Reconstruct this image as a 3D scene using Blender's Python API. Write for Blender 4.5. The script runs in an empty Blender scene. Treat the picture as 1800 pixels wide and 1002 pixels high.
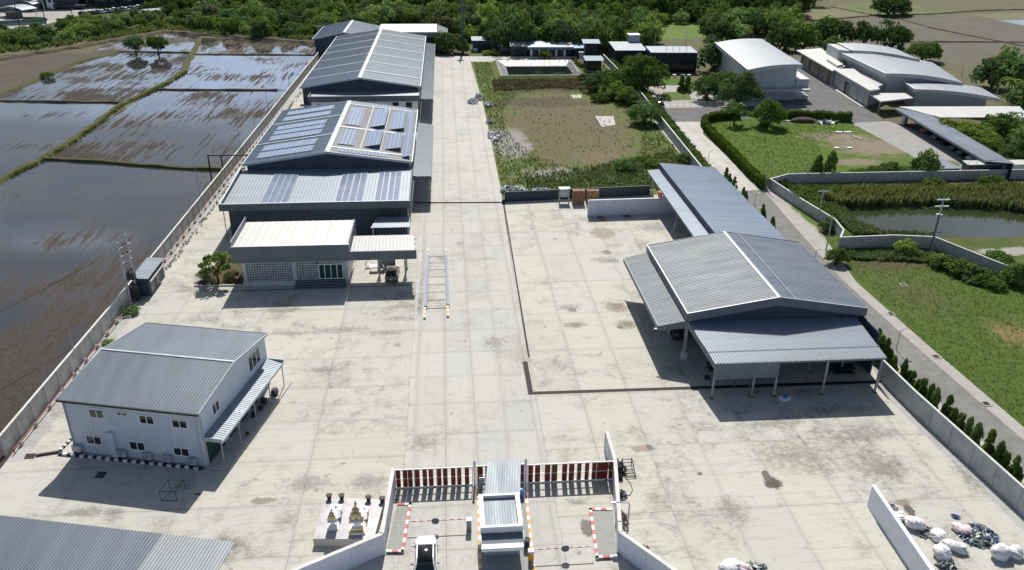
import bpy, math, random
import numpy as np
from mathutils import Vector, Matrix
random.seed(7); rng = np.random.default_rng(7)
R = math.radians
scene = bpy.context.scene
# ------------------------------------------------------------------ camera
CAM_F, CAM_TILT, CAM_ROLL, CAM_YAW, CAM_H = 1428.35, R(25.526), R(-.5123), R(4.745), 47.0
_f = Vector((math.sin(CAM_YAW)*math.cos(CAM_TILT), math.cos(CAM_YAW)*math.cos(CAM_TILT), -math.sin(CAM_TILT)))
_r = Vector((math.cos(CAM_YAW), -math.sin(CAM_YAW), 0)); _d = -_r.cross(_f)
_r2 = math.cos(CAM_ROLL)*_r + math.sin(CAM_ROLL)*_d; _d2 = -math.sin(CAM_ROLL)*_r + math.cos(CAM_ROLL)*_d
cam = bpy.data.objects.new("camera", bpy.data.cameras.new("camera")); scene.collection.objects.link(cam)
cam.data.sensor_width = 36; cam.data.lens = CAM_F/1800*36; cam.data.clip_end = 6000; cam.data.clip_start = .5
m3 = Matrix((_r2, -_d2, -_f)).transposed()
cam.matrix_world = Matrix.Translation((0, 0, CAM_H)) @ m3.to_4x4()
scene.camera = cam
# ------------------------------------------------------------------ light
SUN_EL, SUN_AZ = R(46.5), R(4.5)
w = bpy.data.worlds.new("World"); scene.world = w; w.use_nodes = True
nt = w.node_tree; nt.nodes.clear()
sky = nt.nodes.new("ShaderNodeTexSky"); sky.sky_type = 'NISHITA'; sky.sun_disc = False
sky.sun_elevation = SUN_EL; sky.sun_rotation = SUN_AZ; sky.air_density = 1.0; sky.dust_density = 1.6
bg = nt.nodes.new("ShaderNodeBackground"); bg.inputs[1].default_value = .07
out = nt.nodes.new("ShaderNodeOutputWorld")
# soft clouds, seen in the water
tc = nt.nodes.new("ShaderNodeTexCoord"); cn = nt.nodes.new("ShaderNodeTexNoise")
mp = nt.nodes.new("ShaderNodeMapping"); mp.inputs[3].default_value = (2.2, 2.2, 7)
nt.links.new(tc.outputs['Generated'], mp.inputs[0]); nt.links.new(mp.outputs[0], cn.inputs['Vector'])
cn.inputs['Scale'].default_value = 1.6; cn.inputs['Detail'].default_value = 6
cr = nt.nodes.new("ShaderNodeValToRGB"); cr.color_ramp.elements[0].position = .5; cr.color_ramp.elements[1].position = .72
cm = nt.nodes.new("ShaderNodeMixRGB"); cm.inputs[2].default_value = (14.5, 18.5, 26, 1)
mm = nt.nodes.new("ShaderNodeMath"); mm.operation = 'MULTIPLY'; mm.inputs[1].default_value = .75
sp = nt.nodes.new("ShaderNodeSeparateXYZ"); nt.links.new(tc.outputs['Generated'], sp.inputs[0])
mr = nt.nodes.new("ShaderNodeMapRange"); mr.inputs[1].default_value = .02; mr.inputs[2].default_value = .42; mr.inputs[3].default_value = .20; mr.inputs[4].default_value = -.17; nt.links.new(sp.outputs[2], mr.inputs[0])
ad = nt.nodes.new("ShaderNodeMath"); nt.links.new(cn.outputs[0], ad.inputs[0]); nt.links.new(mr.outputs[0], ad.inputs[1]); nt.links.new(ad.outputs[0], cr.inputs[0]); nt.links.new(cr.outputs[0], mm.inputs[0]); nt.links.new(mm.outputs[0], cm.inputs[0])
nt.links.new(sky.outputs[0], cm.inputs[1]); nt.links.new(cm.outputs[0], bg.inputs[0]); nt.links.new(bg.outputs[0], out.inputs[0])
sun = bpy.data.objects.new("sun", bpy.data.lights.new("sun", 'SUN')); scene.collection.objects.link(sun)
sun.data.energy = 4.7; sun.data.angle = R(.5); sun.data.color = (1, .965, .9)
SD = Vector((math.sin(SUN_AZ)*math.cos(SUN_EL), math.cos(SUN_AZ)*math.cos(SUN_EL), math.sin(SUN_EL)))
sun.rotation_euler = SD.to_track_quat('Z', 'Y').to_euler()
vs = scene.view_settings; vs.view_transform = 'Standard'; vs.look = 'None'; vs.exposure = .22; vs.gamma = 1
scene.cycles.max_bounces = 6; scene.cycles.diffuse_bounces = 3; scene.cycles.glossy_bounces = 3
scene.cycles.transparent_max_bounces = 8

# ------------------------------------------------------------------ pixel -> world
def ray(px, py): return _r2*((px-900)/CAM_F) + _d2*((py-501)/CAM_F) + _f
def P(px, py, z=0.0):
    v = ray(px, py); t = (z-CAM_H)/v.z
    return Vector((v.x*t, v.y*t, z))
def top_h(base, px, py):
    "height above the ground point base that the sight line through (px,py) has there"
    v = ray(px, py); t = Vector((base.x, base.y)).length/Vector((v.x, v.y)).length
    return CAM_H + v.z*t
# ------------------------------------------------------------------ objects
COL = scene.collection; ORG = {}
def tag(o, label=None, cat=None, group=None, kind=None):
    if label: o['label'] = label
    if cat: o['category'] = cat
    if group: o['group'] = group
    if kind: o['kind'] = kind
    return o
def thing(name, label, cat, loc=(0, 0, 0), group=None):
    o = bpy.data.objects.new(name, None); COL.objects.link(o); o.location = Vector(loc); o.empty_display_size = .3
    ORG[o] = Vector(loc); return tag(o, label, cat, group)
def link(name, me, mat, parent=None, org=None, smooth=False):
    if mat is not None:
        me.materials.clear()
        for m in (mat if isinstance(mat, (list, tuple)) else [mat]): me.materials.append(m)
    o = bpy.data.objects.new(name, me); COL.objects.link(o)
    if parent: o.parent = parent; ORG[o] = ORG[parent]
    else: ORG[o] = Vector(org) if org is not None else Vector((0, 0, 0)); o.location = ORG[o]
    if smooth: me.polygons.foreach_set('use_smooth', [True]*len(me.polygons))
    return o
def children(o): return list(o.children)
def copy_tree(o, loc=None, rot=0, scale=None, parent=None):
    c = o.copy(); COL.objects.link(c)
    if parent: c.parent = parent
    if loc is not None: c.location = loc; c.rotation_euler = (0, 0, rot)
    if scale is not None: c.scale = scale if hasattr(scale, '__len__') else (scale,)*3
    for ch in children(o): copy_tree(ch, parent=c)
    return c
class MB:
    def __init__(s): s.v = []; s.f = []; s.mi = []; s.cur = 0
    def add(s, vs, fs):
        b = len(s.v); s.v += [tuple(v) for v in vs]
        for f in fs: s.f.append([i+b for i in f]); s.mi.append(s.cur)
        return s
    def poly(s, pts): return s.add(pts, [list(range(len(pts)))])
    def hexa(s, p): # 4 bottom, 4 top
        return s.add(p, [(3, 2, 1, 0), (4, 5, 6, 7), (0, 1, 5, 4), (1, 2, 6, 5), (2, 3, 7, 6), (3, 0, 4, 7)])
    def box(s, a, b):
        x0, y0, z0 = a; x1, y1, z1 = b
        return s.hexa([(x0, y0, z0), (x1, y0, z0), (x1, y1, z0), (x0, y1, z0), (x0, y0, z1), (x1, y0, z1), (x1, y1, z1), (x0, y1, z1)])
    def obox(s, o, u, v, z0, z1): # corner o, edge vectors u, v (xy)
        o = Vector((o[0], o[1], 0)); u = Vector((u[0], u[1], 0)); v = Vector((v[0], v[1], 0))
        q = [o, o+u, o+u+v, o+v]
        if u.cross(v).z < 0: q = [o, o+v, o+u+v, o+u]
        return s.hexa([(p.x, p.y, z0) for p in q]+[(p.x, p.y, z1) for p in q])
    def prism(s, poly, z0, z1):
        n = len(poly); area = sum(poly[i][0]*poly[(i+1) % n][1]-poly[(i+1) % n][0]*poly[i][1] for i in range(n))
        if area < 0: poly = poly[::-1]
        vs = [(p[0], p[1], z0) for p in poly]+[(p[0], p[1], z1) for p in poly]
        return s.add(vs, [list(range(n))[::-1], list(range(n, 2*n))]+[(i, (i+1) % n, n+(i+1) % n, n+i) for i in range(n)])
    def slab(s, q, t=.12): # q: four corners of the top, counter-clockwise from above
        q = [Vector(p) for p in q]
        if (q[1]-q[0]).cross(q[2]-q[1]).z < 0: q = q[::-1]
        return s.hexa([p-Vector((0, 0, t)) for p in q]+q)
    def tube(s, a, b, r0, r1=None, n=8, cap=True):
        a = Vector(a); b = Vector(b); r1 = r0 if r1 is None else r1
        d = (b-a).normalized(); u = d.orthogonal().normalized(); w_ = d.cross(u)
        vs = [a+(u*math.cos(t)+w_*math.sin(t))*r0 for t in [2*math.pi*i/n for i in range(n)]]
        vs += [b+(u*math.cos(t)+w_*math.sin(t))*r1 for t in [2*math.pi*i/n for i in range(n)]]
        fs = [(i, (i+1) % n, n+(i+1) % n, n+i) for i in range(n)]
        if cap: fs += [list(range(n))[::-1], list(range(n, 2*n))]
        return s.add(vs, fs)
    def path(s, pts, r, n=6):
        for a, b in zip(pts, pts[1:]): s.tube(a, b, r, r, n)
        return s
    def lathe(s, c, prof, n=12):
        c = Vector(c); vs = []; fs = []
        for r, z in prof: vs += [c+Vector((r*math.cos(2*math.pi*i/n), r*math.sin(2*math.pi*i/n), z)) for i in range(n)]
        for k in range(len(prof)-1): fs += [(k*n+i, k*n+(i+1) % n, (k+1)*n+(i+1) % n, (k+1)*n+i) for i in range(n)]
        fs += [list(range(n))[::-1], list(range((len(prof)-1)*n, len(prof)*n))]
        return s.add(vs, fs)
    def sheet(s, a0, a1, b0, b1, pitch=.35, h=.05, thick=.06, duty=.35):
        "ribbed metal sheet: ribs run from edge a0-a1 to edge b0-b1"
        a0, a1, b0, b1 = map(Vector, (a0, a1, b0, b1)); L = (a1-a0).length; n = max(2, int(L/pitch))
        nrm = (a1-a0).cross(b0-a0).normalized()
        if nrm.z < 0: nrm = -nrm
        ts = []
        for i in range(n):
            for t, k in ((0, 0), (1-duty, 0), (1-duty*.8, 1), (1-duty*.2, 1)): ts.append(((i+t)/n, k))
        ts.append((1, 0)); vs = []
        for t, k in ts: vs += [a0.lerp(a1, t)+nrm*(h*k), b0.lerp(b1, t)+nrm*(h*k)]
        m = len(ts); fs = [(2*i, 2*i+2, 2*i+3, 2*i+1) for i in range(m-1)]
        if (a1-a0).cross(b0-a0).z < 0: fs = [f[::-1] for f in fs]
        s.add(vs, fs)
        dn = Vector((0, 0, thick+.004)); up = Vector((0, 0, .004))
        q = [a0, a1, b1, b0]
        if (q[1]-q[0]).cross(q[2]-q[1]).z < 0: q = q[::-1]
        return s.hexa([p-dn for p in q]+[p-up for p in q])
    def blob(s, c, r, seed=0, rough=.25, sub=2, flat=0):
        import bmesh
        bm = bmesh.new(); bmesh.ops.create_icosphere(bm, subdivisions=sub, radius=1)
        rr = random.Random(seed); ph = [(Vector((rr.uniform(-1, 1), rr.uniform(-1, 1), rr.uniform(-1, 1)))*3.2, rr.uniform(0, 6)) for _ in range(7)]
        vs = []
        for v in bm.verts:
            k = 1+rough*sum(math.sin(v.co.dot(p)+q) for p, q in ph)/3.5
            z = v.co.z*k
            if flat and z < -flat: z = -flat
            vs.append((c[0]+v.co.x*k*r[0], c[1]+v.co.y*k*r[1], c[2]+z*r[2]))
        fs = [[l.index for l in f.verts] for f in bm.faces]; bm.free()
        return s.add(vs, fs)
    def build(s, name, mat, parent=None, org=None, smooth=False):
        o = (ORG[parent] if parent else (Vector(org) if org is not None else Vector((0, 0, 0))))
        me = bpy.data.meshes.new(name); me.from_pydata([(v[0]-o.x, v[1]-o.y, v[2]-o.z) for v in s.v], [], s.f)
        ob = link(name, me, mat, parent, org, smooth)
        if isinstance(mat, (list, tuple)): me.polygons.foreach_set('material_index', s.mi)
        return ob
def struct(name, mb, mat): return tag(mb.build(name, mat), kind='structure')
def flat(name, pts, z, mat):
    pts = [(p[0], p[1], z) for p in pts]; n = len(pts)
    if sum(pts[i][0]*pts[(i+1) % n][1]-pts[(i+1) % n][0]*pts[i][1] for i in range(n)) < 0: pts = pts[::-1]
    return struct(name, MB().poly(pts), mat)
def px(*pp): return [P(*p) for p in pp]

# ------------------------------------------------------------------ materials
class G:
    def __init__(s, name):
        s.m = bpy.data.materials.new(name); s.m.use_nodes = True; s.t = s.m.node_tree; s.t.nodes.clear()
    def n(s, typ, ins=None, out=0, **props):
        nd = s.t.nodes.new("ShaderNode"+typ)
        for k, v in props.items(): setattr(nd, k, v)
        for k, v in (ins or {}).items():
            sk = nd.inputs[k]
            if isinstance(v, bpy.types.NodeSocket): s.t.links.new(v, sk)
            elif v is not None:
                if hasattr(v, '__len__') and len(v) == 3 and sk.type == 'RGBA': v = (*v, 1)
                sk.default_value = v
        return nd.outputs[out]
    def pos(s): return s.n('NewGeometry', out='Position')
    def obj(s): return s.n('TexCoord', out='Object')
    def sc(s, v, k): return s.n('VectorMath', {0: v, 1: k}, operation='MULTIPLY')
    def xyz(s, v):
        nd = s.t.nodes.new("ShaderNodeSeparateXYZ"); s.t.links.new(v, nd.inputs[0]); return nd.outputs
    def noise(s, v, scale, detail=4, rough=.55, dist=0): return s.n('TexNoise', {'Vector': v, 'Scale': scale, 'Detail': detail, 'Roughness': rough, 'Distortion': dist})
    def m_(s, op, a, b=0.0, c=0.0, clamp=False): return s.n('Math', {0: a, 1: b, 2: c}, operation=op, use_clamp=clamp)
    def step(s, v, lo, hi): return s.n('MapRange', {0: v, 1: lo, 2: hi, 3: 0.0, 4: 1.0}, interpolation_type='SMOOTHSTEP')
    def mix(s, f, a, b, blend='MIX'):
        nd = s.t.nodes.new("ShaderNodeMixRGB"); nd.blend_type = blend
        for i, v in enumerate((f, a, b)):
            if isinstance(v, bpy.types.NodeSocket): s.t.links.new(v, nd.inputs[i])
            else: nd.inputs[i].default_value = v if i == 0 else (*v[:3], 1)
        return nd.outputs[0]
    def bump(s, h, strength=.3, dist=.1, nrm=None): return s.n('Bump', {'Height': h, 'Strength': strength, 'Distance': dist, 'Normal': nrm})
    def pbr(s, col, rough=.7, metal=0.0, nrm=None, spec=.5, **kw):
        d = {'Base Color': col, 'Roughness': rough, 'Metallic': metal, 'Normal': nrm, 'Specular IOR Level': spec}; d.update(kw)
        return s.n('BsdfPrincipled', d)
    def done(s, sh):
        o = s.t.nodes.new("ShaderNodeOutputMaterial"); s.t.links.new(sh, o.inputs[0]); return s.m
def plain(name, col, rough=.7, metal=0.0, var=.12, scale=1.5, spec=.4, bump=0):
    g = G(name); p = g.pos(); n = g.noise(p, scale, 5, .6)
    c = g.mix(g.step(n, .3, .7), [x*(1-var) for x in col], [min(1, x*(1+var)) for x in col])
    nr = g.bump(g.noise(p, scale*8, 3), bump, .02) if bump else None
    return g.done(g.pbr(c, rough, metal, nr, spec))
def sheet_metal(name, col, rough=.42, metal=.35, var=.1, dirt=.25, streak=(1, .12, 1), dirtcol=(.12, .10, .08)):
    g = G(name); p = g.pos(); n = g.noise(g.sc(p, streak), .8, 6, .65); b = g.noise(p, .12, 3)
    c = g.mix(g.step(n, .3, .7), [x*(1-var) for x in col], [x*(1+var) for x in col])
    c = g.mix(g.m_('MULTIPLY', g.step(n, .55, .8), dirt), c, dirtcol)
    xyz_ = g.xyz(p); wn = g.t.nodes.new("ShaderNodeTexWhiteNoise"); wn.noise_dimensions = '1D'   # each sheet weathers a little differently
    g.t.links.new(g.m_('FLOOR', g.m_('DIVIDE', xyz_[1] if streak[0] < streak[1] else xyz_[0], 1.05)), wn.inputs['W'])
    c = g.mix(g.m_('MULTIPLY', wn.outputs['Value'], .22), c, [x*.6 for x in col])
    c = g.mix(g.m_('MULTIPLY', g.step(b, .35, .7), .18), c, [x*.7 for x in col])
    ro = g.n('MapRange', {0: n, 1: .3, 2: .7, 3: rough-.05, 4: rough+.1})
    return g.done(g.pbr(c, ro, metal, None, .5))
def cladding(name, col, axis=(1, 0, 0), pitch=.3, rough=.5, metal=.2, var=.08):
    g = G(name); p = g.pos(); d = g.n('VectorMath', {0: p, 1: axis}, out='Value', operation='DOT_PRODUCT')
    sn = g.m_('SINE', g.m_('MULTIPLY', d, 2*math.pi/pitch))
    n = g.noise(g.sc(p, (1, 1, .25)), .9, 5, .6)
    c = g.mix(g.step(n, .3, .7), [x*(1-var) for x in col], [x*(1+var) for x in col])
    return g.done(g.pbr(c, rough, metal, g.bump(sn, .35, .04), .4))
def concrete(name, wx, wy, x0, y0, base=(.50, .465, .385), grime=.4, joint=.028, tone=.10, blue=.32, run=(.12, 2.2, 1)):
    g = G(name); p = g.pos(); X, Y, Z = g.xyz(p)
    wob = g.noise(p, .6, 2)
    fx = g.m_('DIVIDE', g.m_('SUBTRACT', g.m_('ADD', X, g.m_('MULTIPLY', wob, .08)), x0), wx); fy = g.m_('DIVIDE', g.m_('SUBTRACT', g.m_('ADD', Y, g.m_('MULTIPLY', wob, .1)), y0), wy)
    cell = g.n('CombineXYZ', {0: g.m_('FLOOR', fx), 1: g.m_('FLOOR', fy), 2: 0.0})
    wn = g.t.nodes.new("ShaderNodeTexWhiteNoise"); wn.noise_dimensions = '3D'; g.t.links.new(cell, wn.inputs['Vector'])
    h = wn.outputs['Value']; hx, hy, hz = g.xyz(wn.outputs['Color'])
    def edge(f, wdt):
        fr = g.m_('FRACT', f); return g.m_('MULTIPLY', g.m_('MINIMUM', fr, g.m_('SUBTRACT', 1.0, fr)), wdt)
    ex, ey = edge(fx, wx), edge(fy, wy); e = g.m_('MINIMUM', ex, ey)
    def line(f, e_, off): # some joints are filled or worn
        wl = g.t.nodes.new("ShaderNodeTexWhiteNoise"); wl.noise_dimensions = '1D'; g.t.links.new(g.m_('ADD', g.m_('FLOOR', g.m_('ADD', f, .5)), off), wl.inputs['W'])
        return g.m_('MULTIPLY', g.m_('SUBTRACT', 1.0, g.step(e_, joint*.6, joint*1.5)), g.m_('ADD', .25, g.m_('MULTIPLY', wl.outputs['Value'], .75)))
    jm = g.m_('MAXIMUM', line(fx, ex, 3.3), line(fy, ey, 77.7)); jm = g.m_('MULTIPLY', jm, g.m_('ADD', .4, g.m_('MULTIPLY', g.noise(p, .5, 4), 1.0)))
    halo = g.m_('SUBTRACT', 1.0, g.step(e, .05, .5))
    c = g.mix(g.m_('MULTIPLY', hy, blue), base, (base[0]*.90, base[1]*.95, base[2]*1.07))
    c = g.mix(g.m_('MULTIPLY', g.m_('SUBTRACT', h, .35), tone*3), c, [x*.72 for x in base])
    # bleached and grimy clouds
    big = g.noise(g.sc(p, (1, .8, 1)), .09, 4, .6); mid = g.noise(g.n('VectorMath', {0: p, 1: g.sc(wn.outputs['Color'], (30, 30, 0))}, operation='ADD'), .38, 7, .68, .6)
    strk = g.noise(g.sc(p, run), .9, 7, .72); fine = g.noise(p, 3.5, 6, .7)
    spk = g.noise(g.sc(p, (.7, 1.4, 1)), 2.6, 8, .8)
    dirt = g.m_('MULTIPLY', g.step(g.m_('ADD', g.m_('ADD', g.m_('MULTIPLY', mid, .6), g.m_('MULTIPLY', big, .5)), g.m_('MULTIPLY', g.m_('SUBTRACT', spk, .5), .55)), .52, .80), grime*1.2)
    c = g.mix(dirt, c, (.15, .137, .115))
    c = g.mix(g.m_('MULTIPLY', g.step(strk, .48, .72), .34*grime+.08), c, (.25, .23, .2))
    c = g.mix(g.m_('MULTIPLY', g.step(fine, .35, .75), .16), c, (.24, .21, .17))
    spots = g.step(g.noise(p, 1.1, 2, .4), .70, .76)
    c = g.mix(g.m_('MULTIPLY', spots, .45), c, (.1, .09, .08))
    rust = g.m_('MULTIPLY', g.step(g.noise(p, .22, 5, .6, .5), .6, .75), .28)
    c = g.mix(rust, c, (.36, .28, .19))
    c = g.mix(g.m_('MULTIPLY', halo, .12), c, (.2, .18, .15))
    c = g.mix(g.m_('MULTIPLY', jm, .5), c, (.09, .085, .07))
    return g.done(g.pbr(c, .85, 0, g.bump(fine, .15, .02), .25))
def ground_mix(name, colA, colA2, patches=(), colB=(.2, .16, .1), scale=.25, bump=.6, stripe=None, fine=3.0, rough=.95, bsharp=.35, blot=None):
    "two-tone ground; patches (x, y, rx, ry, colour) of other soil with ragged edges"
    g = G(name); p = g.pos(); X, Y, Z = g.xyz(p)
    n1 = g.noise(p, scale, 6, .65); n2 = g.noise(p, fine, 6, .75); n3 = g.noise(p, scale*.25, 4, .6)
    f = g.m_('ADD', g.m_('MULTIPLY', n1, .6), g.m_('MULTIPLY', n2, .4))
    c = g.mix(g.step(f, .38, .62), colA, colA2)
    c = g.mix(g.m_('MULTIPLY', g.step(n3, .5, .7), .35), c, colB)
    for (cx, cy, rx, ry, col) in patches:
        dx = g.m_('DIVIDE', g.m_('SUBTRACT', X, cx), rx); dy = g.m_('DIVIDE', g.m_('SUBTRACT', Y, cy), ry)
        d = g.m_('SQRT', g.m_('ADD', g.m_('MULTIPLY', dx, dx), g.m_('MULTIPLY', dy, dy)))
        mk = g.step(g.m_('ADD', g.m_('SUBTRACT', 1.0, d), g.m_('ADD', g.m_('MULTIPLY', g.m_('SUBTRACT', n1, .5), 2.2), g.m_('MULTIPLY', g.m_('SUBTRACT', n2, .5), .9))), -bsharp*.5, bsharp)
        cc = g.mix(g.step(n2, .3, .7), [x*.75 for x in col], [min(1, x*1.2) for x in col])
        c = g.mix(mk, c, cc)
    if blot:
        c = g.mix(g.m_('MULTIPLY', g.step(g.noise(p, blot[0], 3, .6), blot[1], blot[1]+.08), blot[2]), c, blot[3])
    if stripe:
        ax, pitch, amt = stripe
        d = g.n('VectorMath', {0: p, 1: ax}, out='Value', operation='DOT_PRODUCT')
        sn = g.m_('SINE', g.m_('ADD', g.m_('MULTIPLY', d, 2*math.pi/pitch), g.m_('MULTIPLY', n1, 5.0)))
        c = g.mix(g.m_('MULTIPLY', g.step(sn, -.2, .9), amt), c, [x*.6 for x in colA])
    return g.done(g.pbr(c, rough, 0, g.bump(n2, bump, .15), .15))
def paddy(name, lo, hi, mud=(.055, .044, .034), stretch=(.8, .055, 1), off=(0, 0, 0), water=(.034, .034, .037), grad=None):
    "flooded ploughed field: mud clods standing out of still water, in rows along the plough lines"
    g = G(name); p = g.n('VectorMath', {0: g.pos(), 1: off}, operation='ADD')
    a = g.noise(g.sc(p, stretch), 1.5, 6, .66, .5); b = g.noise(g.sc(p, (1.2, .45, 1)), 2.6, 8, .82); c_ = g.noise(p, .06, 3, .5)
    f = g.m_('ADD', g.m_('ADD', g.m_('MULTIPLY', a, .5), g.m_('MULTIPLY', b, .34)), g.m_('MULTIPLY', c_, .42))
    if grad:
        X, Y, Z = g.xyz(p); d = g.m_('ADD', g.m_('MULTIPLY', X, grad[0]), g.m_('ADD', g.m_('MULTIPLY', Y, grad[1]), grad[2])); f = g.m_('ADD', f, g.m_('MINIMUM', g.m_('MAXIMUM', d, -.2), .25))
    mk = g.step(f, lo, hi)
    mc = g.mix(g.step(b, .35, .7), [x*.55 for x in mud], [x*1.35 for x in mud])
    wet = g.pbr(mc, .85, 0, g.bump(b, .8, .2), .1)
    wt = g.pbr(g.mix(g.step(c_, .4, .6), water, (.052, .046, .04)), .035, 0, g.bump(g.noise(p, 1.2, 2), .02, .05), .5, IOR=1.52)
    return g.done(g.n('MixShader', {0: mk, 1: wt, 2: wet}))
def foliage(name, c1, c2, trans=.35):
    g = G(name); oi = g.t.nodes.new("ShaderNodeObjectInfo"); rnd = oi.outputs['Random']
    n = g.noise(g.pos(), .35, 3); n2 = g.noise(g.pos(), 2.5, 2)
    c = g.mix(g.step(g.m_('ADD', g.m_('MULTIPLY', n, .6), g.m_('MULTIPLY', n2, .4)), .35, .65), c1, c2)
    hs = g.n('HueSaturation', {'Hue': g.n('MapRange', {0: rnd, 3: .485, 4: .515}), 'Saturation': g.n('MapRange', {0: rnd, 3: 1.05, 4: .85}), 'Value': g.n('MapRange', {0: g.m_('FRACT', g.m_('MULTIPLY', rnd, 7.3)), 3: .65, 4: 1.25}), 'Color': c})
    d = g.n('BsdfDiffuse', {0: hs}); t = g.n('BsdfTranslucent', {0: hs})
    return g.done(g.n('MixShader', {0: trans, 1: d, 2: t}))
def stain_mat(name, col, amt=.8, soft=False):
    g = G(name); p = g.obj(); X, Y, Z = g.xyz(p)
    d = g.m_('SQRT', g.m_('ADD', g.m_('MULTIPLY', X, X), g.m_('MULTIPLY', Y, Y)))
    oi = g.t.nodes.new("ShaderNodeObjectInfo")
    n = g.noise(g.n('VectorMath', {0: g.pos(), 1: oi.outputs['Location']}, operation='ADD'), 1.2, 6, .65)
    if soft:
        n = g.noise(g.n('VectorMath', {0: g.pos(), 1: oi.outputs['Location']}, operation='ADD'), 1.6, 9, .8)
    a = g.m_('MULTIPLY', g.step(g.m_('SUBTRACT', g.m_('ADD', 1.0, g.m_('MULTIPLY', g.m_('SUBTRACT', n, .5), 4.0 if soft else 1.6)), d), .1, .9 if soft else .5), amt)
    return g.done(g.n('MixShader', {0: a, 1: g.n('BsdfTransparent'), 2: g.pbr(col, .6)}))
M = {}
M['road'] = concrete('road_concrete', 2.95, 5.2, -.9, 60, base=(.52, .505, .45), grime=.42, tone=.11, blue=.5, run=(2.4, .06, 1))
M['yard'] = concrete('yard_concrete', 10.2, 6.1, -13.3, 62, base=(.52, .50, .435), grime=.78)
M['apron'] = concrete('apron_concrete', 5.0, 9.2, 13.3, 62, base=(.53, .51, .44), grime=.72, tone=.09, joint=.028)
M['kerbc'] = plain('kerb_concrete', (.46, .44, .4), .9, bump=.2)
M['gutter'] = concrete('gutter_concrete', 50, 3, 0, 0, base=(.42, .42, .40), grime=.7)
M['ground'] = ground_mix('field_earth', (.15, .125, .085), (.11, .115, .05), colB=(.09, .11, .035), scale=.05, stripe=((.35, 1, 0), 2.6, .18))
M['forestfloor'] = ground_mix('forest_floor', (.05, .07, .02), (.08, .09, .03), colB=(.07, .06, .035))
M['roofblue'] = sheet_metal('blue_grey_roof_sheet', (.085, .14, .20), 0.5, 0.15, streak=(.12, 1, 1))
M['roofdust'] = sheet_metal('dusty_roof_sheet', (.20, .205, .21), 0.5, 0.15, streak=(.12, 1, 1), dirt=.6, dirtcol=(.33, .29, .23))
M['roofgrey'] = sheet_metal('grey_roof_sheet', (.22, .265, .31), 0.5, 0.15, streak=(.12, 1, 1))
M['roofshed'] = sheet_metal('shed_roof_sheet', (.17, .19, .205), 0.6, 0.1, streak=(.12, 1, 1), dirt=.3, dirtcol=(.13, .14, .145))
M['roofshed_noglare'] = sheet_metal('shed_roof_sheet_no_glare', (.165, .20, .24), .48, .3, streak=(.12, 1, 1), dirt=.2, dirtcol=(.13, .14, .145))  # same sheet as roofshed; right slope's missing sun glare put into the colour
M['rooflong'] = sheet_metal('long_shed_roof_sheet', (.30, .37, .45), 0.5, 0.15, streak=(.12, 1, 1), dirt=.1)
M['roofhouse'] = sheet_metal('house_roof_sheet', (.15, .185, .22), 0.5, 0.15, dirt=.1)
M['roofwhite'] = sheet_metal('white_roof_sheet', (.52, .52, .495), .55, .05, dirt=.15, var=.04, dirtcol=(.45, .4, .33))
M['polyroof'] = sheet_metal('translucent_sheet', (.40, .40, .385), .5, .05, dirt=.2, streak=(1, .12, 1), dirtcol=(.35, .31, .22))
M['hallroof'] = sheet_metal('pale_hall_roof', (.30, .32, .34), 0.5, 0.15, dirt=.08, var=.04)
M['clad'] = cladding('slate_cladding', (.045, .062, .088), (1, 0, 0))
M['clady'] = cladding('slate_cladding_side', (.045, .062, .088), (0, 1, 0))
M['fascia'] = cladding('grey_fascia', (.115, .132, .15), (1, 0, 0), .35)
M['cladgrey'] = cladding('grey_cladding', (.15, .172, .195), (1, 0, 0), .35)
M['black'] = cladding('black_cladding', (.018, .021, .03), (1, 0, 0), .4)
M['trim'] = plain('pale_trim', (.42, .455, .49), .5, .2)
M['white'] = plain('white_paint', (.78, .78, .77), .55, 0, .05)
M['housewall'] = plain('house_panel_wall', (.50, .545, .595), .5, 0, .04, .5)
M['hallwall'] = cladding('hall_wall_panel', (.42, .435, .44), (1, 0, 0), .9, .55, .1)
M['steel'] = plain('galvanised_steel', (.36, .38, .4), .45, .5)
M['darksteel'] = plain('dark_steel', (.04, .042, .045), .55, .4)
M['dark'] = plain('dark_rubbish', (.03, .03, .032), .7)
M['glass'] = plain('dark_glass', (.012, .017, .02), .06, 0, .1, 1, .6)
M['roofglass'] = plain('panoramic_roof_glass', (.008, .009, .011), .02, 0, .1, 1, .5)
M['greenglass'] = plain('green_glass', (.012, .05, .035), .08, 0, .1, 1, .6)
M['screenshade'] = plain('screen_shadow', (.10, .12, .125), .4)  # dark backing, shade in the screen's holes put into its colour
M['pale_glass'] = plain('pale_glazing', (.30, .34, .38), .2, 0, .1, 1, .6)
M['wallpanel'] = plain('precast_wall', (.40, .40, .385), .85, 0, .15, .7, bump=.1)
M['walltop'] = plain('wall_coping', (.62, .61, .575), .8, 0, .1)
M['walldark'] = cladding('slate_wall', (.045, .055, .07), (1, 0, 0), .35)
M['wallpale'] = plain('pale_partition', (.66, .68, .74), .7, 0, .06)
M['redpipe'] = plain('red_pipe_paint', (.24, .055, .055), .6)
M['redpanel'] = plain('red_gate_panel', (.17, .02, .018), .45, 0, .1)
M['redkerb'] = plain('red_kerb_paint', (.55, .14, .13), .7, 0, .2, 3)
M['whitekerb'] = plain('white_kerb_paint', (.74, .72, .68), .7, 0, .12, 3)
M['blackkerb'] = plain('black_kerb_paint', (.02, .018, .03), .6)
M['yelkerb'] = plain('yellow_kerb_paint', (.66, .36, .10), .7, 0, .2, 3)
M['orange'] = plain('orange_paint', (.75, .30, .03), .5)
M['blue'] = plain('blue_paint', (.05, .16, .5), .4)
M['skyblue'] = plain('pale_blue_paint', (.25, .42, .7), .4)
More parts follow.
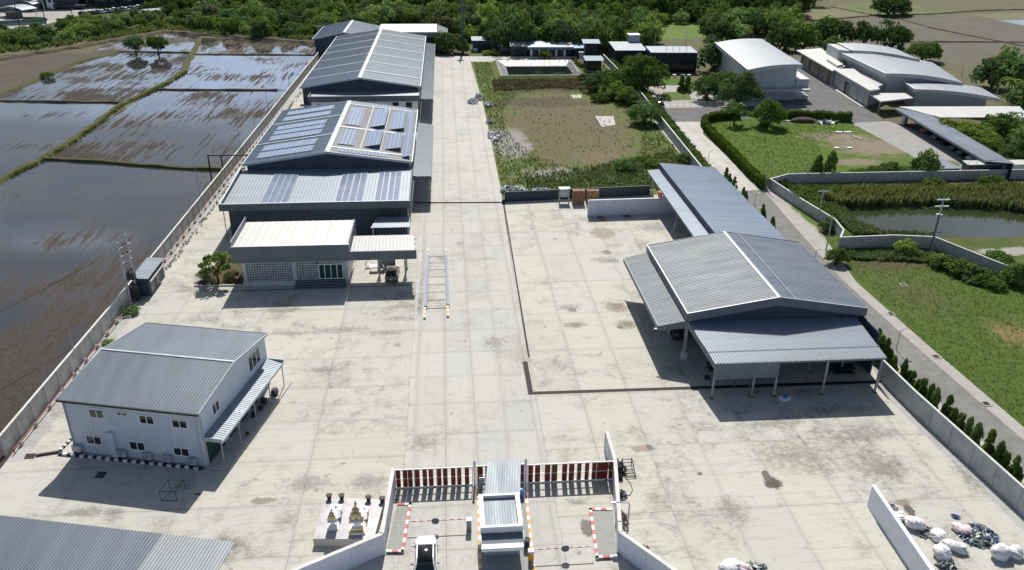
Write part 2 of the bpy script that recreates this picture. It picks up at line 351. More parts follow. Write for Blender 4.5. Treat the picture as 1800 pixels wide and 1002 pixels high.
M['railblue'] = plain('bluish_rail_paint', (.15, .20, .28), .6, .05)
M['drain'] = plain('drain_grate', (.022, .018, .016), .8)
M['asphalt'] = ground_mix('asphalt', (.13, .13, .13), (.17, .168, .165), colB=(.19, .185, .18), scale=.4, bump=.2, fine=5, patches=())
M['oldasphalt'] = ground_mix('worn_asphalt', (.175, .172, .165), (.23, .225, .215), colB=(.30, .285, .26), scale=.5, bump=.2, fine=5)
M['gravel'] = ground_mix('gravel', (.36, .345, .32), (.46, .44, .41), colB=(.25, .25, .16), scale=.6, bump=.6, fine=6)
M['verge'] = ground_mix('gravel_verge', (.40, .38, .35), (.5, .48, .44), colB=(.16, .18, .07), scale=.8, bump=.6, fine=6)
M['brick'] = plain('brown_board', (.25, .13, .075), .85, 0, .35, 3)
M['wood'] = plain('timber', (.27, .2, .13), .8, 0, .3, 3)
M['bark'] = plain('bark', (.10, .08, .06), .95, 0, .3, 2, .1)
M['pole'] = plain('concrete_pole', (.42, .42, .41), .8)
M['greenpole'] = plain('green_mast_paint', (.05, .14, .12), .5)
M['gold'] = plain('gold_paint', (.55, .36, .07), .35, .4)
M['clay'] = plain('dark_clay', (.06, .035, .025), .6)
M['marble'] = plain('grey_tile', (.34, .33, .345), .4, 0, .2, 1)
M['bag'] = plain('woven_sack', (.74, .735, .74), .6, 0, .12, 4, bump=.6)
M['pinkbag'] = plain('pink_sack', (.70, .56, .56), .6, 0, .12, 4, bump=.6)
M['bluetarp'] = plain('blue_tarp', (.07, .19, .42), .45, 0, .3, 4, bump=.5)
M['whitecar'] = plain('white_car_paint', (.80, .80, .80), .25, 0, .02, 1, .6)
M['beigecar'] = plain('beige_car_paint', (.36, .33, .27), .25, .3, .02, 1, .6)
M['greycar'] = plain('grey_car_paint', (.33, .35, .37), .25, .3, .02, 1, .6)
M['darkcar'] = plain('dark_car_paint', (.04, .045, .055), .25, .2, .02, 1, .6)
M['tyre'] = plain('tyre_rubber', (.015, .015, .015), .9)
M['lamp'] = plain('lamp_lens', (.7, .7, .68), .15)
M['tail'] = plain('tail_lens', (.35, .02, .02), .2)
M['crown0'] = foliage('leaf_dark', (0.082, 0.149, 0.039), (0.149, 0.238, 0.060))
M['crown1'] = foliage('leaf_mid', (0.096, 0.171, 0.037), (0.178, 0.276, 0.067))
M['crown2'] = foliage('leaf_light', (0.142, 0.223, 0.045), (0.260, 0.365, 0.089))
M['crown3'] = foliage('leaf_olive', (0.120, 0.149, 0.060), (0.201, 0.223, 0.096))
M['conifer'] = foliage('conifer_leaf', (.13, .21, .04), (.21, .30, .065), .4)
M['hedge'] = foliage('hedge_leaf', (.05, .095, .016), (.11, .17, .03))
M['flower'] = foliage('flame_flower', (.26, .07, .03), (.34, .11, .05))
M['reed'] = foliage('reed_blade', (.12, .16, .05), (.20, .23, .09))
M['lawnblade'] = foliage('lawn_blade', (.10, .175, .025), (.16, .24, .045))
M['weed'] = foliage('weed_leaf', (.10, .155, .035), (.18, .23, .07))
M['dryweed'] = foliage('dry_weed_leaf', (.12, .105, .065), (.18, .155, .09))
M['stain'] = stain_mat('oil_stain', (.075, .06, .045), .85)
M['ring'] = stain_mat('rusty_stain', (.25, .18, .12), .5)
M['damp'] = stain_mat('damp_stain', (.2, .19, .16), .5, True)
M['mould'] = stain_mat('mould_stain', (.19, .175, .15), .36, True)
def solar():
    g = G('solar_cells'); p = g.obj(); X, Y, Z = g.xyz(p)
    n = g.noise(p, .8, 3)
    c = g.mix(g.step(n, .3, .7), (.125, .17, .265), (.17, .22, .32))
    return g.done(g.pbr(c, .22, 0, None, .8))
M['solar'] = solar()
def liner():
    g = G('pond_liner'); p = g.pos(); n = g.noise(g.sc(p, (1.2, .2, 1)), .9, 4)
    return g.done(g.pbr((.10, .105, .115), .42, 0, g.bump(n, 1, .5), .5))
M['liner'] = liner()
def still_water(name, col, rough=.03):
    g = G(name); p = g.pos(); n = g.noise(p, 1.0, 3)
    return g.done(g.pbr(col, rough, 0, g.bump(n, .05, .06), .5, IOR=1.33))
M['lined_water'] = still_water('lined_pond_water', (.012, .016, .018))
M['pond_water'] = still_water('pond_water', (.036, .042, .02), .06)
# ------------------------------------------------------------------ the setting
flat('ground', [(-1500, -200), (1500, -200), (1500, 2500), (-1500, 2500)], -.03, M['ground'])
# --- own yard
struct('concrete_road', MB().poly([(-4.7, 30, 0), (8.35, 30, 0), (8.5, 98, 0), (9.3, 140, 0), (9.25, 200, 0), (8.0, 262, 0), (-3.2, 262, 0), (-4.7, 117, 0)][:8]), M['road'])
flat('concrete_cross_road', [(-7, 262), (8.0, 262), (40, 260.5), (40, 268.5), (-7, 273)], .0, M['road'])
flat('concrete_yard', [(-41.2, 30), (-4.72, 30), (-4.72, 117), (-3.22, 262), (-6.98, 262), (-7, 273), (-40, 273)], 0, M['yard'])
flat('concrete_apron', [(8.37, 30), (48.6, 30), (46.4, 71), (46.4, 134), (9.28, 131), (8.52, 98)], 0, M['apron'])
flat('gutter_strip', [(-41.0, 63.5), (-39.4, 63.5), (-38.2, 262), (-39.6, 262)], .005, M['gutter'])
flat('gutter_strip', [(44.9, 71), (46.0, 71), (48.5, 40), (47.3, 40)], .005, M['gutter'])
b = MB()
for a, c in (((932, 690), (1560, 673)), ):
    A, C = P(*a), P(*c); b.obox((7.75, 71.4), (38.9, -.25), (0, .55), .004, .012)
b.obox((7.75, 71.96), (.55, 0), (0, 6.2), .004, .012)
b.obox((8.45, 79), (.22, 0), (.75, 52), .003, .008)
struct('drain_channel', b, M['drain'])
struct('drain_channel', MB().obox((-30.2, 98.35), (25.2, .55), (0, .16), .003, .01), M['drain'])
# --- paddies
FP = {}
def field(pts, z, m): return flat('paddy_field', pts, z, m)
flat('paddy_field', px((-400, 165), (0, 165), (60, 140), (100, 120), (150, 105), (195, 91), (90, 93), (0, 98), (-300, 110)), -.012, ground_mix('brown_paddy_mud', (.085, .07, .054), (.11, .092, .072), colB=(.10, .095, .06), scale=.15, stripe=((1, .3, 0), 1.6, .2)))
field(px((-300, 172), (0, 166), (60, 142), (152, 107), (200, 93), (335, 93), (322, 125), (268, 155), (215, 180), (0, 178)), -.016, paddy('paddy_middle', .61, .65, off=(31, 7, 0)))
field(px((-400, 182), (0, 180), (212, 182), (130, 245), (60, 285), (0, 316), (-400, 520)), -.012, paddy('paddy_left', .70, .74, off=(3, 90, 0)))
field(px((150, 96), (180, 80), (215, 72), (290, 56), (352, 62), (338, 93)), -.020, paddy('paddy_upper', .60, .65, mud=(.085, .07, .045), off=(80, 4, 0)))
field(px((345, 94), (356, 66), (560, 72), (600, 84), (590, 97)), -.012, paddy('paddy_far', .62, .67, mud=(.085, .068, .045), off=(8, 44, 0)))
field(px((340, 97), (590, 97), (510, 158), (278, 157), (325, 125)), -.008, paddy('paddy_right_far', .665, .70, off=(60, 20, 0)))
field(px((272, 159), (512, 159), (430, 297), (72, 279), (135, 245), (215, 192)), -.016, paddy('paddy_streaked', .63, .67, off=(12, 61, 0), mud=(.06, .048, .036)))
# big near paddy, wetter at the far side, mud towards the near end
field([(-40.9, 62), (-40.6, 136)] + [tuple(p)[:2] for p in px((430, 302), (78, 282), (0, 318), (-400, 560))] + [(-140, 62)], -.004,
      paddy('paddy_near', .632, .665, mud=(.078, .065, .053), off=(5, 3, 0), grad=(.0010, -.0021, .262), stretch=(.9, .07, 1)))
field([(-40.9, 30), (-40.9, 62), (-140, 62), (-140, 30)], -.004, paddy('paddy_edge', .45, .55, mud=(.078, .065, .053)))
M['dike'] = ground_mix('dike_grass', (.07, .08, .03), (.105, .10, .045), colB=(.075, .065, .042), scale=.6, bump=1, fine=4)
M['dikemud'] = ground_mix('dike_mud', (.07, .058, .042), (.11, .09, .06), colB=(.10, .10, .04), scale=.6, bump=1, fine=4)
def dike(pts, wd, h, mat):
    pts = [Vector((p[0], p[1], 0)) for p in pts]; fine = []
    for a, c in zip(pts, pts[1:]):
        k = max(2, int((c-a).length/2.5)); fine += [a.lerp(c, i/k) for i in range(k)]
    fine.append(pts[-1]); mb = MB(); ring = []
    for i, q in enumerate(fine):
        t = (fine[min(i+1, len(fine)-1)]-fine[max(i-1, 0)]).normalized(); s = Vector((-t.y, t.x, 0)); ww = wd*random.uniform(.75, 1.25); hh = h*random.uniform(.7, 1.2)
        q = q+s*random.uniform(-.15, .15)*wd
        ring.append([q-s*ww*.5+Vector((0, 0, -.1)), q-s*ww*.28+Vector((0, 0, hh*.85)), q+s*ww*.22+Vector((0, 0, hh)), q+s*ww*.5+Vector((0, 0, -.1))])
    vs = [p for r_ in ring for p in r_]
    mb.add(vs, [(4*i+j, 4*i+4+j, 4*i+5+j, 4*i+1+j) for i in range(len(ring)-1) for j in range(3)][::1])
    mb.f = [f[::-1] for f in mb.f]
    return struct('field_dike', mb, mat)
dike(px((352, 66), (340, 92), (330, 108), (322, 126), (300, 142), (268, 157), (215, 183), (165, 220), (130, 246), (70, 281), (0, 318), (-200, 430)), 2.2, .45, M['dike'])
dike(px((-200, 220), (0, 166), (62, 141), (105, 121), (150, 106), (205, 92)), 3.0, .45, M['dike'])
dike(px((205, 91), (338, 93)), 1.1, .35, M['dikemud'])
dike(px((340, 96), (572, 97)), 1.1, .3, M['dikemud'])
dike(px((275, 158), (487, 159)), 1.3, .4, M['dikemud'])
dike(px((-300, 183), (0, 178), (218, 181)), 1.4, .4, M['dikemud'])
dike(px((72, 280), (160, 284), (250, 291), (330, 297), (406, 300)), 1.3, .5, M['dike'])
dike(px((-100, 120), (60, 95), (110, 88), (190, 74), (290, 56), (380, 63), (470, 70), (562, 76)), 5, .8, M['dikemud'])
# --- forest floor and fields behind
FB = px((-700, 100), (0, 90), (60, 86), (190, 66), (290, 50), (380, 62), (562, 72), (600, 88), (760, 92), (900, 84), (1050, 82), (1230, 66), (1400, 56), (1410, 0), (1400, -40))
flat('forest_floor', FB + [Vector((300, 620, 0)), Vector((-500, 620, 0))], -.026, M['forestfloor'])
M['farfield'] = ground_mix('far_ploughed_field', (.125, .112, .085), (.155, .138, .105), colB=(.10, .105, .065), scale=.08, stripe=((.25, 1, 0), 2.2, .3))
M['fargreen'] = ground_mix('far_green_field', (.105, .135, .05), (.14, .165, .065), colB=(.15, .13, .08), scale=.06)
M['faryellow'] = ground_mix('far_pale_field', (.15, .155, .08), (.19, .18, .105), colB=(.18, .15, .1), scale=.05)
flat('far_field', px((1395, 110), (1400, 44), (1520, 30), (1700, 25), (2100, 20), (2300, 160), (1800, 130), (1640, 108)), -.02, M['farfield'])
flat('far_field', px((1460, 12), (1540, 2), (1700, 22), (1640, 27), (1540, 27)), -.012, M['fargreen'])
flat('far_field', px((1700, 25), (1830, 20), (2000, 34), (1830, 35), (1755, 34)), -.012, M['faryellow'])
flat('far_field', px((1410, 12), (1455, 12), (1530, 26), (1405, 42)), -.014, M['faryellow'])
flat('far_water', px((1755, 36), (1830, 34), (1950, 45), (1830, 48), (1800, 45)), -.006, M['pond_water'])
dk = M['dikemud']
dike(px((1398, 40), (1530, 28), (1640, 25), (1720, 19), (1900, 14)), 2, .4, dk)
dike(px((1570, 30), (1640, 50), (1750, 72), (1900, 100)), 1.6, .35, dk)
dike(px((1580, 74), (1700, 74), (1850, 75)), 1.6, .35, dk)
dike(px((1460, 12), (1530, 26)), 1.2, .35, M['dike'])
flat('green_field', px((1040, 70), (1140, 40), (1242, 40), (1245, 66), (1170, 70)), -.016, ground_mix('bright_grass_field', (.10, .165, .03), (.13, .19, .045), colB=(.11, .12, .05), scale=.1))
flat('earth_track', px((1165, 70), (1250, 67), (1260, 71), (1165, 73)), -.008, M['farfield'])
# --- weedy lot
lotc = P(1000, 215)
M['lot'] = ground_mix('weedy_lot', (.095, .135, .03), (.145, .165, .05), colB=(.10, .095, .04), scale=.22, bump=1.0,
    patches=[(lotc.x-1, lotc.y-2, 15.5, 38, (.145, .125, .072)), (13, 168, 4.5, 12, (.30, .285, .27)), (21, 146, 7, 4, (.28, .265, .245)), (24, 205, 12, 6, (.10, .085, .05)), (31, 156, 6, 6, (.17, .14, .08)), (30, 221, 16, 6, (.085, .08, .045))])
flat('weedy_lot', [(9.28, 131.5), (9.25, 200), (8.0, 262), (8.1, 262), (40, 260), (50, 262), (46.6, 133.8)], -.012, M['lot'])
flat('concrete_patch', px((1046, 204), (1078, 204), (1082, 219), (1058, 223)), .0, M['kerbc'])
flat('concrete_patch', px((1003, 167), (1022, 166), (1022, 172), (1008, 173)), .0, M['kerbc'])
# lined pond: bank of liner inside, grass outside, water held between
ox0, ox1, oy0, oy1 = 15.6, 39.2, 233.5, 257.5; h = 1.2; i_ = 2.2
def ring(mb, a, c, za, zc):
    A = [(a[0], a[1], za), (a[2], a[1], za), (a[2], a[3], za), (a[0], a[3], za)]; Cc = [(c[0], c[1], zc), (c[2], c[1], zc), (c[2], c[3], zc), (c[0], c[3], zc)]
    for k in range(4): mb.poly([A[k], A[(k+1) % 4], Cc[(k+1) % 4], Cc[k]])
b = MB(); ring(b, (ox0-2, oy0-2, ox1+2, oy1+2), (ox0, oy0, ox1, oy1), -.05, h); struct('pond_bank', b, M['lot'])
b = MB(); ring(b, (ox0, oy0, ox1, oy1), (ox0+.5, oy0+.5, ox1-.5, oy1-.5), h, h+.02); ring(b, (ox0+.5, oy0+.5, ox1-.5, oy1-.5), (ox0+i_+1, oy0+i_, ox1-i_, oy1-4.2), h+.02, .1); struct('pond_liner', b, M['liner'])
flat('lined_pond_water', [(ox0+.8, oy0+.7), (ox1-.8, oy0+.7), (ox1-.8, oy1-1), (ox0+.8, oy1-1)], .28, M['lined_water'])
# --- neighbours' drive, road and lawns (right)
flat('concrete_drive', px((1165, 200), (1238, 200), (1236, 236), (1345, 333), (1290, 336), (1180, 222)), -.006, M['road'])
flat('asphalt_forecourt', px((1120, 168), (1400, 172), (1395, 105), (1420, 100), (1440, 118), (1565, 222), (1500, 222), (1490, 203), (1238, 206), (1236, 214), (1165, 214), (1140, 190)), -.002, M['asphalt'])
flat('forecourt_paving', px((1130, 150), (1160, 150), (1340, 150), (1345, 187), (1165, 190)), .003, M['gravel'])
rx = lambda y: 50.2 if y > 70 else 50.2+(70-y)*.11
flat('asphalt_road', [(49.6, 136), (48.9, 110), (49.3, 80), (52.2, 40), (56.2, 40), (54.8, 62), (54.0, 80), (53.6, 97), (54.9, 118), (56.6, 136)], -.010, M['oldasphalt'])
flat('road_verge', [(56.1, 40), (57.9, 40), (56.2, 62), (55.5, 79), (55.1, 96), (57.6, 112), (60.0, 126), (57.8, 136), (56.3, 136), (54.8, 117), (53.5, 97), (53.9, 80), (54.7, 62)], -.005, ground_mix('verge_gravel', (.35, .335, .31), (.44, .42, .385), colB=(.3, .28, .24), scale=.5, bump=.5, fine=6, patches=[(58.6, 108, 1.7, 6, (.11, .15, .035)), (58.9, 122, 1.3, 10, (.10, .16, .03)), (58.7, 50, .9, 14, (.12, .14, .05)), (57.5, 85, .7, 18, (.12, .14, .05))]))
flat('hedge_strip', [(47.2, 40), (52.2, 40), (49.3, 80), (48.9, 110), (49.6, 136), (52, 184), (50, 262), (46.7, 134), (46.3, 71)], -.016, M['verge'])
flat('round_lawn', px((1345, 326), (1238, 232), (1238, 214), (1300, 207), (1492, 207), (1500, 217), (1600, 272), (1645, 300), (1350, 322)), -.004,
     ground_mix('lawn_grass', (.078, .135, .02), (.12, .18, .034), colB=(.11, .14, .03), scale=.5, bump=1.1, fine=7, bsharp=.45, blot=(.5, .58, .3, (.06, .10, .02)),
     patches=[(P(1530, 258).x, P(1530, 258).y, 9, 7, (.27, .22, .165)), (P(1465, 240).x, P(1465, 240).y, 8, 3.5, (.26, .215, .16)), (P(1510, 285).x, P(1510, 285).y, 6, 2.5, (.25, .21, .15))]))
flat('gravel_drive', px((1496, 216), (1562, 213), (1640, 240), (1720, 300), (1640, 302), (1600, 272)), -.001, ground_mix('pale_gravel', (.30, .295, .285), (.36, .35, .335), colB=(.3, .28, .25), scale=.5, bump=.5, fine=6, patches=[(P(1665, 288).x, P(1665, 288).y, 3.5, 2.5, (.12, .15, .05))]))
flat('pond_bank', px((1352, 326), (2050, 318), (2050, 520), (1800, 500), (1700, 440), (1640, 425), (1455, 415), (1455, 385)), -.010,
     ground_mix('weedy_bank', (.07, .10, .025), (.115, .13, .04), colB=(.11, .10, .05), scale=.3, bump=1, fine=4, patches=[(P(1790, 442).x, P(1790, 442).y, 7, 1.6, (.36, .34, .30))]))
flat('pond_water', px((1480, 368), (1640, 366), (1770, 374), (1850, 388), (1850, 416), (1640, 418), (1550, 414), (1505, 396)), -.003, M['pond_water'])
flat('lower_lawn', [(54.8, 96), (57.4, 112), (60.5, 118), (66, 106), (75, 104)] + [tuple(p)[:2] for p in px((1800, 498), (2000, 560))] + [(100, 40), (57.5, 40), (55.9, 62), (55.2, 79)], -.008,
     ground_mix('rough_lawn', (.072, .125, .022), (.115, .165, .036), colB=(.095, .12, .035), scale=.55, bump=1.2, fine=7, bsharp=.9, blot=(.9, .56, .35, (.05, .075, .02)),
     patches=[(P(1790, 590).x, P(1790, 590).y, 3, 3.5, (.27, .21, .10)), (P(1620, 520).x, P(1620, 520).y, 5, 6, (.12, .13, .045)), (P(1560, 463).x, P(1560, 463).y, 8, 3, (.12, .105, .05))]))
flat('green_garden', px((1165, 162), (1210, 161), (1216, 176), (1160, 177)), .006, ground_mix('garden_lawn', (.08, .125, .028), (.115, .16, .035), scale=.5))
flat('green_garden', px((1165, 139), (1215, 138), (1217, 149), (1165, 150)), .006, ground_mix('garden_lawn_dark', (.05, .13, .015), (.075, .15, .02), scale=.5))
flat('industrial_yard', px((-700, 60), (-200, 46), (0, 52), (70, 46), (170, 18), (170, 2), (120, -5), (0, -8), (-700, -8)), -.014, plain('yard_paving', (.33, .31, .29), .9, 0, .15, .1))
# --- stains on the concrete: flat patches a few mm above it
sb = bpy.data.meshes.new('stain'); sb.from_pydata([(1.7*math.cos(t*math.pi/12), 1.7*math.sin(t*math.pi/12), 0) for t in range(24)], [], [list(range(24))])
k_ = 0
for (x, y, rx_, ry_, m) in [(1006, 545, .75, .75, 'stain'), (1012, 571, .75, .6, 'stain'), (1010, 571, 1.8, 1.1, 'ring'), (1085, 538, 1.0, 1.0, 'stain'), (1085, 540, 2.1, 1.8, 'ring'), (1103, 569, .75, .8, 'stain'), (1100, 570, 1.8, 1.4, 'ring'),
      (1066, 443, .9, .9, 'stain'), (1062, 457, 2.4, 1.5, 'damp'), (1078, 458, 1.2, 1.2, 'damp'), (1358, 848, .95, 1.1, 'stain'), (1349, 838, .5, 1.2, 'stain'), (1598, 897, .5, 1.1, 'stain'), (1585, 884, 1.2, .5, 'ring'), (1132, 788, 1.4, .75, 'ring'), (1141, 786, .35, .45, 'stain'),
      (1033, 926, .75, 1.35, 'stain'), (1010, 882, 1.2, .6, 'damp'), (1100, 377, 1.0, 2.0, 'stain'), (1056, 383, 1, 2, 'ring'), (975, 420, .6, .6, 'damp'), (988, 398, .5, .5, 'damp'), (935, 403, .5, .5, 'damp'), (808, 428, .9, 1.2, 'damp'), (697, 607, .6, .6, 'damp'),
      (1150, 400, 4.0, 3.0, 'mould'), (1130, 430, 2.0, 3.0, 'mould'), (1060, 410, 2.5, 3, 'ring'), (650, 845, 2.2, 1.5, 'mould'), (540, 850, 3.0, 1.8, 'mould'), (745, 780, 2.4, 1.6, 'mould'), (590, 580, 5, 1.2, 'mould'), (680, 585, 4, .9, 'mould'), (510, 585, 3, 1.0, 'mould'), (500, 545, 3.5, 1.2, 'mould'),
      (150, 900, 3.0, 1.0, 'mould'), (200, 905, 1.2, 1.5, 'mould'), (1400, 800, 6, 3, 'mould'), (1290, 900, 2, 2.5, 'mould'), (1520, 760, 5, 2.2, 'mould'), (1350, 745, 4, 1.2, 'mould'), (1545, 820, 3, 3.5, 'mould'), (1230, 833, .35, .35, 'stain'), (870, 603, 2, 2.2, 'mould'), (700, 560, 3, 1, 'mould'),
      (1450, 720, 3, 1, 'mould'), (1330, 690, 1, .6, 'mould'), (1415, 688, 1.4, .8, 'mould'), (1700, 840, 1, 3, 'mould'), (1000, 540, 2.2, 1.2, 'damp'), (1200, 585, 2, 2, 'mould'), (570, 650, 4, .8, 'mould'), (660, 470, .8, .7, 'damp'), (460, 880, 1.5, .6, 'ring'), (1090, 575, .5, .5, 'stain'), (430, 770, 1.5, 2.5, 'mould')]:
    o = bpy.data.objects.new('stain', sb.copy()); COL.objects.link(o); p = P(x, y); k_ += 1
    o.location = (p.x, p.y, .014+.0015*(k_ % 9)); o.scale = (rx_, ry_, 1); o.data.materials.append(M[m]); tag(o, kind='structure')
# ------------------------------------------------------------------ builders
Z = Vector((0, 0, 1))
def win(parent, o, u, n, s0, s1, z0, z1, glass='glass', panes=2, fr=.07, frame='white', name='window'):
    "framed window on the wall through o along u with outward normal n"
    o = Vector((o[0], o[1], 0)); u = Vector((u[0], u[1], 0)).normalized(); n = Vector((n[0], n[1], 0)).normalized()
    def bx(mb, a, c, za, zc, d0, d1):
        p = o+u*a+n*d0; return mb.obox(p, u*(c-a), n*(d1-d0), za, zc)
    mb = MB(); bx(mb, s0, s1, z0, z0+fr, .003, .07); bx(mb, s0, s1, z1-fr, z1, .003, .07)
    for k in range(panes+1):
        c = s0+(s1-s0)*k/panes; a_ = min(max(c-fr/2, s0), s1-fr); bx(mb, a_, a_+fr, z0+fr, z1-fr, .003, .066)
    f = mb.build(name, M[frame], parent)
    bx(MB(), s0+fr*.5, s1-fr*.5, z0+fr*.5, z1-fr*.5, .002, .03).build('pane', M[glass], f); return f
def column(parent, x, y, z0, z1, r=.09, mat='steel', name='column', foot=True):
    mb = MB().box((x-r, y-r, z0), (x+r, y+r, z1))
    c = mb.build(name, M[mat], parent)
    if foot: MB().box((x-r*2, y-r*2, 0), (x+r*2, y+r*2, .06)).build('base_plate', M['darksteel'], c)
    return c
def wall_run(name, label, pts, h, mat='wallpanel', post='wallpanel', cope='walltop', step_=3.0, th=.14, group=None, cat='wall', posts=True, z0=-.05):
    t = thing(name, label, cat, (pts[0][0], pts[0][1], 0), group); pn = MB(); cp = MB(); ps = []
    for a, c in zip(pts, pts[1:]):
        a = Vector((a[0], a[1], 0)); c = Vector((c[0], c[1], 0)); d = (c-a); L = d.length; d.normalize(); s = Vector((-d.y, d.x, 0))
        pn.obox(a-s*th*.5, d*L, s*th, z0, h); cp.obox(a-s*th*.8, d*L, s*th*1.6, h, h+.08)
        k = max(1, round(L/step_)); ps += [(a+d*(L*i/k), d, s) for i in range(k+1)]
    pn.build('panel', M[mat], t)
    if cope: cp.build('coping', M[cope], t)
    if posts:
        for q, d, s in ps[:100]: MB().obox(q-d*.09-s*(th*.5+.06), d*.18, s*(th+.12), z0, h-.01).build('post', M[post], t)
    return t
# ------------------------------------------------------------------ boundary walls
wall_run('boundary_wall', 'long grey panel wall with posts between the flooded paddies and the concrete yard', [(-41.55, 64.5), (-40.9, 96), (-40.0, 268)], 2.1, step_=2.95)
wall_run('boundary_wall', 'long grey panel wall beside the row of small conifers, right of the big open shed', [(46.15, 72), (46.4, 66), (48.3, 45), (48.8, 38)], 2.3, step_=2.9)
wall_run('boundary_wall', 'grey panel wall running along the weedy lot beside the clipped hedge', [(46.8, 138), (49.9, 205), (50.3, 262)], 2.0, step_=3, th=.16)
# red pipe along the left wall
t = thing('water_pipe', 'red painted pipe running along the foot of the left boundary wall', 'pipe', (-40.8, 64.5, 0))
MB().path([Vector((-40.75, 64.7, 0)), Vector((-40.75, 64.7, .5)), Vector((-40.2, 96, .5)), Vector((-39.5, 200, .5))], .055, 8).build('pipe', M['redpipe'], t)
for k in range(44):
    y = 66+k*3.05; x = -40.72+(y-66)*.0095
    MB().box((x-.14, y-.12, 0), (x+.14, y+.12, .45)).build('support', M['kerbc'], t)
t = wall_run('panel_wall', 'short grey wall end with a leaning post at the left edge of the yard', [(-42.3, 60.9), (-41.35, 61.3)], 2.0, step_=1.0)
# slate wall and partitions behind the apron
wall_run('slate_wall', 'low dark slate metal wall in front of the weedy lot', [(9.6, 131.2), (35, 133.2)], 1.65, 'walldark', 'walldark', 'walldark', 4, .1)
wall_run('partition_wall', 'pale grey concrete partition wall running under the long blue roof', [(22.6, 123.4), (38.2, 123.9)], 2.7, 'wallpale', 'wallpale', 'wallpale', 4.2, .2)
wall_run('partition_wall', 'free-standing pale concrete partition wall beside the white sacks', [(35.25, 52.25), (34.9, 40)], 2.2, 'wallpale', 'wallpale', 'wallpale', 3.2, .22, posts=False)
wall_run('partition_wall', 'pale panel leaning end beyond the right boundary wall', [(49.6, 51.4), (50.2, 46)], 2.5, 'wallpale', 'wallpale', 'wallpale', 3, .16, posts=False)
# ------------------------------------------------------------------ gable hall helper
def gable_hall(t, x0, x1, xr, y0, y1, ze, zr, mats, pitch=.45, lines=None, over=.25):
    ml, mr, mw = mats
    w0, w1 = x0+.5, x1-.5
    hz = lambda x: ze+(zr-ze)*((x-x0)/(xr-x0) if x < xr else (x1-x)/(x1-xr))-.12
    prof = [(w0, 0), (w1, 0), (w1, hz(w1)), (xr, hz(xr)), (w0, hz(w0))]
    mb = MB()
    for y, rev in ((y0+.5, 0), (y1-.5, 1)):
        q = [(p[0], y, p[1]) for p in prof]; mb.poly(q[::-1] if rev else q)
    for k in (1, 4):
        pass
    mb.poly([(w1, y0+.5, 0), (w1, y1-.5, 0), (w1, y1-.5, hz(w1)), (w1, y0+.5, hz(w1))]); mb.poly([(w0, y1-.5, 0), (w0, y0+.5, 0), (w0, y0+.5, hz(w0)), (w0, y1-.5, hz(w0))])
    wl = mb.build('wall', mw, t)
    rl = MB().sheet((xr, y0, zr), (xr, y1, zr), (x0, y0, ze), (x0, y1, ze), pitch).build('roof', ml, t)
    rr = MB().sheet((xr, y1, zr), (xr, y0, zr), (x1, y1, ze), (x1, y0, ze), pitch).build('roof', mr, t)
    sl = (zr-ze)/(xr-x0); rc = MB()
    for sx, s in ((-1, sl), (1, (zr-ze)/(x1-xr))): rc.slab([(xr, y0-.02, zr+.10), (xr+sx*.4, y0-.02, zr+.10-s*.4), (xr+sx*.4, y1+.02, zr+.10-s*.4), (xr, y1+.02, zr+.10)], .03)
    rc.build('ridge_cap', M['trim'], t)
    MB().box((x0-.18, y0, ze-.22), (x0-.005, y1, ze+.04)).build('gutter', M['trim'], t); MB().box((x1+.005, y0, ze-.22), (x1+.18, y1, ze+.04)).build('gutter', M['trim'], t)
    for y in (y0-.1, y1+.01):
        for xa, xb in ((x0, xr), (xr, x1)):
            za, zb = (ze, zr) if xb == xr else (zr, ze)
            MB().hexa([(xa, y, za-.32), (xb, y, zb-.32), (xb, y+.09, zb-.32), (xa, y+.09, za-.32), (xa, y, za+.08), (xb, y, zb+.08), (xb, y+.09, zb+.08), (xa, y+.09, za+.08)]).build('barge_board', M['fascia'] if lines is None else M['trim'], t)
    return rl, rr
def on_slope(xr, zr, x0, ze, x): return zr+(ze-zr)*(x-xr)/(x0-xr)
def panel_array(t, c, name='solar_array', rows=4, cols=10, lift=.12, gap=.02):
    "c: four 3-d corners (a b along cols, then rows); real panels with pale frames"
    a, b_, c_, d = map(Vector, c); mb = MB(); fr = MB()
    n = (b_-a).cross(d-a).normalized()
    if n.z < 0: n = -n
    L = lambda u, v: a.lerp(b_, u).lerp(d.lerp(c_, u), v)
    for i in range(cols):
        for j in range(rows):
            gu, gv = .035, .035
            q = [L((i+gu)/cols, (j+gv)/rows), L((i+1-gu)/cols, (j+gv)/rows), L((i+1-gu)/cols, (j+1-gv)/rows), L((i+gu)/cols, (j+1-gv)/rows)]
            q = [p+n*(lift+.012) for p in q]
            if (q[1]-q[0]).cross(q[2]-q[1]).z < 0: q = q[::-1]
            mb.poly(q)
    fr.slab([p+n*lift for p in (a, b_, c_, d)], .04)
    f = fr.build(name, M['trim'], t); mb.build('cells', M['solar'], f); return f
# ------------------------------------------------------------------ solar warehouse
t = thing('solar_warehouse', 'dark slate warehouse with rows of solar panels on its gabled roof and flat front block', 'warehouse', (-19.6, 131, 0))
X0, X1, XR, Y0, Y1, ZE, ZR = -33.4, -6.0, -19.7, 131.3, 168, 7.25, 9.15
gable_hall(t, X0, X1, XR, Y0, Y1, ZE, ZR, (M['roofblue'], M['roofdust'], M['clad']), .5, lines=1)  # right slope paler: dust, and sun glare put into the colour
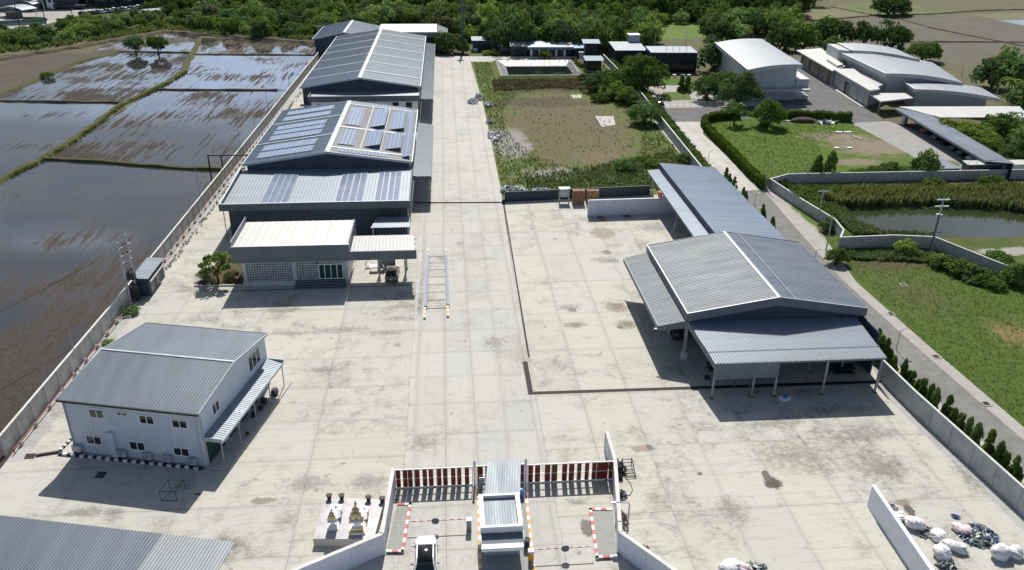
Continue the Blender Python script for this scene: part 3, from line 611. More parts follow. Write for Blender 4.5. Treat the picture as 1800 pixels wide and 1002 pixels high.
# front block
b = MB(); b.box((-32.8, 117, 0), (-6.3, 131.75, 5.25)); b.build('front_block', M['clad'], t)
MB().sheet((-33.6, 116.2, 5.2), (-6.05, 116.2, 5.3), (-33.6, 131.7, 6.1), (-6.05, 131.7, 6.2), .5).build('front_roof', M['roofgrey'], t)
b = MB(); b.hexa([(-33.85, 116.0, 4.75), (-5.85, 116.0, 4.75), (-5.85, 116.18, 4.75), (-33.85, 116.18, 4.75), (-33.85, 116.0, 5.75), (-5.85, 116.0, 5.85), (-5.85, 116.18, 5.85), (-33.85, 116.18, 5.75)])
b.hexa([(-33.85, 116.19, 4.75), (-33.65, 116.19, 4.75), (-33.65, 131.3, 5.2), (-33.85, 131.3, 5.2), (-33.85, 116.19, 5.75), (-33.65, 116.19, 5.75), (-33.65, 131.3, 6.75), (-33.85, 131.3, 6.75)])
b.hexa([(-6.03, 116.19, 4.75), (-5.85, 116.19, 4.75), (-5.85, 131.2, 4.9), (-6.03, 131.2, 4.9), (-6.03, 116.19, 5.85), (-5.85, 116.19, 5.85), (-5.85, 131.2, 6.35), (-6.03, 131.2, 6.35)])
b.build('parapet', M['fascia'], t)
b = MB(); b.box((-33.87, 115.98, 5.86), (-5.83, 116.2, 5.90)); b.hexa([(-33.87, 116.21, 5.76), (-33.63, 116.21, 5.76), (-33.63, 131.3, 6.76), (-33.87, 131.3, 6.76), (-33.87, 116.21, 5.82), (-33.63, 116.21, 5.82), (-33.63, 131.3, 6.82), (-33.87, 131.3, 6.82)]); b.build('parapet_cap', M['trim'], t)
zf = lambda y: 5.27+(y-116.2)/15.5*.9
for xa, xb in ((-28.0, -24.2), (-17.1, -13.1), (-11.2, -7.6)):
    for k in range(2):
        u0 = xa+(xb-xa)*(.52*k); u1 = u0+(xb-xa)*.48
        panel_array(t, [(u0, 116.6, zf(116.6)), (u1, 116.6, zf(116.6)), (u1, 129.4, zf(129.4)), (u0, 129.4, zf(129.4))], rows=12, cols=2)
zl = lambda x: on_slope(XR, ZR, X0, ZE, x); zr_ = lambda x: on_slope(XR, ZR, X1, ZE, x)
for ya, yb in ((133.2, 136.6), (137.3, 140.8), (144.0, 147.2), (147.9, 150.6), (151.2, 154.2), (158.0, 161.0), (162.6, 165.8)):
    xa, xb = -31.6, -22.4
    panel_array(t, [(xa, ya, zl(xa)), (xb, ya, zl(xb)), (xb, yb, zl(xb)), (xa, yb, zl(xa))], rows=2, cols=11)
for ya in (142.4, 156.2): # walkway strips
    MB().slab([(X0+.2, ya-.2, zl(X0+.2)+.12), (XR-.3, ya-.2, zl(XR-.3)+.12), (XR-.3, ya+.2, zl(XR-.3)+.12), (X0+.2, ya+.2, zl(X0+.2)+.12)], .05).build('roof_walkway', M['trim'], t)
for ya in (134.2, 147.4, 165.4):
    MB().slab([(XR+.3, ya-.25, zr_(XR+.3)+.12), (X1-.2, ya-.25, zr_(X1-.2)+.12), (X1-.2, ya+.25, zr_(X1-.2)+.12), (XR+.3, ya+.25, zr_(XR+.3)+.12)], .05).build('roof_walkway', M['trim'], t)
for x in (-14.6, -11.4):
    MB().slab([(x-.2, 134.6, zr_(x)+.13), (x+.2, 134.6, zr_(x)+.13), (x+.2, 165, zr_(x)+.13), (x-.2, 165, zr_(x)+.13)], .05).build('roof_walkway', M['roofdust'], t)
panel_array(t, [(-18, 132.0, zr_(-18)), (-10, 132.0, zr_(-10)), (-10, 133.7, zr_(-10)), (-18, 133.7, zr_(-18))], rows=1, cols=13)
panel_array(t, [(-19, 166.0, zr_(-19)), (-8, 166.0, zr_(-8)), (-8, 167.6, zr_(-8)), (-19, 167.6, zr_(-19))], rows=1, cols=16)
for ya, yb in ((136.2, 146.2), (149.2, 162.5)):
    for x0_, tilt in ((-18.6, .0), (-14.1, .75), (-10.6, .65)):
        wd = 2.7
        q = [(x0_, ya, zr_(x0_)+.05), (x0_+wd, ya, zr_(x0_+wd)+.05), (x0_+wd, yb, zr_(x0_+wd)+.05), (x0_, yb, zr_(x0_)+.05)]
        q = [(p[0], p[1], p[2]+(tilt if p[0] > x0_+1 else 0)) for p in q]
        f = panel_array(t, q, rows=9, cols=4)
        if tilt:
            rk = MB()
            for yy in (ya+.3, yb-.3): rk.tube((x0_+wd-.1, yy, zr_(x0_+wd)), (x0_+wd-.1, yy, zr_(x0_+wd)+tilt), .05)
            rk.build('rack', M['steel'], f)
panel_array(t, [(-7.6, 132.6, zr_(-7.6)+.1), (-6.3, 132.6, zr_(-6.3)+.5), (-6.3, 164.5, zr_(-6.3)+.5), (-7.6, 164.5, zr_(-7.6)+.1)], rows=24, cols=2)
for x in (-33.6, -31.8, -20.6, -18.2, -8.2, -7.3): MB().tube((x, 116.9 if x > -33 else 117.2, 0), (x, 116.9 if x > -33 else 117.2, 4.7), .06).build('downpipe', M['fascia'], t)
def side_canopy(t, x0, x1, y0, y1, zi, zo, nc=7):
    b = MB().sheet((x0, y1, zi), (x0, y0, zi), (x1, y1, zo), (x1, y0, zo), .45).build('canopy_roof', M['roofgrey'], t)
    MB().box((x1+.003, y0, zo-.25), (x1+.08, y1, zo+.08)).build('canopy_fascia', M['fascia'], t)
    MB().box((x0, y0-.06, zo-.3), (x1, y0-.003, zi-.08)).build('canopy_fascia', M['fascia'], t)
    for k in range(nc):
        y = y0+.3+(y1-y0-.6)*k/(nc-1); column(t, x1-.3, y, 0, zo-.06, .08)
side_canopy(t, -5.9, -2.85, 131.0, 166.2, 4.9, 4.45)
for k in range(4):
    y = 138+k*7.5; MB().box((-6.47, y, 0), (-6.42, y+4, 3.6)).build('roller_door', M['fascia'], t)
# ------------------------------------------------------------------ far warehouse
t = thing('long_warehouse', 'farther slate warehouse with pale lines across its dark gabled roof', 'warehouse', (-19.6, 189, 0))
X0, X1, XR, Y0, Y1, ZE, ZR = -33.2, -5.9, -19.6, 189.5, 264.5, 7.5, 9.6
gable_hall(t, X0, X1, XR, Y0, Y1, ZE, ZR, (M['roofblue'], M['roofgrey'], M['clad']), .6, lines=1)  # right slope's sun glare put into the colour as a paler sheet
zl = lambda x: on_slope(XR, ZR, X0, ZE, x); zr_ = lambda x: on_slope(XR, ZR, X1, ZE, x)
for k in range(6):
    y = 198+k*11.6
    for xa, xb, zz in ((X0+.1, XR-.4, zl), (XR+.4, X1-.1, zr_)):
        MB().slab([(xa, y-.22, zz(xa)+.12), (xb, y-.22, zz(xb)+.12), (xb, y+.22, zz(xb)+.12), (xa, y+.22, zz(xa)+.12)], .05).build('roof_strip', M['trim'], t)
b = MB(); b.box((-30.2, 185.0, 0), (-6.6, 189.95, 5.7)); b.build('front_wall', M['white'], t)
MB().sheet((-30.4, 184.3, 5.9), (-6.2, 184.3, 5.9), (-30.4, 189.9, 6.5), (-6.2, 189.9, 6.5), .5).build('front_roof', M['roofgrey'], t)
b = MB(); b.box((-30.7, 184.1, 5.3), (-6.0, 184.27, 6.55)); b.box((-30.7, 184.28, 5.3), (-30.52, 189.9, 6.6)); b.box((-6.13, 184.28, 5.3), (-6.0, 189.9, 6.6)); b.build('parapet', M['fascia'], t)
MB().box((-30.72, 184.08, 6.551), (-5.98, 184.29, 6.62)).build('parapet_cap', M['trim'], t)
for x in (-12.2, -9.2): win(t, (x, 185.0), (1, 0), (0, -1), 0, 1.5, 3.3, 5.0, panes=1)
MB().box((-29, 184.9, 0), (-26.0, 184.98, 4.6)).build('door', M['dark'], t)
MB().box((-33.3, 188.3, 3.4), (-30.8, 189.4, 3.7)).build('side_awning', M['roofgrey'], t)
side_canopy(t, -5.85, -3.05, 188.5, 268.0, 4.9, 4.5, 10)
# ------------------------------------------------------------------ sheds behind
def simple_gable(name, label, x0, x1, y0, y1, ze, zr, roof, wall, cat='shed'):
    t = thing(name, label, cat, ((x0+x1)/2, y0, 0)); gable_hall(t, x0, x1, (x0+x1)/2, y0, y1, ze, zr, (roof, roof, wall), .7, lines=1); return t
simple_gable('gabled_shed', 'small grey gabled shed behind the left corner of the farther warehouse', -42, -22, 272, 300, 5.6, 7.6, M['roofblue'], M['clad'])
t = thing('flat_roofed_shed', 'shed with pale flat roof behind the right corner of the farther warehouse', 'shed', (-10, 278, 0))
MB().box((-20, 281.5, 0), (-1.4, 297, 5.0)).build('wall', M['clad'], t)
MB().sheet((-22, 280, 6.4), (-2.5, 280, 6.4), (-22, 298, 6.6), (-2.5, 298, 6.6), .7).build('roof', M['roofwhite'], t)
MB().box((-22, 279.8, 4.8), (-2.45, 279.98, 6.45)).build('fascia', M['cladgrey'], t); MB().slab([(-2.4, 279.8, 6.4), (1.2, 279.8, 5.2), (1.2, 298, 5.2), (-2.4, 298, 6.4)], .2).build('side_roof', M['clad'], t)
# ------------------------------------------------------------------ front office
t = thing('front_office', 'office with white flat roof and block screen wall in front of the solar warehouse', 'office', (-20.5, 100.1, 0))
MB().box((-27.4, 100.1, 0), (-13.7, 108.0, 4.4)).build('wall', M['trim'], t)
MB().sheet((-28.15, 99.4, 5.75), (-13.35, 99.4, 5.75), (-28.15, 108.4, 5.85), (-13.35, 108.4, 5.85), .9, .02, .15).build('roof', M['roofwhite'], t)
MB().box((-28.3, 99.15, 3.65), (-13.2, 99.35, 5.95)).build('fascia', M['fascia'], t); MB().box((-13.33, 99.36, 3.65), (-13.2, 108.5, 5.95)).build('fascia', M['fascia'], t)
MB().box((-28.3, 99.36, 3.65), (-28.17, 108.5, 6.6)).build('side_fascia', M['cladgrey'], t); MB().box((-28.16, 99.36, 3.65), (-13.34, 100.09, 3.72)).build('soffit', M['cladgrey'], t)
MB().box((-28.34, 99.11, 5.951), (-13.16, 99.4, 6.0)).build('roof_edge', M['trim'], t)
def screen(x0, x1, z0, z1):
    b = MB(); nx = int((x1-x0)/.32); nz = int((z1-z0)/.32)
    for i in range(nx+1): xx = x0+(x1-x0)*i/nx; b.box((xx-.045, 99.98, z0), (xx+.045, 100.06, z1))
    for j in range(nz+1): zz = z0+(z1-z0)*j/nz; b.box((x0, 99.985, zz-.045), (x1, 100.055, zz+.045))
    s = b.build('block_screen', M['trim'], t); MB().box((x0, 100.06, z0), (x1, 100.095, z1)).build('screen_backing', M['screenshade'], s)
screen(-26.9, -21.0, .75, 3.6); screen(-20.4, -17.6, .75, 3.6); screen(-17.6, -14.3, 2.9, 3.6)
for x in (-27.3, -20.85, -14.2): MB().box((x, 99.9, 0), (x+.4, 100.08, 3.64)).build('pilaster', M['trim'], t)
win(t, (-17.5, 100.02), (1, 0), (0, -1), 0, 3.2, .75, 2.9, 'greenglass', 4, .09, name='glass_door')
for k in range(4): MB().box((-20.6, 98.4+k*.42, 0), (-14.0, 98.81+k*.42, .17*(k+1))).build('step', M['fascia'], t)
MB().box((-27.45, 99.75, 0), (-20.7, 100.08, .7)).build('plinth', M['trim'], t)
t = thing('carport', 'carport with translucent ribbed roof beside the front office', 'carport', (-9, 99.5, 0))
MB().sheet((-13.1, 99.4, 4.75), (-4.6, 99.4, 4.75), (-13.1, 104.6, 4.95), (-4.9, 104.6, 4.95), .45).build('roof', M['polyroof'], t)
b = MB(); b.box((-13.15, 99.12, 3.7), (-4.45, 99.3, 4.95)); b.build('fascia', M['fascia'], t)
b = MB(); [b.box((-13.1, y, 4.5), (-4.6, y+.1, 4.68)) for y in (100.5, 102.2, 104)]; b.build('purlin', M['steel'], t)
for x in (-9.6, -6.1): column(t, x, 100.6, 0, 4.6, .1)
for x in (-9.6, -6.1): column(t, x, 104.3, 0, 4.6, .1)
t = thing('lean_to', 'low lean-to roof behind the carport against the slate warehouse', 'lean-to', (-8, 110, 0))
MB().sheet((-11.5, 112, 3.2), (-5.8, 112, 3.2), (-10.8, 115.6, 3.5), (-5.9, 115.6, 3.5), .4).build('roof', M['roofgrey'], t)
for x in (-11.2, -6.1): column(t, x, 112.3, 0, 3.1, .07)
MB().box((-11.0, 114.8, 0), (-6.1, 114.9, 3.1)).build('back_wall', M['clad'], t)
def prop(name, label, cat, mb, mat, group=None, smooth=False, org=None): return tag(mb.build(name, M[mat], None, org, smooth), label, cat, group)
# table and chairs in the carport, hedge pots
t = thing('garden_table', 'white table standing in the sunlit gap of the carport', 'table', tuple(P(658, 476)))
c = P(658, 476); MB().box((c.x-.6, c.y-.45, .7), (c.x+.6, c.y+.45, .76)).build('tabletop', M['white'], t)
for sx in (-.5, .5):
    for sy in (-.35, .35): MB().box((c.x+sx-.03, c.y+sy-.03, 0), (c.x+sx+.03, c.y+sy+.03, .7)).build('leg', M['white'], t)
def chair(c, rot, label, mat='white'):
    t = thing('garden_chair', label, 'chair', (c[0], c[1], 0)); v = lambda x, y, z: (c[0]+x, c[1]+y, z)
    MB().box(v(-.25, -.25, .42), v(.25, .25, .47)).build('seat', M[mat], t); MB().box(v(-.25, .2, .475), v(.25, .25, .95)).build('backrest', M[mat], t)
    for sx in (-.22, .22):
        for sy in (-.22, .22): MB().box(v(sx-.025, sy-.025, 0), v(sx+.025, sy+.025, .418)).build('leg', M[mat], t)
    t.rotation_euler = (0, 0, rot); return t
chair(P(672, 478), -1.2, 'white chair right of the white table in the carport'); chair(P(647, 470), 1.2, 'white chair left of the white table in the carport')
c = P(680, 470); MB_ = thing('storage_crate', 'grey slatted metal crate standing in the shade of the carport', 'crate', tuple(c))
b = MB(); [b.box((c.x-1.1, c.y-.6, .1+k*.3), (c.x+1.1, c.y+.6, .28+k*.3)) for k in range(5)]; b.build('slats', M['steel'], MB_)
b = MB(); [b.box((c.x+x-.05, c.y+y-.05, 0), (c.x+x+.05, c.y+y+.05, 1.62)) for x in (-1.12, 1.12) for y in (-.62, .62)]; b.build('frame', M['darksteel'], MB_)
t = thing('planting_bed', 'weedy planting bed with kerb beside the front office', 'planting bed', (-30.6, 104, 0))
flatb = MB().poly([(-33.9, 100.4, .06), (-27.5, 100.2, .06), (-27.5, 109, .06), (-32.6, 110.5, .06)]).build('soil', ground_mix('bed_soil', (.09, .065, .035), (.13, .11, .05), colB=(.10, .12, .03), scale=.7, bump=1), t)
MB().obox((-34.0, 100.15), (6.6, -.2), (0, .2), 0, .2).build('kerb', M['kerbc'], t)
# ------------------------------------------------------------------ weighbridge
t = thing('weighbridge', 'vehicle weighbridge with bluish side rails and striped ends set in the road', 'weighbridge', (-2.4, 98, 0))
a0, a1 = P(747, 543), P(752, 451); r0, r1 = P(787, 540), P(784, 451)
for p0, p1 in ((a0, a1), (r0, r1)):
    MB().obox((p0.x-.12, p0.y), (p1.x-p0.x, p1.y-p0.y), (.36, 0), 0, .42).build('rail', M['railblue'], t)
for q, s in ((a0, -1), (r0, 1)):
    for e, (qq, dy, n_) in enumerate(((q, -.55, 5),)):
        for k in range(n_): MB().obox((qq.x-.14+s*.0, qq.y-.55*(k+1)), (.3, 0), (0, .52), 0, .3).build('kerb_block', M['yelkerb' if k % 2 else 'whitekerb'], t)
for q in (a1, r1):
    for k in range(3): MB().obox((q.x-.14, q.y+.1+.75*k), (.3, 0), (0, .5), 0, .3).build('kerb_block', M['yelkerb' if k % 2 else 'whitekerb'], t)
MB().poly([(a0.x+.2, a0.y, .012), (r0.x-.2, r0.y, .012), (r1.x-.2, r1.y, .012), (a1.x+.2, a1.y, .012)]).build('deck', M['yard'], t)
b = MB()
for k in range(8): y = a0.y+(a1.y-a0.y)*k/7; b.box((a0.x+.2, y-.07, .014), (r0.x-.25, y+.07, .02))
b.build('deck_joint', M['drain'], t)
prop('gravel_strip', 'rough gravel strip along the outer side of the weighbridge', 'gravel strip', MB().obox((a0.x-.95, a0.y-1), (.25, 23.5), (.55, 0), .002, .02), 'gutter')
prop('cable_cover', 'black rubber cable cover laid across the concrete road', 'cable cover', MB().path([Vector((-5.8, 131.3, .06)), Vector((2, 130.9, .06)), Vector((9.2, 130.6, .06))], .1), 'drain')
prop('black_bin', 'small black box standing at the end of the slate wall', 'bin', MB().box((9.0, 130.2, 0), (9.5, 130.9, .7)), 'dark')
# ------------------------------------------------------------------ white two-storey house
HR, HL, BR, BL = Vector((-22.5, 61.45, 0)), Vector((-35.3, 64.55, 0)), Vector((-19.4, 75.2, 0)), Vector((-32.2, 78.3, 0))
t = thing('white_house', 'pale two-storey panel building with grey gabled roof and side awning', 'building', tuple(HL))
u = (HR-HL).normalized(); v = (BL-HL).normalized(); LU = (HR-HL).length; LV = (BL-HL).length; UP = lambda p, z: Vector((p.x, p.y, z))
ze, zr = 6.05, 7.0; mF, mR = (HL+BL)*.5, (HR+BR)*.5
b = MB(); b.poly([UP(HL, 0), UP(HR, 0), UP(HR, ze-.1), UP(HL, ze-.1)]); b.poly([UP(BR, 0), UP(BL, 0), UP(BL, ze-.1), UP(BR, ze-.1)])
b.poly([UP(HR, 0), UP(BR, 0), UP(BR, ze-.1), UP(mR, zr-.1), UP(HR, ze-.1)]); b.poly([UP(BL, 0), UP(HL, 0), UP(HL, ze-.1), UP(mF, zr-.1), UP(BL, ze-.1)])
b.build('wall', M['housewall'], t)
o_ = .28
for (A, B_, s) in ((HL, HR, -1), (BR, BL, 1)):
    m1, m2 = (mF, mR) if s < 0 else (mR, mF); e = u*(.22 if s < 0 else -.22)
    MB().sheet(UP(m1-e, zr), UP(m2+e, zr), UP(A-e+v*o_*s, ze-.04), UP(B_+e+v*o_*s, ze-.04), .3, .045).build('roof', M['roofhouse'], t)
    q = A-e+v*(o_*s); MB().obox(q+v*(.005*s), (B_-A)+e*2, v*(.14*s), ze-.22, ze-.02).build('gutter', M['darksteel'], t)
    MB().obox(A+u*(.2 if s < 0 else -.2), (B_-A)*.97, v*(.2*s), ze-.35, ze-.24).build('soffit', M['trim'], t)
MB().slab([UP(mF-u*.24-v*.11, zr+.07), UP(mR+u*.24-v*.11, zr+.07), UP(mR+u*.24+v*.11, zr+.07), UP(mF-u*.24+v*.11, zr+.07)], .05).build('ridge_cap', M['trim'], t)
for m_, h0, b0 in ((mR+u*.24, HR+u*.24-v*.28, BR+u*.24+v*.28), (mF-u*.3, HL-u*.3-v*.28, BL-u*.3+v*.28)):
    b = MB()
    for e in (h0, b0): b.hexa([UP(e, ze-.2), UP(m_, zr-.18), UP(m_+u*.07, zr-.18), UP(e+u*.07, ze-.2), UP(e, ze+.03), UP(m_, zr+.06), UP(m_+u*.07, zr+.06), UP(e+u*.07, ze+.03)])
    b.build('barge_board', M['trim'], t)
nF, nR = -v, u
def fx(px_, py_): # distance along the front wall seen at pixel
    r_ = ray(px_, py_); k = (HL-Vector((0, 0, 47))).dot(v)/r_.dot(v) if abs(r_.dot(v)) > 1e-6 else 0
    q = r_*k+Vector((0, 0, 47)); return (q-HL).dot(u), q.z
for (a, c, gl) in (((157, 718), (184, 734), 'greenglass'), ((206, 723.5), (225, 729.5), 'blue'), ((246, 728), (272.5, 744), 'glass'), ((304, 735), (331.5, 750.5), 'glass'), ((152, 765), (180, 780.5), 'glass'), ((229, 774.5), (257, 790.5), 'glass'), ((307, 784), (335, 799.5), 'glass')):
    s0, z1 = fx(*a); s1, z0 = fx(*c); win(t, HL, u, nF, s0-.08, s1+.08, z0-.05, z1+.05, 'glass' if gl == 'blue' else gl)
for (a, c) in (((363, 718), (379, 732)), ((447.5, 625), (468, 645))):
    pass
win(t, HR, v, nR, 2.3, 3.6, 4.0, 5.1); win(t, HR, v, nR, 10.0, 12.6, 3.9, 5.6, panes=3)
for q in (HL+u*.15+nF*.08, HL+u*(LU-.3)+nF*.08, HR+v*.2+nR*.08): MB().tube(q, UP(q, ze-.3), .06).build('downpipe', M['trim'], t)
sC, _z = fx(203, 790); MB().obox(HL+u*(sC-.25)+nF*.003, u*.55, nF*.3, 0, 2.9).build('duct_box', M['housewall'], t)
b = MB()
for (x_, y0_, y1_) in ((153, 716, 764), (243, 727, 778), (301, 734, 786)):
    s, za = fx(x_, y0_); _s, zb = fx(x_+8, y1_); b.obox(HL+u*(s-.02)+nF*.003, u*.05, nF*.05, zb, za); b.obox(HL+u*(s+.031)+nF*.003, u*1.5, nF*.05, za-.03, za+.03)
b.build('conduit', M['white'], t)
for k, x_ in enumerate((142, 219, 263, 297, 341)):   # condensers sit on their own feet
    s, _z = fx(x_, 800); c0 = HL+u*(s-.4)+nF*.12
    a_ = thing('air_conditioner', ('leftmost', 'second from the left', 'middle', 'second from the right', 'rightmost')[k]+' of five air conditioner units at the foot of the pale building', 'air conditioner', tuple(c0), 'outdoor units along the foot of the pale building')
    b = MB(); b.obox(c0, u*.85, nF*.3, .42, 1.06); b.build('casing', M['trim'], a_)
    cc = c0+u*.33+nF*.302; b = MB(); b.tube(UP(cc, .74), UP(cc+nF*.02, .74), .24, .24, 14); b.build('fan_grille', M['steel'], a_)
    [MB().obox(c0+u*q, u*.08, nF*.3, 0, .419).build('foot', M['darksteel'], a_) for q in (.08, .68)]
# side awning with columns
A0, A1 = HR+v*.1+u*.01, HR+v*14.0+u*.01; O0, O1 = A0+u*1.75, A1+u*1.75
MB().sheet(UP(A0, 3.25), UP(A1, 3.25), UP(O0, 3.0), UP(O1, 3.0), .3, .035).build('awning', M['roofgrey'], t)
b = MB(); b.obox(O0+u*.005, A1-A0, u*.07, 2.78, 3.06); b.obox(A0-v*.07, u*1.8, v*.065, 2.9, 3.3); b.obox(A1+v*.005, u*1.8, v*.065, 2.9, 3.3); b.build('awning_fascia', M['trim'], t)
for k in range(5): q = O0-u*.15+v*(.1+13.7*k/4); column(t, q.x, q.y, .1, 2.95, .045, foot=False)
b = MB(); b.obox(HR-v*.1+u*.01, u*2.1, v*14.9, .003, .13); b.build('porch_slab', M['kerbc'], t)
MB().obox(HR+v*.3+u*.005, u*.03, v*3.2, .14, 2.6).build('green_door', M['greenglass'], t)
for s in (4.4, 6.9, 9.2): MB().obox(HR+v*s+u*.005, u*.03, v*1.5, .14, 2.4).build('door', M['glass'], t)
for k, (s, d, lab, r_) in enumerate(((8.2, .5, 'dark jumble of small things on the porch below the awning', .3), (9.4, .7, 'dark sack on the porch of the pale building', .35), (10.6, .5, 'black heap by the porch wall', .4), (12.2, .9, 'black cloth bundle at the far end of the porch', .45), (5.2, 1.2, 'small black bag lying on the porch slab', .18))):
    q = HR+v*s+u*(d+.3); prop('porch_clutter', lab, 'clutter', MB().blob((q.x, q.y, .13+r_*.6), (r_, r_*1.1, r_*.8), k, .3, 2, .7), 'dark', org=(q.x, q.y, .13))
# striped kerb along the front strip
t = thing('striped_kerb', 'black and white striped kerb in front of the pale building', 'kerb', tuple(P(102, 799)))
k0, k1 = P(102, 800), P(356, 827); L = (k1-k0).length; d = (k1-k0).normalized(); n_ = Vector((-d.y, d.x, 0)); nb = 33
for i in range(nb): MB().obox(k0+d*(L*i/nb), d*(L/nb-.004), n_*.25, 0, .2).build('kerb_block', M['whitekerb' if i % 2 else 'blackkerb'], t)
struct('kerb_fill', MB().poly([k0+n_*.26+Z*.1, k1+n_*.26+Z*.1, UP(HR, .1), UP(HL, .1), UP(HL-u*1.5+v*.5, .1)][:4]), M['gutter'])
t = thing('striped_kerb', 'black and white kerb running back along the left side of the pale building', 'kerb', tuple(k0))
k2 = P(131, 770); d2 = (k2-k0).normalized(); n2 = Vector((-d2.y, d2.x, 0)); L2 = (k2-k0).length
for i in range(8): MB().obox(k0+d2*(.3+(L2-.3)*i/8), d2*(L2/8-.01), n2*.22, 0, .2).build('kerb_block', M['whitekerb' if i % 2 else 'blackkerb'], t)
prop('black_kerb', 'plain black kerb between the pit cover and the striped kerb', 'kerb', MB().obox(P(63, 803), P(101, 797)-P(63, 803), (0, .25), 0, .16), 'blackkerb')
prop('pit_cover', 'dark steel pit cover at the end of the gutter by the left wall', 'cover', MB().obox(P(42, 807), P(60, 806)-P(42, 807), P(46, 798)-P(42, 807), 0, .03), 'drain')
prop('pit_cover', 'dark grey drain cover in the shadow in front of the pale building', 'cover', MB().obox(P(165, 840), P(181, 841)-P(165, 840), P(173, 829)-P(165, 840), .003, .03), 'walldark')
c = P(305, 870); t = thing('steel_stand', 'thin rusty steel frame left standing on the yard in the shadow', 'frame', tuple(c))
b = MB(); e1, e2 = Vector((1.35, -.1, 0)), Vector((.3, 1.5, 0)); q = [c-e1*.5-e2*.5, c+e1*.5-e2*.5, c+e1*.5+e2*.5, c-e1*.5+e2*.5]
for i in range(4): b.tube(UP(q[i], 0), UP(q[i], 1.0), .025); b.tube(UP(q[i], 1.0), UP(q[(i+1) % 4], 1.0), .025)
b.tube(UP(q[0], .03), UP(q[1], .03), .025); b.tube(UP(q[0], .03), UP(q[2], 1.0), .02); b.build('frame', M['darksteel'], t)
prop('steel_scrap', 'short dark steel bar lying on the yard beside the shadow edge', 'scrap', MB().box((P(348, 869).x-.25, P(348, 869).y-.05, 0), (P(348, 869).x+.25, P(348, 869).y+.05, .08)), 'darksteel')
# ------------------------------------------------------------------ ribbed canopy, bottom left
t = thing('parking_canopy', 'long ribbed blue-grey parking canopy at the lower left corner', 'canopy', tuple(P(412, 953)))
c1 = P(412, 953, 2.9); c0 = P(0, 906, 2.9); uu = (c0-c1).normalized(); vv = Vector((uu.y, -uu.x, 0)); vv = -vv if vv.y > 0 else vv
sp = (P(288, 937, 2.9)-c1).length
D = vv*5.2+Z*-.25
MB().sheet(c1+uu*sp, c1+uu*30, c1+uu*sp+D, c1+uu*30+D, .26, .05, duty=.5).build('roof', M['roofhouse'], t)
MB().sheet(c1, c1+uu*sp, c1+D, c1+uu*sp+D, .26, .05, duty=.5).build('clear_roof', M['hallroof'], t)
b = MB(); [b.tube(c1+uu*.2+vv*s-Z*(.16+.25*s/5.2), c1+uu*29.5+vv*s-Z*(.16+.25*s/5.2), .05) for s in (.3, 2.5, 4.8)]; b.build('purlin', M['steel'], t)
for k in range(7): q = c1+uu*(.6+4.6*k)+vv*2.5; column(t, q.x, q.y, 0, 2.7, .06)
# ------------------------------------------------------------------ gate, guard house, islands
ORD = ('leftmost', 'second', 'third', 'fourth', 'fifth', 'sixth', 'seventh', 'eighth')
def gate(label, x0, x1, y, slats, door=False):
    t = thing('sliding_gate', label, 'gate', (x0, y, 0)); H_ = 2.05
    b = MB(); b.box((x0, y-.05, H_-.09), (x1, y+.05, H_)); b.box((x0, y-.05, .05), (x1, y+.05, .16)); b.box((x0, y-.05, 1.02), (x1, y+.05, 1.07)); b.build('rail', M['white'], t)
    for a, c in slats: MB().box((x0+a, y-.035, .165), (x0+c, y+.035, H_-.095)).build('red_panel', M['redpanel'], t)
    for s in [0, x1-x0-.06]+[p[0]-.07 for p in slats[3::3]]: MB().box((x0+max(s, 0), y-.06, .06), (x0+max(s, 0)+.06, y+.06, H_-.01)).build('stile', M['white'], t)
    b = MB(); [b.tube((x0+s, y-.05, .08), (x0+s, y+.05, .08), .08) for s in (.6, (x1-x0)/2, x1-x0-.6)]; b.build('wheel', M['darksteel'], t); return t
GY = 57.35
sl = [(.11, .49), (.70, 1.10), (1.13, 1.54), (1.73, 2.16), (2.41, 2.81), (2.94, 3.35), (3.67, 4.05), (4.19, 4.59), (4.88, 5.29), (5.45, 5.80), (6.10, 6.48)]
gate('red and white sliding gate left of the guard house, casting slatted shade', -5.35, 1.45, GY, sl)
sl = [(.09, .51), (.69, 1.14), (1.56, 2.04), (2.2, 2.67), (3.1, 3.54), (3.71, 4.18), (4.48, 4.81), (5.14, 5.5), (5.77, 6.15), (6.21, 7.21), (7.28, 7.62)]
gate('red and white sliding gate right of the guard house with a wicket door', 6.25, 14.0, GY-.1, sl)
gate('short red and white gate section behind the guard house canopy', 1.75, 6.0, GY+.05, [(.1, .6), (.8, 1.3), (1.6, 2.1), (2.3, 2.8), (3.1, 3.6), (3.75, 4.2)])
for x, l in ((1.6, 'white gate post left of the guard house canopy'), (6.12, 'white gate post right of the guard house canopy')):
    t = thing('gate_post', l, 'post', (x, GY, 0)); MB().box((x-.09, GY-.2, 0), (x+.09, GY+.2, 2.4)).build('post', M['white'], t); MB().lathe((x, GY, 2.4), ((.14, 0), (.14, .06), (.03, .25)), 8).build('cap', M['white'], t)
corL, corR = P(674, 973), P(1087, 978)
wall_run('entrance_wall', 'pale panelled entrance wall left of the gate bending away past the shrine platform', [(-5.45, 57.6), (corL.x, corL.y), (-17, 43.5)], 2.0, 'wallpale', 'wallpale', 'walltop', 2.6, .2)
wall_run('entrance_wall', 'pale panelled entrance wall right of the gate with junk piled against it', [(14.1, 61.5), (14.05, 57.3), (corR.x+.1, corR.y+.4), (17.5, 42)], 2.1, 'wallpale', 'wallpale', 'walltop', 2.6, .2)
M['paving'] = concrete('paving_tiles', .42, .42, 0, 0, base=(.36, .37, .355), grime=.35, joint=.012, tone=.06)
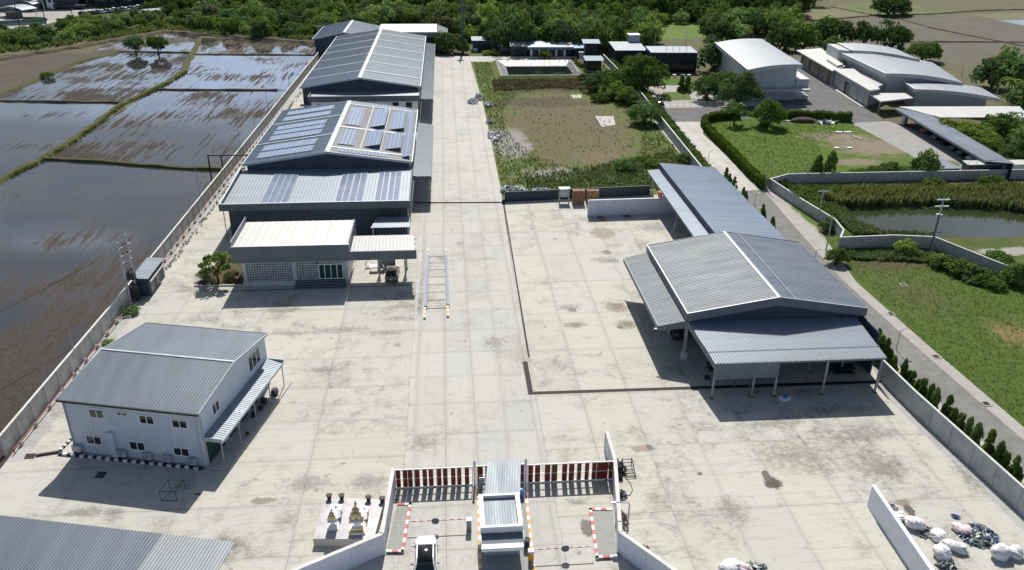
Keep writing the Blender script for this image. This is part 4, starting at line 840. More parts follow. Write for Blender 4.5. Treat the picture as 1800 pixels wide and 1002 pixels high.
def island(label, poly, red, edges):
    t = thing('kerbed_island', label, 'kerb island', (poly[0].x, poly[0].y, 0))
    MB().prism([(p.x, p.y) for p in poly], 0, .13).build('paving', M['paving'], t)
    for i in edges:
        a, c = poly[i], poly[(i+1) % len(poly)]; d = c-a; L = d.length; d.normalize(); n_ = Vector((-d.y, d.x, 0)); k = max(2, round(L/.52))
        for j in range(k): MB().obox(a+d*(L*j/k)-n_*.0, d*(L/k-.004), n_*.24, .002, .2).build('kerb_block', M[('whitekerb', red)[j % 2]], t)
island('paved island with red and white kerb beside the left entrance wall', px((679, 973), (710, 973), (724, 887), (699, 887)), 'redkerb', (0, 1, 2))
island('paved island with red and white kerb beside the right entrance wall', px((1047, 984), (1086, 982), (1076, 896), (1035, 896)), 'redkerb', (0, 2, 3))
island('long paved island with yellow and white kerbs under the guard house', [Vector((1.35, 40, 0)), Vector((5.75, 40, 0)), Vector((6.15, 57.0, 0)), Vector((1.75, 57.0, 0))], 'yelkerb', (1, 3))
t = thing('guard_house', 'guard house with parapet roof, white awning and ribbed metal canopy behind', 'guard house', (3.4, 48.5, 0))
b = MB(); b.box((2.05, 48.6, .14), (4.75, 51.8, 2.7)); b.build('wall', M['trim'], t)
b = MB()
for a, c in (((1.75, 48.25, 2.72), (5.0, 48.5, 3.3)), ((1.75, 51.9, 2.72), (5.1, 52.15, 3.3)), ((1.75, 48.501, 2.72), (2.1, 51.899, 3.3)), ((4.7, 48.501, 2.72), (5.05, 51.899, 3.3))): b.box(a, c)
b.build('parapet', M['white'], t)
MB().sheet((2.1, 51.85, 3.0), (4.7, 51.85, 3.0), (2.1, 48.5, 2.85), (4.7, 48.5, 2.85), .2, .04).build('roof', M['roofhouse'], t)
MB().sheet((1.8, 48.2, 2.75), (5.0, 48.2, 2.75), (1.8, 47.2, 2.5), (5.0, 47.2, 2.5), .2, .03).build('awning', M['roofhouse'], t)
b = MB(); b.box((1.75, 46.7, 2.3), (4.95, 47.18, 2.62)); b.build('awning_front', M['white'], t)
b = MB(); b.box((1.75, 47.2, 2.3), (1.79, 48.24, 2.9)); b.box((5.01, 47.2, 2.3), (5.05, 48.24, 2.9)); b.build('awning_side', M['white'], t)
win(t, (2.05, 48.6), (1, 0), (0, -1), .7, 2.0, 1.1, 2.1, 'pale_glass', 2)
MB().sheet((2.72, 56.45, 3.15), (5.6, 56.45, 3.15), (2.25, 52.2, 2.95), (5.15, 52.2, 2.95), .22, .045).build('canopy_roof', M['roofhouse'], t)
for x, y in ((2.8, 56.2), (5.45, 56.2), (2.4, 53), (5.1, 53)): column(t, x, y, .13, 2.9, .05, foot=False)
prop('water_bin', 'black bin on the paving right of the guard house', 'bin', MB().lathe((5.45, 49.3, .14), ((.22, 0), (.26, .8), (.28, .82)), 12), 'dark')
prop('blue_bin', 'blue bin by the right gate post behind the guard house', 'bin', MB().lathe((5.55, 55.4, .14), ((.24, 0), (.28, .7), (.1, .8)), 12), 'blue')
prop('notice_board', 'small pale notice board at the gate end left of the guard house canopy', 'board', MB().box((1.95, 56.3, .9), (2.45, 56.35, 1.6)).box((2.17, 56.36, .13), (2.23, 56.4, 1.5)), 'pale_glass')
def barrier(label, c, x_end, bodymat):
    t = thing('barrier', label, 'barrier', tuple(c)); MB().box((c.x-.2, c.y-.2, 0), (c.x+.2, c.y+.2, .95)).build('housing', M[bodymat], t); MB().box((c.x-.22, c.y-.22, .951), (c.x+.22, c.y+.22, 1.12)).build('cap', M['skyblue'], t)
    n_ = 16; d = (x_end-c.x)/n_
    for k in range(n_): MB().box((min(c.x+d*k, c.x+d*(k+1))+.005, c.y+.23, .88), (max(c.x+d*k, c.x+d*(k+1)), c.y+.27, .96)).build('boom', M['whitekerb' if k % 2 else 'redkerb'], t)
    cx = c.x+d*n_*.55; MB().tube((cx, c.y+.20, .92), (cx, c.y+.15, .92), .32, .32, 18).build('round_sign', M['fascia'], t)
barrier('barrier with blue cap and long striped boom across the left entrance lane', P(824.5, 931), P(718, 930).x, 'steel')
barrier('orange barrier with blue cap and striped boom across the right entrance lane', P(933, 986), P(1045, 990).x, 'orange')
# ------------------------------------------------------------------ shrine platform
q = px((551, 962), (658, 948), (678, 882), (578, 880)); zp = .75
t = thing('shrine_platform', 'raised grey tiled platform carrying the two spirit houses', 'platform', tuple(q[0]))
q = [P(550, 947, zp), P(657, 948, zp), P(676, 878, zp), P(572, 874, zp)]
MB().prism([(p.x, p.y) for p in q], 0, zp-.06).build('base', M['kerbc'], t); MB().prism([(p.x, p.y) for p in q], zp-.059, zp).build('tiled_top', M['marble'], t)
def spirit(label, c, s, gold):
    t = thing('spirit_house', label, 'spirit house', tuple(c)); B = lambda w_, z0, z1, d=None: MB().box((c.x-w_*s/2, c.y-(d or w_)*s/2, c.z+z0*s), (c.x+w_*s/2, c.y+(d or w_)*s/2, c.z+z1*s))
    B(1.3, 0, .14).build('step', M['white'], t); B(1.1, .141, .28).build('step', M['gold' if gold else 'white'], t); B(.9, .281, .42).build('step', M['white'], t)
    B(.55, .421, 1.0).build('column', M['white'], t); B(.8, 1.001, 1.1).build('capital', M['gold' if gold else 'white'], t); B(1.15, 1.101, 1.2).build('floor', M['white'], t)
    bx = B(.62, 1.201, 1.7).build('shrine_box', M['white'], t); B(.3, 1.25, 1.6, .64).build('niche', M['gold'], bx)
    for sx in (-.5, .5):
        for sy in (-.5, .5): MB().tube((c.x+sx*s, c.y+sy*s, c.z+1.2*s), (c.x+sx*s, c.y+sy*s, c.z+1.72*s), .04*s).build('pillar', M['gold' if gold else 'white'], t)
    for k, (w_, z0, z1) in enumerate(((1.2, 1.72, 2.05), (.9, 2.0, 2.32), (.6, 2.28, 2.6))):
        w_ *= s*.5; m = MB(); y0, y1 = c.y-w_, c.y+w_
        m.add([(c.x-w_, y0, c.z+z0*s), (c.x+w_, y0, c.z+z0*s), (c.x, y0, c.z+z1*s), (c.x-w_, y1, c.z+z0*s), (c.x+w_, y1, c.z+z0*s), (c.x, y1, c.z+z1*s)], [(0, 1, 2), (5, 4, 3), (0, 2, 5, 3), (1, 4, 5, 2), (0, 3, 4, 1)])
        rf = m.build('roof', M['white'], t); gm = MB(); gm.poly([(c.x-w_*.8, y0-.01, c.z+z0*s+.02), (c.x+w_*.8, y0-.01, c.z+z0*s+.02), (c.x, y0-.01, c.z+z1*s-.05)])
        for sg in (-1, 1): gm.tube((c.x+sg*w_, y0-.02, c.z+z0*s), (c.x, y0-.02, c.z+z1*s+.06), .03*s)
        gm.build('gable', M['gold'], rf)
    MB().lathe((c.x, c.y, c.z+2.52*s), ((.09*s, 0), (.12*s, .1*s), (.05*s, .25*s), (.01, .5*s)), 10).build('spire', M['gold' if gold else 'white'], t)
spirit('larger gold and white spirit house on the tiled platform', P(629, 930, zp), 1.0, True)
spirit('smaller white spirit house with golden gables on the tiled platform', P(586, 926, zp), .68, False)
def table(label, c, w_, d_):
    t = thing('offering_table', label, 'table', tuple(c)); MB().box((c.x-w_, c.y-d_, c.z+.75), (c.x+w_, c.y+d_, c.z+.8)).build('tabletop', M['white'], t)
    for sx in (-1, 1):
        for sy in (-1, 1): MB().box((c.x+sx*w_*.8-.04, c.y+sy*d_*.8-.04, c.z), (c.x+sx*w_*.8+.04, c.y+sy*d_*.8+.04, c.z+.749)).build('leg', M['white'], t)
    return t
ta = P(592, 905, zp); table('white offering table behind the smaller spirit house', ta, .5, .36); tb = P(642, 908, zp); table('white offering table behind the larger spirit house', tb, .3, .36)
prop('incense_bowl', 'small dark bowl on the table behind the smaller spirit house', 'bowl', MB().lathe((ta.x, ta.y, zp+.8), ((.05, 0), (.09, .09)), 10), 'clay')
prop('incense_bowl', 'small dark bowl on the table behind the larger spirit house', 'bowl', MB().lathe((tb.x, tb.y, zp+.8), ((.05, 0), (.09, .09)), 10), 'clay')
for k, (x, y, l) in enumerate(((579, 877, 'left corner of the platform'), (601, 877, 'platform edge, with reddish rim'), (648, 880, 'platform edge behind the larger spirit house'), (672, 882, 'right corner of the platform'))):
    c = P(x, y, zp); t = thing('plant_pot', 'dark clay plant pot at the '+l, 'plant pot', tuple(c)); MB().lathe(c, ((.15, 0), (.23, .4), (.27, .42), (.2, .45)), 12).build('pot', M['clay'], t)
    b = MB(); [b.tube(c+Z*.4, c+Vector((.35*math.cos(a), .35*math.sin(a), .75)), .015, .005, 4) for a in (0, 1.1, 2.3, 3.4, 4.6, 5.5)]; b.build('stems', M['wood'], t)
# ------------------------------------------------------------------ cars
def car(label, c, rot, paint, roof=None, L=4.5, W=1.78, Hc=1.5, group=None, detail=True):
    "c ground centre, rot: heading angle of the nose from +Y"
    t = thing('car', label, 'car', (0, 0, 0), group)
    st = [(-.5, .60, .30, .66), (-.485, .84, .26, .80), (-.40, .94, .22, .92), (-.2, 1, .2, .95), (0, 1, .2, .95), (.2, 1, .2, .92), (.33, .97, .2, .88), (.43, .88, .24, .78), (.485, .70, .28, .68), (.5, .5, .34, .58)]
    vs = []; fs = []; n = 10
    for (y, w_, zb, zt) in st:
        hw = W/2*w_; prof = [(-hw*.82, zb), (-hw*.98, zb+.12), (-hw, (zb+zt)/2), (-hw*.96, zt-.08), (-hw*.8, zt), (hw*.8, zt), (hw*.96, zt-.08), (hw, (zb+zt)/2), (hw*.98, zb+.12), (hw*.82, zb)]
        vs += [(p[0], y*L, p[1]) for p in prof]
    for i in range(len(st)-1): fs += [(i*n+j, i*n+(j+1) % n, (i+1)*n+(j+1) % n, (i+1)*n+j) for j in range(n)]
    fs += [list(range(n)), list(range((len(st)-1)*n, len(st)*n))[::-1]]
    fs = [f[::-1] for f in fs]
    MB().add(vs, fs).build('body', M[paint], t, smooth=True)
    gs = [(-.46, .70, .92, .02), (-.36, .74, .93, .36), (-.25, .76, .93, .55), (-.05, .78, .93, .60), (.05, .78, .92, .57), (.13, .77, .9, .36), (.235, .74, .90, .02)]
    vs = []; fs = []
    for (y, w_, z, h_) in gs:
        a = W/2*.90; b_ = W/2*(.90-.22*min(1, h_/.5)); z0 = z-.05; vs += [(-a, y*L, z0), (-b_, y*L, z+h_*Hc/1.5), (b_, y*L, z+h_*Hc/1.5), (a, y*L, z0)]
    for i in range(len(gs)-1): fs += [(4*i+j, 4*i+j+1, 4*i+5+j, 4*i+4+j) for j in range(3)]
    MB().add(vs, fs).build('windows', M['glass'], t, smooth=False)
    rf = MB(); k = Hc/1.5
    prev = None
    gy, gz = [g_[0] for g_ in gs], [g_[2]+g_[3]*k for g_ in gs]
    for i in range(11):
        y = -.30+.36*i/10; zc = float(np.interp(y, gy, gz)); cr_ = .10*math.sin(math.pi*i/10); b_ = W/2*.70
        q = [(b_*(j/4-1), y*L, zc+.014+(.05+cr_)*(1-(j/4-1)**2)) for j in range(9)]
        if prev:
            for j in range(8): rf.poly([prev[j], prev[j+1], q[j+1], q[j]])
        prev = q
    rf.build('roof', M[roof or paint], t, smooth=True)
    if detail:
        b = MB()
        for sg in (-1, 1):
            pts = [(sg*W/2*(.90-.22*min(1, h_/.5))*1.01, y*L, z+h_*k+.015) for (y, w_, z, h_) in gs]; b.path([Vector(p) for p in pts], .06, 5)
        b.build('pillar', M[paint], t)
        for sg in (-1, 1):
            MB().blob((sg*(W/2+.1), .17*L, .98), (.12, .07, .08), 1, 0).build('mirror', M[paint], t)
            MB().blob((sg*W*.34, .468*L, .66), (.2, .1, .09), 1, 0).build('headlight', M['lamp'], t); MB().blob((sg*W*.36, -.482*L, .72), (.17, .07, .08), 1, 0).build('tail_light', M['tail'], t)
        MB().box((-.26, -L*.5-.02, .5), (.26, -L*.5+.02, .62)).build('number_plate', M['white'], t)
    for sx in (-1, 1):
        for sy in (-.31, .31): wv = MB().tube((sx*(W/2-.2), sy*L, .33), (sx*(W/2+.01), sy*L, .33), .33, .33, 16).build('wheel', M['tyre'], t); detail and MB().tube((sx*(W/2+.012), sy*L, .33), (sx*(W/2+.03), sy*L, .33), .2, .2, 12).build('rim', M['steel'], wv)
    t.location = (c[0], c[1], 0); t.rotation_euler = (0, 0, -rot); return t
car('white car with black glass roof driving in past the left entrance barrier', (-2.55, 48.35), .0, 'whitecar', 'roofglass', 4.5, 1.8, 1.6)
car('beige saloon car parked under the carport beside the front office', tuple(P(690, 486))[:2], .02, 'beigecar', None, 4.4, 1.72, 1.4)
# ------------------------------------------------------------------ big open shed on the right
t = thing('open_shed', 'big grey gabled open shed with ribbed front canopy on the right of the yard', 'shed', (36, 77, 0))
X0, X1, XR, Y0, Y1, ZE, ZR = 25.7, 45.95, 35.75, 77.0, 96.2, 6.05, 7.75
zl = lambda x: on_slope(XR, ZR, X0, ZE, x); zr_ = lambda x: on_slope(XR, ZR, X1, ZE, x)
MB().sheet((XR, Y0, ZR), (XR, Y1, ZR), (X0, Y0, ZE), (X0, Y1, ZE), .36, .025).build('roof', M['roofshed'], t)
MB().sheet((XR, Y1, ZR), (XR, Y0, ZR), (X1, Y1, ZE), (X1, Y0, ZE), .36, .025).build('roof', M['roofshed_noglare'], t)
b = MB(); [b.slab([(XR, Y0-.05, ZR+.1), (XR+s*.2, Y0-.05, ZR+.06), (XR+s*.2, Y1+.05, ZR+.06), (XR, Y1+.05, ZR+.1)], .03) for s in (-1, 1)]; b.build('ridge_cap', M['trim'], t)
b = MB(); b.slab([(37.55, Y0, zr_(37.55)+.09), (37.65, Y0, zr_(37.65)+.09), (37.65, Y1, zr_(37.65)+.09), (37.55, Y1, zr_(37.55)+.09)], .04); b.build('roof_cable', M['trim'], t)
for y in (Y0-.12, Y1+.01):
    b = MB()
    for xa, xb, za, zb in ((X0-.1, XR, ZE, ZR), (XR, X1+.1, ZR, ZE)): b.hexa([(xa, y, za-.95), (xb, y, zb-.95), (xb, y+.1, zb-.95), (xa, y+.1, za-.95), (xa, y, za+.06), (xb, y, zb+.06), (xb, y+.1, zb+.06), (xa, y+.1, za+.06)])
    b.build('fascia', M['cladgrey'], t)
MB().box((X0-.1, Y0-.01, ZE-.95), (X0-.003, Y1, ZE+.03)).build('side_fascia', M['cladgrey'], t); MB().box((X1+.003, Y0-.01, ZE-.95), (X1+.1, Y1, ZE+.03)).build('side_fascia', M['cladgrey'], t)
b = MB(); b.slab([(X0-.11, Y0-.15, ZE+.09), (X0+.02, Y0-.15, ZE+.1), (X0+.02, Y1+.1, ZE+.1), (X0-.11, Y1+.1, ZE+.09)], .03)
for xa, xb, za, zb in ((X0-.1, XR, ZE, ZR), (XR, X1+.1, ZR, ZE)): b.hexa([(xa, Y0-.15, za+.061), (xb, Y0-.15, zb+.061), (xb, Y0-.01, zb+.061), (xa, Y0-.01, za+.061), (xa, Y0-.15, za+.1), (xb, Y0-.15, zb+.1), (xb, Y0-.01, zb+.1), (xa, Y0-.01, za+.1)])
b.build('roof_edge', M['trim'], t)
MB().poly([(26.0, 77.3, 4.6), (45.6, 77.3, 4.6), (45.6, 77.3, ZE-.2), (XR, 77.3, ZR-.2), (26.0, 77.3, ZE-.2)]).build('gable_wall', M['clad'], t)
MB().box((26.2, 95.8, 0), (45.7, 95.95, 5.6)).build('back_wall', M['clad'], t); MB().box((45.55, 73, 0), (45.7, 95.79, 5.2)).build('side_wall', M['clady'], t)
MB().sheet((26.0, 77.25, 4.95), (45.0, 77.25, 4.95), (26.65, 69.35, 4.3), (44.75, 69.35, 4.3), .32, .05).build('front_canopy', M['roofgrey'], t)
b = MB(); b.slab([(26.5, 71.3, 4.54), (44.9, 71.3, 4.54), (44.9, 71.36, 4.54), (26.5, 71.36, 4.54)], .03); b.build('canopy_seam', M['fascia'], t)
b = MB(); b.box((26.6, 69.25, 2.4), (33.4, 69.34, 4.28)); b.build('hanging_panel', M['cladgrey'], t)
MB().box((33.41, 69.25, 4.08), (44.75, 69.34, 4.3)).build('canopy_fascia', M['cladgrey'], t); b = MB(); b.hexa([(25.95, 77.2, 4.2), (26.6, 69.35, 3.55), (26.66, 69.35, 3.55), (26.01, 77.2, 4.2), (25.95, 77.2, 4.93), (26.6, 69.35, 4.28), (26.66, 69.35, 4.28), (26.01, 77.2, 4.93)]); b.build('canopy_fascia', M['cladgrey'], t)
for x in (26.75, 31.0, 33.4, 38.6, 44.4): column(t, x, 69.5, 0, 4.2, .09)
for x, y in ((30.5, 74), (33, 75), (39, 74), (42.5, 73.5)): column(t, x, y, 0, 4.5, .07)
for y in (77.6, 83.5, 89.5, 95.5): c = column(t, 26.0, y, 0, 5.2, .13, foot=False); MB().box((25.72, y-.28, 0), (26.28, y+.28, .95)).build('pedestal', M['kerbc'], c)
MB().sheet((25.55, 77.2, 5.1), (25.55, 96.1, 5.1), (22.75, 77.7, 4.3), (22.75, 96.4, 4.3), .36, .025).build('side_canopy', M['roofshed'], t)
MB().box((22.66, 77.7, 3.75), (22.745, 96.4, 4.33)).build('side_canopy_fascia', M['cladgrey'], t); b = MB(); b.hexa([(22.75, 77.55, 3.7), (25.6, 77.1, 4.2), (25.6, 77.16, 4.2), (22.75, 77.62, 3.7), (22.75, 77.55, 4.33), (25.6, 77.1, 5.12), (25.6, 77.16, 5.12), (22.75, 77.62, 4.33)]); b.build('side_canopy_fascia', M['cladgrey'], t)
MB().box((22.3, 77.55, 3.9), (22.6, 77.75, 4.0)).build('lamp', M['white'], t)
# hopper and goods in its shade
c = P(1300, 672); t = thing('feed_hopper', 'pale ribbed hopper on green legs under the hanging panel', 'hopper', tuple(c))
MB().lathe(c+Z*1.0, ((.35, 0), (1.0, .8), (1.0, 2.6)), 16).build('hopper', M['roofgrey'], t)
for sx in (-.8, .8):
    for sy in (-.8, .8): MB().box((c.x+sx-.08, c.y+sy-.08, 0), (c.x+sx+.08, c.y+sy+.08, 1.9)).build('leg', M['greenpole'], t)
prop('spilt_sack', 'white and blue plastic sheet lying in the shade under the front canopy', 'sack', MB().blob((P(1379, 701).x, P(1379, 701).y, .08), (.75, .5, .12), 5, .3, 3, .6), 'bag', smooth=True)
prop('spilt_sack', 'crumpled blue plastic on the white sheet under the canopy', 'sack', MB().blob((P(1380, 699).x, P(1380, 699).y, .2), (.35, .28, .1), 9, .4, 3, .7), 'bluetarp')
t = thing('forklift', 'dark forklift with white lamps parked under the side canopy', 'forklift', tuple(P(1190, 590)))
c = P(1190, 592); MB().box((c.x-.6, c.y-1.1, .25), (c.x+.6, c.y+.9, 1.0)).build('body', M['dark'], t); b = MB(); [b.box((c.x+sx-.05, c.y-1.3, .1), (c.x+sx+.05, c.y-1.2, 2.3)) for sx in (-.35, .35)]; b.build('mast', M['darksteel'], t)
b = MB(); [b.tube((c.x+sx, c.y+sy, 1.0), (c.x+sx, c.y+sy, 2.05), .04) for sx in (-.5, .5) for sy in (-.6, .6)]; b.box((c.x-.6, c.y-.7, 2.05), (c.x+.6, c.y+.7, 2.12)); b.build('cage', M['darksteel'], t)
for sx in (-.6, .6):
    for sy in (-.7, .6): MB().tube((c.x+sx-.1, c.y+sy, .3), (c.x+sx+.1, c.y+sy, .3), .3, .3, 14).build('wheel', M['tyre'], t)
    MB().blob((c.x+sx*.7, c.y-1.15, .95), (.1, .06, .1), 1, 0).build('headlight', M['lamp'], t)
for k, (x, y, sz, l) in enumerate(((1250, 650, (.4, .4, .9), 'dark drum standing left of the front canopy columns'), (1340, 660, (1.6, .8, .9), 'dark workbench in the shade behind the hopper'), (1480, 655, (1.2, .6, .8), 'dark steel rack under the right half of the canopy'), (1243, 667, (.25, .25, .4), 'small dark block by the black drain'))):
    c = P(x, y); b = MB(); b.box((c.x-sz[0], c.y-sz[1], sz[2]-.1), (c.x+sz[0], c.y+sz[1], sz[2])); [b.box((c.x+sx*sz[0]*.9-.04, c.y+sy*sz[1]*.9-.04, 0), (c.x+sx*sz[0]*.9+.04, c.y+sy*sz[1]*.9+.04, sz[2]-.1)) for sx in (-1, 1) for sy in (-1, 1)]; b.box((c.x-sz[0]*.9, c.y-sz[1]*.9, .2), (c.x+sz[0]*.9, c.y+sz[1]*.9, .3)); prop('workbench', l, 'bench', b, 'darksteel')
# long shed behind
t = thing('long_shed', 'long blue-grey open shed with stepped roof behind the gabled open shed', 'shed', (41, 116, 0))
MB().sheet((36.15, 98, 5.75), (36.4, 133.3, 5.75), (45.9, 98, 5.0), (46.1, 132.5, 5.0), .3, .04).build('roof', M['rooflong'], t)
MB().sheet((36.5, 98, 4.7), (36.7, 133, 4.7), (34.05, 98, 4.35), (34.55, 133.6, 4.35), .3, .04).build('lower_roof', M['rooflong'], t)
b = MB(); b.hexa([(36.2, 98, 4.75), (36.3, 98, 4.75), (36.5, 133.2, 4.75), (36.4, 133.2, 4.75), (36.2, 98, 5.65), (36.3, 98, 5.65), (36.5, 133.2, 5.65), (36.4, 133.2, 5.65)]); b.build('clerestory', M['clady'], t)
b = MB(); b.hexa([(34.0, 98, 4.1), (34.05, 98, 4.1), (34.55, 133.6, 4.1), (34.5, 133.6, 4.1), (34.0, 98, 4.4), (34.05, 98, 4.4), (34.55, 133.6, 4.4), (34.5, 133.6, 4.4)]); b.build('fascia', M['trim'], t)
for y in (100, 108, 116.5, 125, 132.8): c = column(t, 35.4, y, 0, 4.4, .13, foot=False); MB().box((35.1, y-.3, 0), (35.7, y+.3, 1.0)).build('pedestal', M['kerbc'], c)
MB().box((45.7, 97, 0), (45.9, 132.5, 4.9)).build('side_wall', M['clady'], t)
prop('drum', 'faded red drum behind the column at the end of the slate wall', 'drum', MB().lathe((36.6, 131.5, 0), ((.4, 0), (.4, 1.1), (.38, 1.12)), 14), 'redkerb')
t = thing('tank_stand', 'grey steel frame cabinet standing at the slate wall', 'cabinet', tuple(P(991, 357)))
c = P(991, 356); b = MB(); [b.box((c.x+sx-.06, c.y+sy-.06, 0), (c.x+sx+.06, c.y+sy+.06, 2.6)) for sx in (-.8, .8) for sy in (-.4, .4)]; b.build('frame', M['steel'], t)
MB().box((c.x-.75, c.y-.36, 1.1), (c.x+.75, c.y+.36, 2.3)).build('cabinet', M['steel'], t); MB().box((c.x-.55, c.y-.4, 1.4), (c.x+.55, c.y-.365, 2.0)).build('panel', M['trim'], t); MB().box((c.x-.95, c.y-.5, 2.61), (c.x+.95, c.y+.5, 2.66)).build('roof', M['trim'], t)
for x, l in ((1016, 'brown boarded pallet crate beside the grey cabinet'), (1040.5, 'brown boarded pallet crate half behind the pale partition wall')):
    c = P(x, 357.5); t = thing('pallet_crate', l, 'crate', tuple(c)); b = MB(); [b.box((c.x-.95, c.y-.5, .25+k*.36), (c.x+.95, c.y+.5, .58+k*.36)) for k in range(6)]; b.build('boards', M['brick'], t)
    b = MB(); [b.box((c.x+sx-.06, c.y-.56, 0), (c.x+sx+.06, c.y+.56, 2.45)) for sx in (-.95, 0, .95)]; b.build('frame', M['wood'], t); MB().box((c.x-1.0, c.y-.56, .08), (c.x+1.0, c.y+.56, .2)).build('pallet', M['wood'], t)
# ------------------------------------------------------------------ substation by the left wall
t = thing('electrical_cabin', 'grey metal electrical cabin with sloping roof against the left boundary wall', 'cabin', (-39.9, 97.6, 0))
b = MB(); b.box((-40.6, 97.7, 0), (-38.75, 103.6, 2.5)); b.build('wall', M['clady'], t)
MB().sheet((-40.75, 97.4, 2.75), (-40.75, 104, 2.75), (-38.6, 97.4, 2.6), (-38.6, 104, 2.6), .4, .03).build('roof', M['roofgrey'], t); MB().box((-38.73, 97.8, 1.95), (-38.4, 103.5, 2.05)).build('awning', M['hallroof'], t)
for y in (98.2, 100.3): win(t, (-38.75, y), (0, 1), (1, 0), 0, 1.3, .2, 1.9, 'glass', 1, frame='steel', name='door')
t = thing('twin_power_pole', 'twin concrete power poles with crossarms and a transformer beside the metal cabin', 'power poles', (-40.4, 96.2, 0))
p1, p2 = P(229, 533), P(243, 523); h1 = top_h(p1, 201, 427); h2 = top_h(p2, 216, 412)
for p, h_ in ((p1, h1), (p2, h2)): MB().hexa([(p.x-.16, p.y-.16, 0), (p.x+.16, p.y-.16, 0), (p.x+.16, p.y+.16, 0), (p.x-.16, p.y+.16, 0), (p.x-.09, p.y-.09, h_), (p.x+.09, p.y-.09, h_), (p.x+.09, p.y+.09, h_), (p.x-.09, p.y+.09, h_)]).build('pole', M['pole'], t)
d = (p2-p1).normalized(); sd = Vector((-d.y, d.x, 0))
for z, e in ((2.9, .3), (5.4, .35), (6.3, .35), (7.4, .5)): MB().obox(p1-d*e-sd*.16, (p2-p1)+d*2*e, sd*.12, z, z+.14).build('crossarm', M['pole'], t)
c = (p1+p2)*.5+sd*-.3; tr = MB().box((c.x-.45, c.y-.4, 3.06), (c.x+.45, c.y+.4, 4.1)).build('transformer', M['walldark'], t)
for k in range(3): MB().lathe((c.x-.25+.25*k, c.y, 4.1), ((.06, 0), (.1, .1), (.05, .18), (.09, .26), (.02, .4)), 8).build('bushing', M['darksteel'], tr)
for k in range(6): q = p1.lerp(p2, k/5.0); MB().lathe((q.x, q.y, 7.54 if k % 2 else 6.44), ((.05, 0), (.09, .12), (.03, .25)), 8).build('insulator', M['darksteel'], t)
b = MB(); b.path([p2+Vector((.3, -.2, 3.0)), p2+Vector((.35, -.3, 0))], .09); b.build('cable', M['blackkerb'], t)
prop('cable_box', 'dark meter cupboard between the twin power poles', 'cupboard', MB().box((-40.55, 96.35, .0), (-39.9, 97.2, 1.9)).box((-40.6, 96.3, 1.9), (-39.85, 97.25, 1.98)), 'dark')
def wire(name, label, a, c, sag=1.0, r=.012, cat='cable'):
    a, c = Vector(a), Vector(c); pts = [a.lerp(c, k/14)-Z*(sag*4*(k/14)*(1-k/14)) for k in range(15)]; return prop(name, label, cat, MB().path(pts, r, 4), 'darksteel')
for k in range(3): q = p1.lerp(p2, k/2.0); wire('power_line', ('lowest', 'middle', 'upper')[k]+' of the three thin wires running from the twin poles over the paddy', q+Z*7.6, Vector((-62+k*.6, 50, 8.2)), 1.0, .018)
# ------------------------------------------------------------------ poles and lamps
def pole(name, label, base, top=None, h=None, r=.09, mat='pole', arms=0, cat='pole', lean=True):
    t = thing(name, label, cat, tuple(base)); h = h or top_h(base, *top); MB().tube(base-Z*.1, base+Z*h, r, r*.65, 8).build('pole', M[mat], t)
    for k in range(arms): MB().box((base.x-.9, base.y-.06, h-.25-.9*k), (base.x+.9, base.y+.06, h-.12-.9*k)).build('crossarm', M['pole'], t)
    return t, h
def lamp_pole(label, base, top, arm=(-.8, 0)):
    t, h = pole('street_lamp', label, base, top, r=.06, mat='steel', cat='street lamp'); e = base+Vector((arm[0], arm[1], h+.15)); MB().tube(base+Z*h, e, .035, .03, 6).build('arm', M['steel'], t); MB().blob(e, (.28, .12, .07), 1, 0).build('lamp_head', M['trim'], t)
for bx_, tp, l in (((140, 655), (114, 584), 'thin grey pole by the left wall beside the pale building'), ((356, 372), (341, 285), 'thin grey pole by the left wall beside the solar warehouse front block'), ((425, 278), (415, 216), 'thin grey pole by the left wall near the dark pipe gantry'), ((471, 194), (465, 150), 'thin grey pole by the left wall beside the farther warehouse'), ((539, 112), (534, 72), 'farthest thin grey pole by the left wall'), ((508, 146), (505, 110), 'thin grey pole by the left wall before the farthest one')):
    pole('wall_pole', l, P(*bx_), tp, r=.055, mat='steel')
b = MB(); g0, g1 = P(432, 268), P(428, 270); b.box((-43.2, 146.0, 0), (-43.0, 146.2, 4.6)); b.box((-37.9, 146.0, 0), (-37.7, 146.2, 4.6)) if False else None
b.box((-43.2, 146, 4.4), (-33.6, 146.15, 4.6)); b.box((-40.9, 146, 0), (-40.7, 146.2, 4.39)); b.box((-43.2, 146, 0), (-43.05, 146.15, 4.39)); prop('pipe_gantry', 'dark steel pipe gantry crossing the left wall to the solar warehouse', 'gantry', b, 'darksteel')
for bx_, tp, a, l in (((1575, 615), (1583, 580), .5, 'street lamp on the worn asphalt road beside the big open shed'), ((1432, 458), (1438, 440), 1.0, 'street lamp by the road behind the ridge of the open shed'), ((1326, 361), (1331, 341), .6, 'street lamp where the concrete drive meets the worn road'), ((1245, 283), (1247, 266), .5, 'street lamp beside the concrete drive and the clipped hedge')):
    lamp_pole(l, P(*bx_), tp, (a, 0))
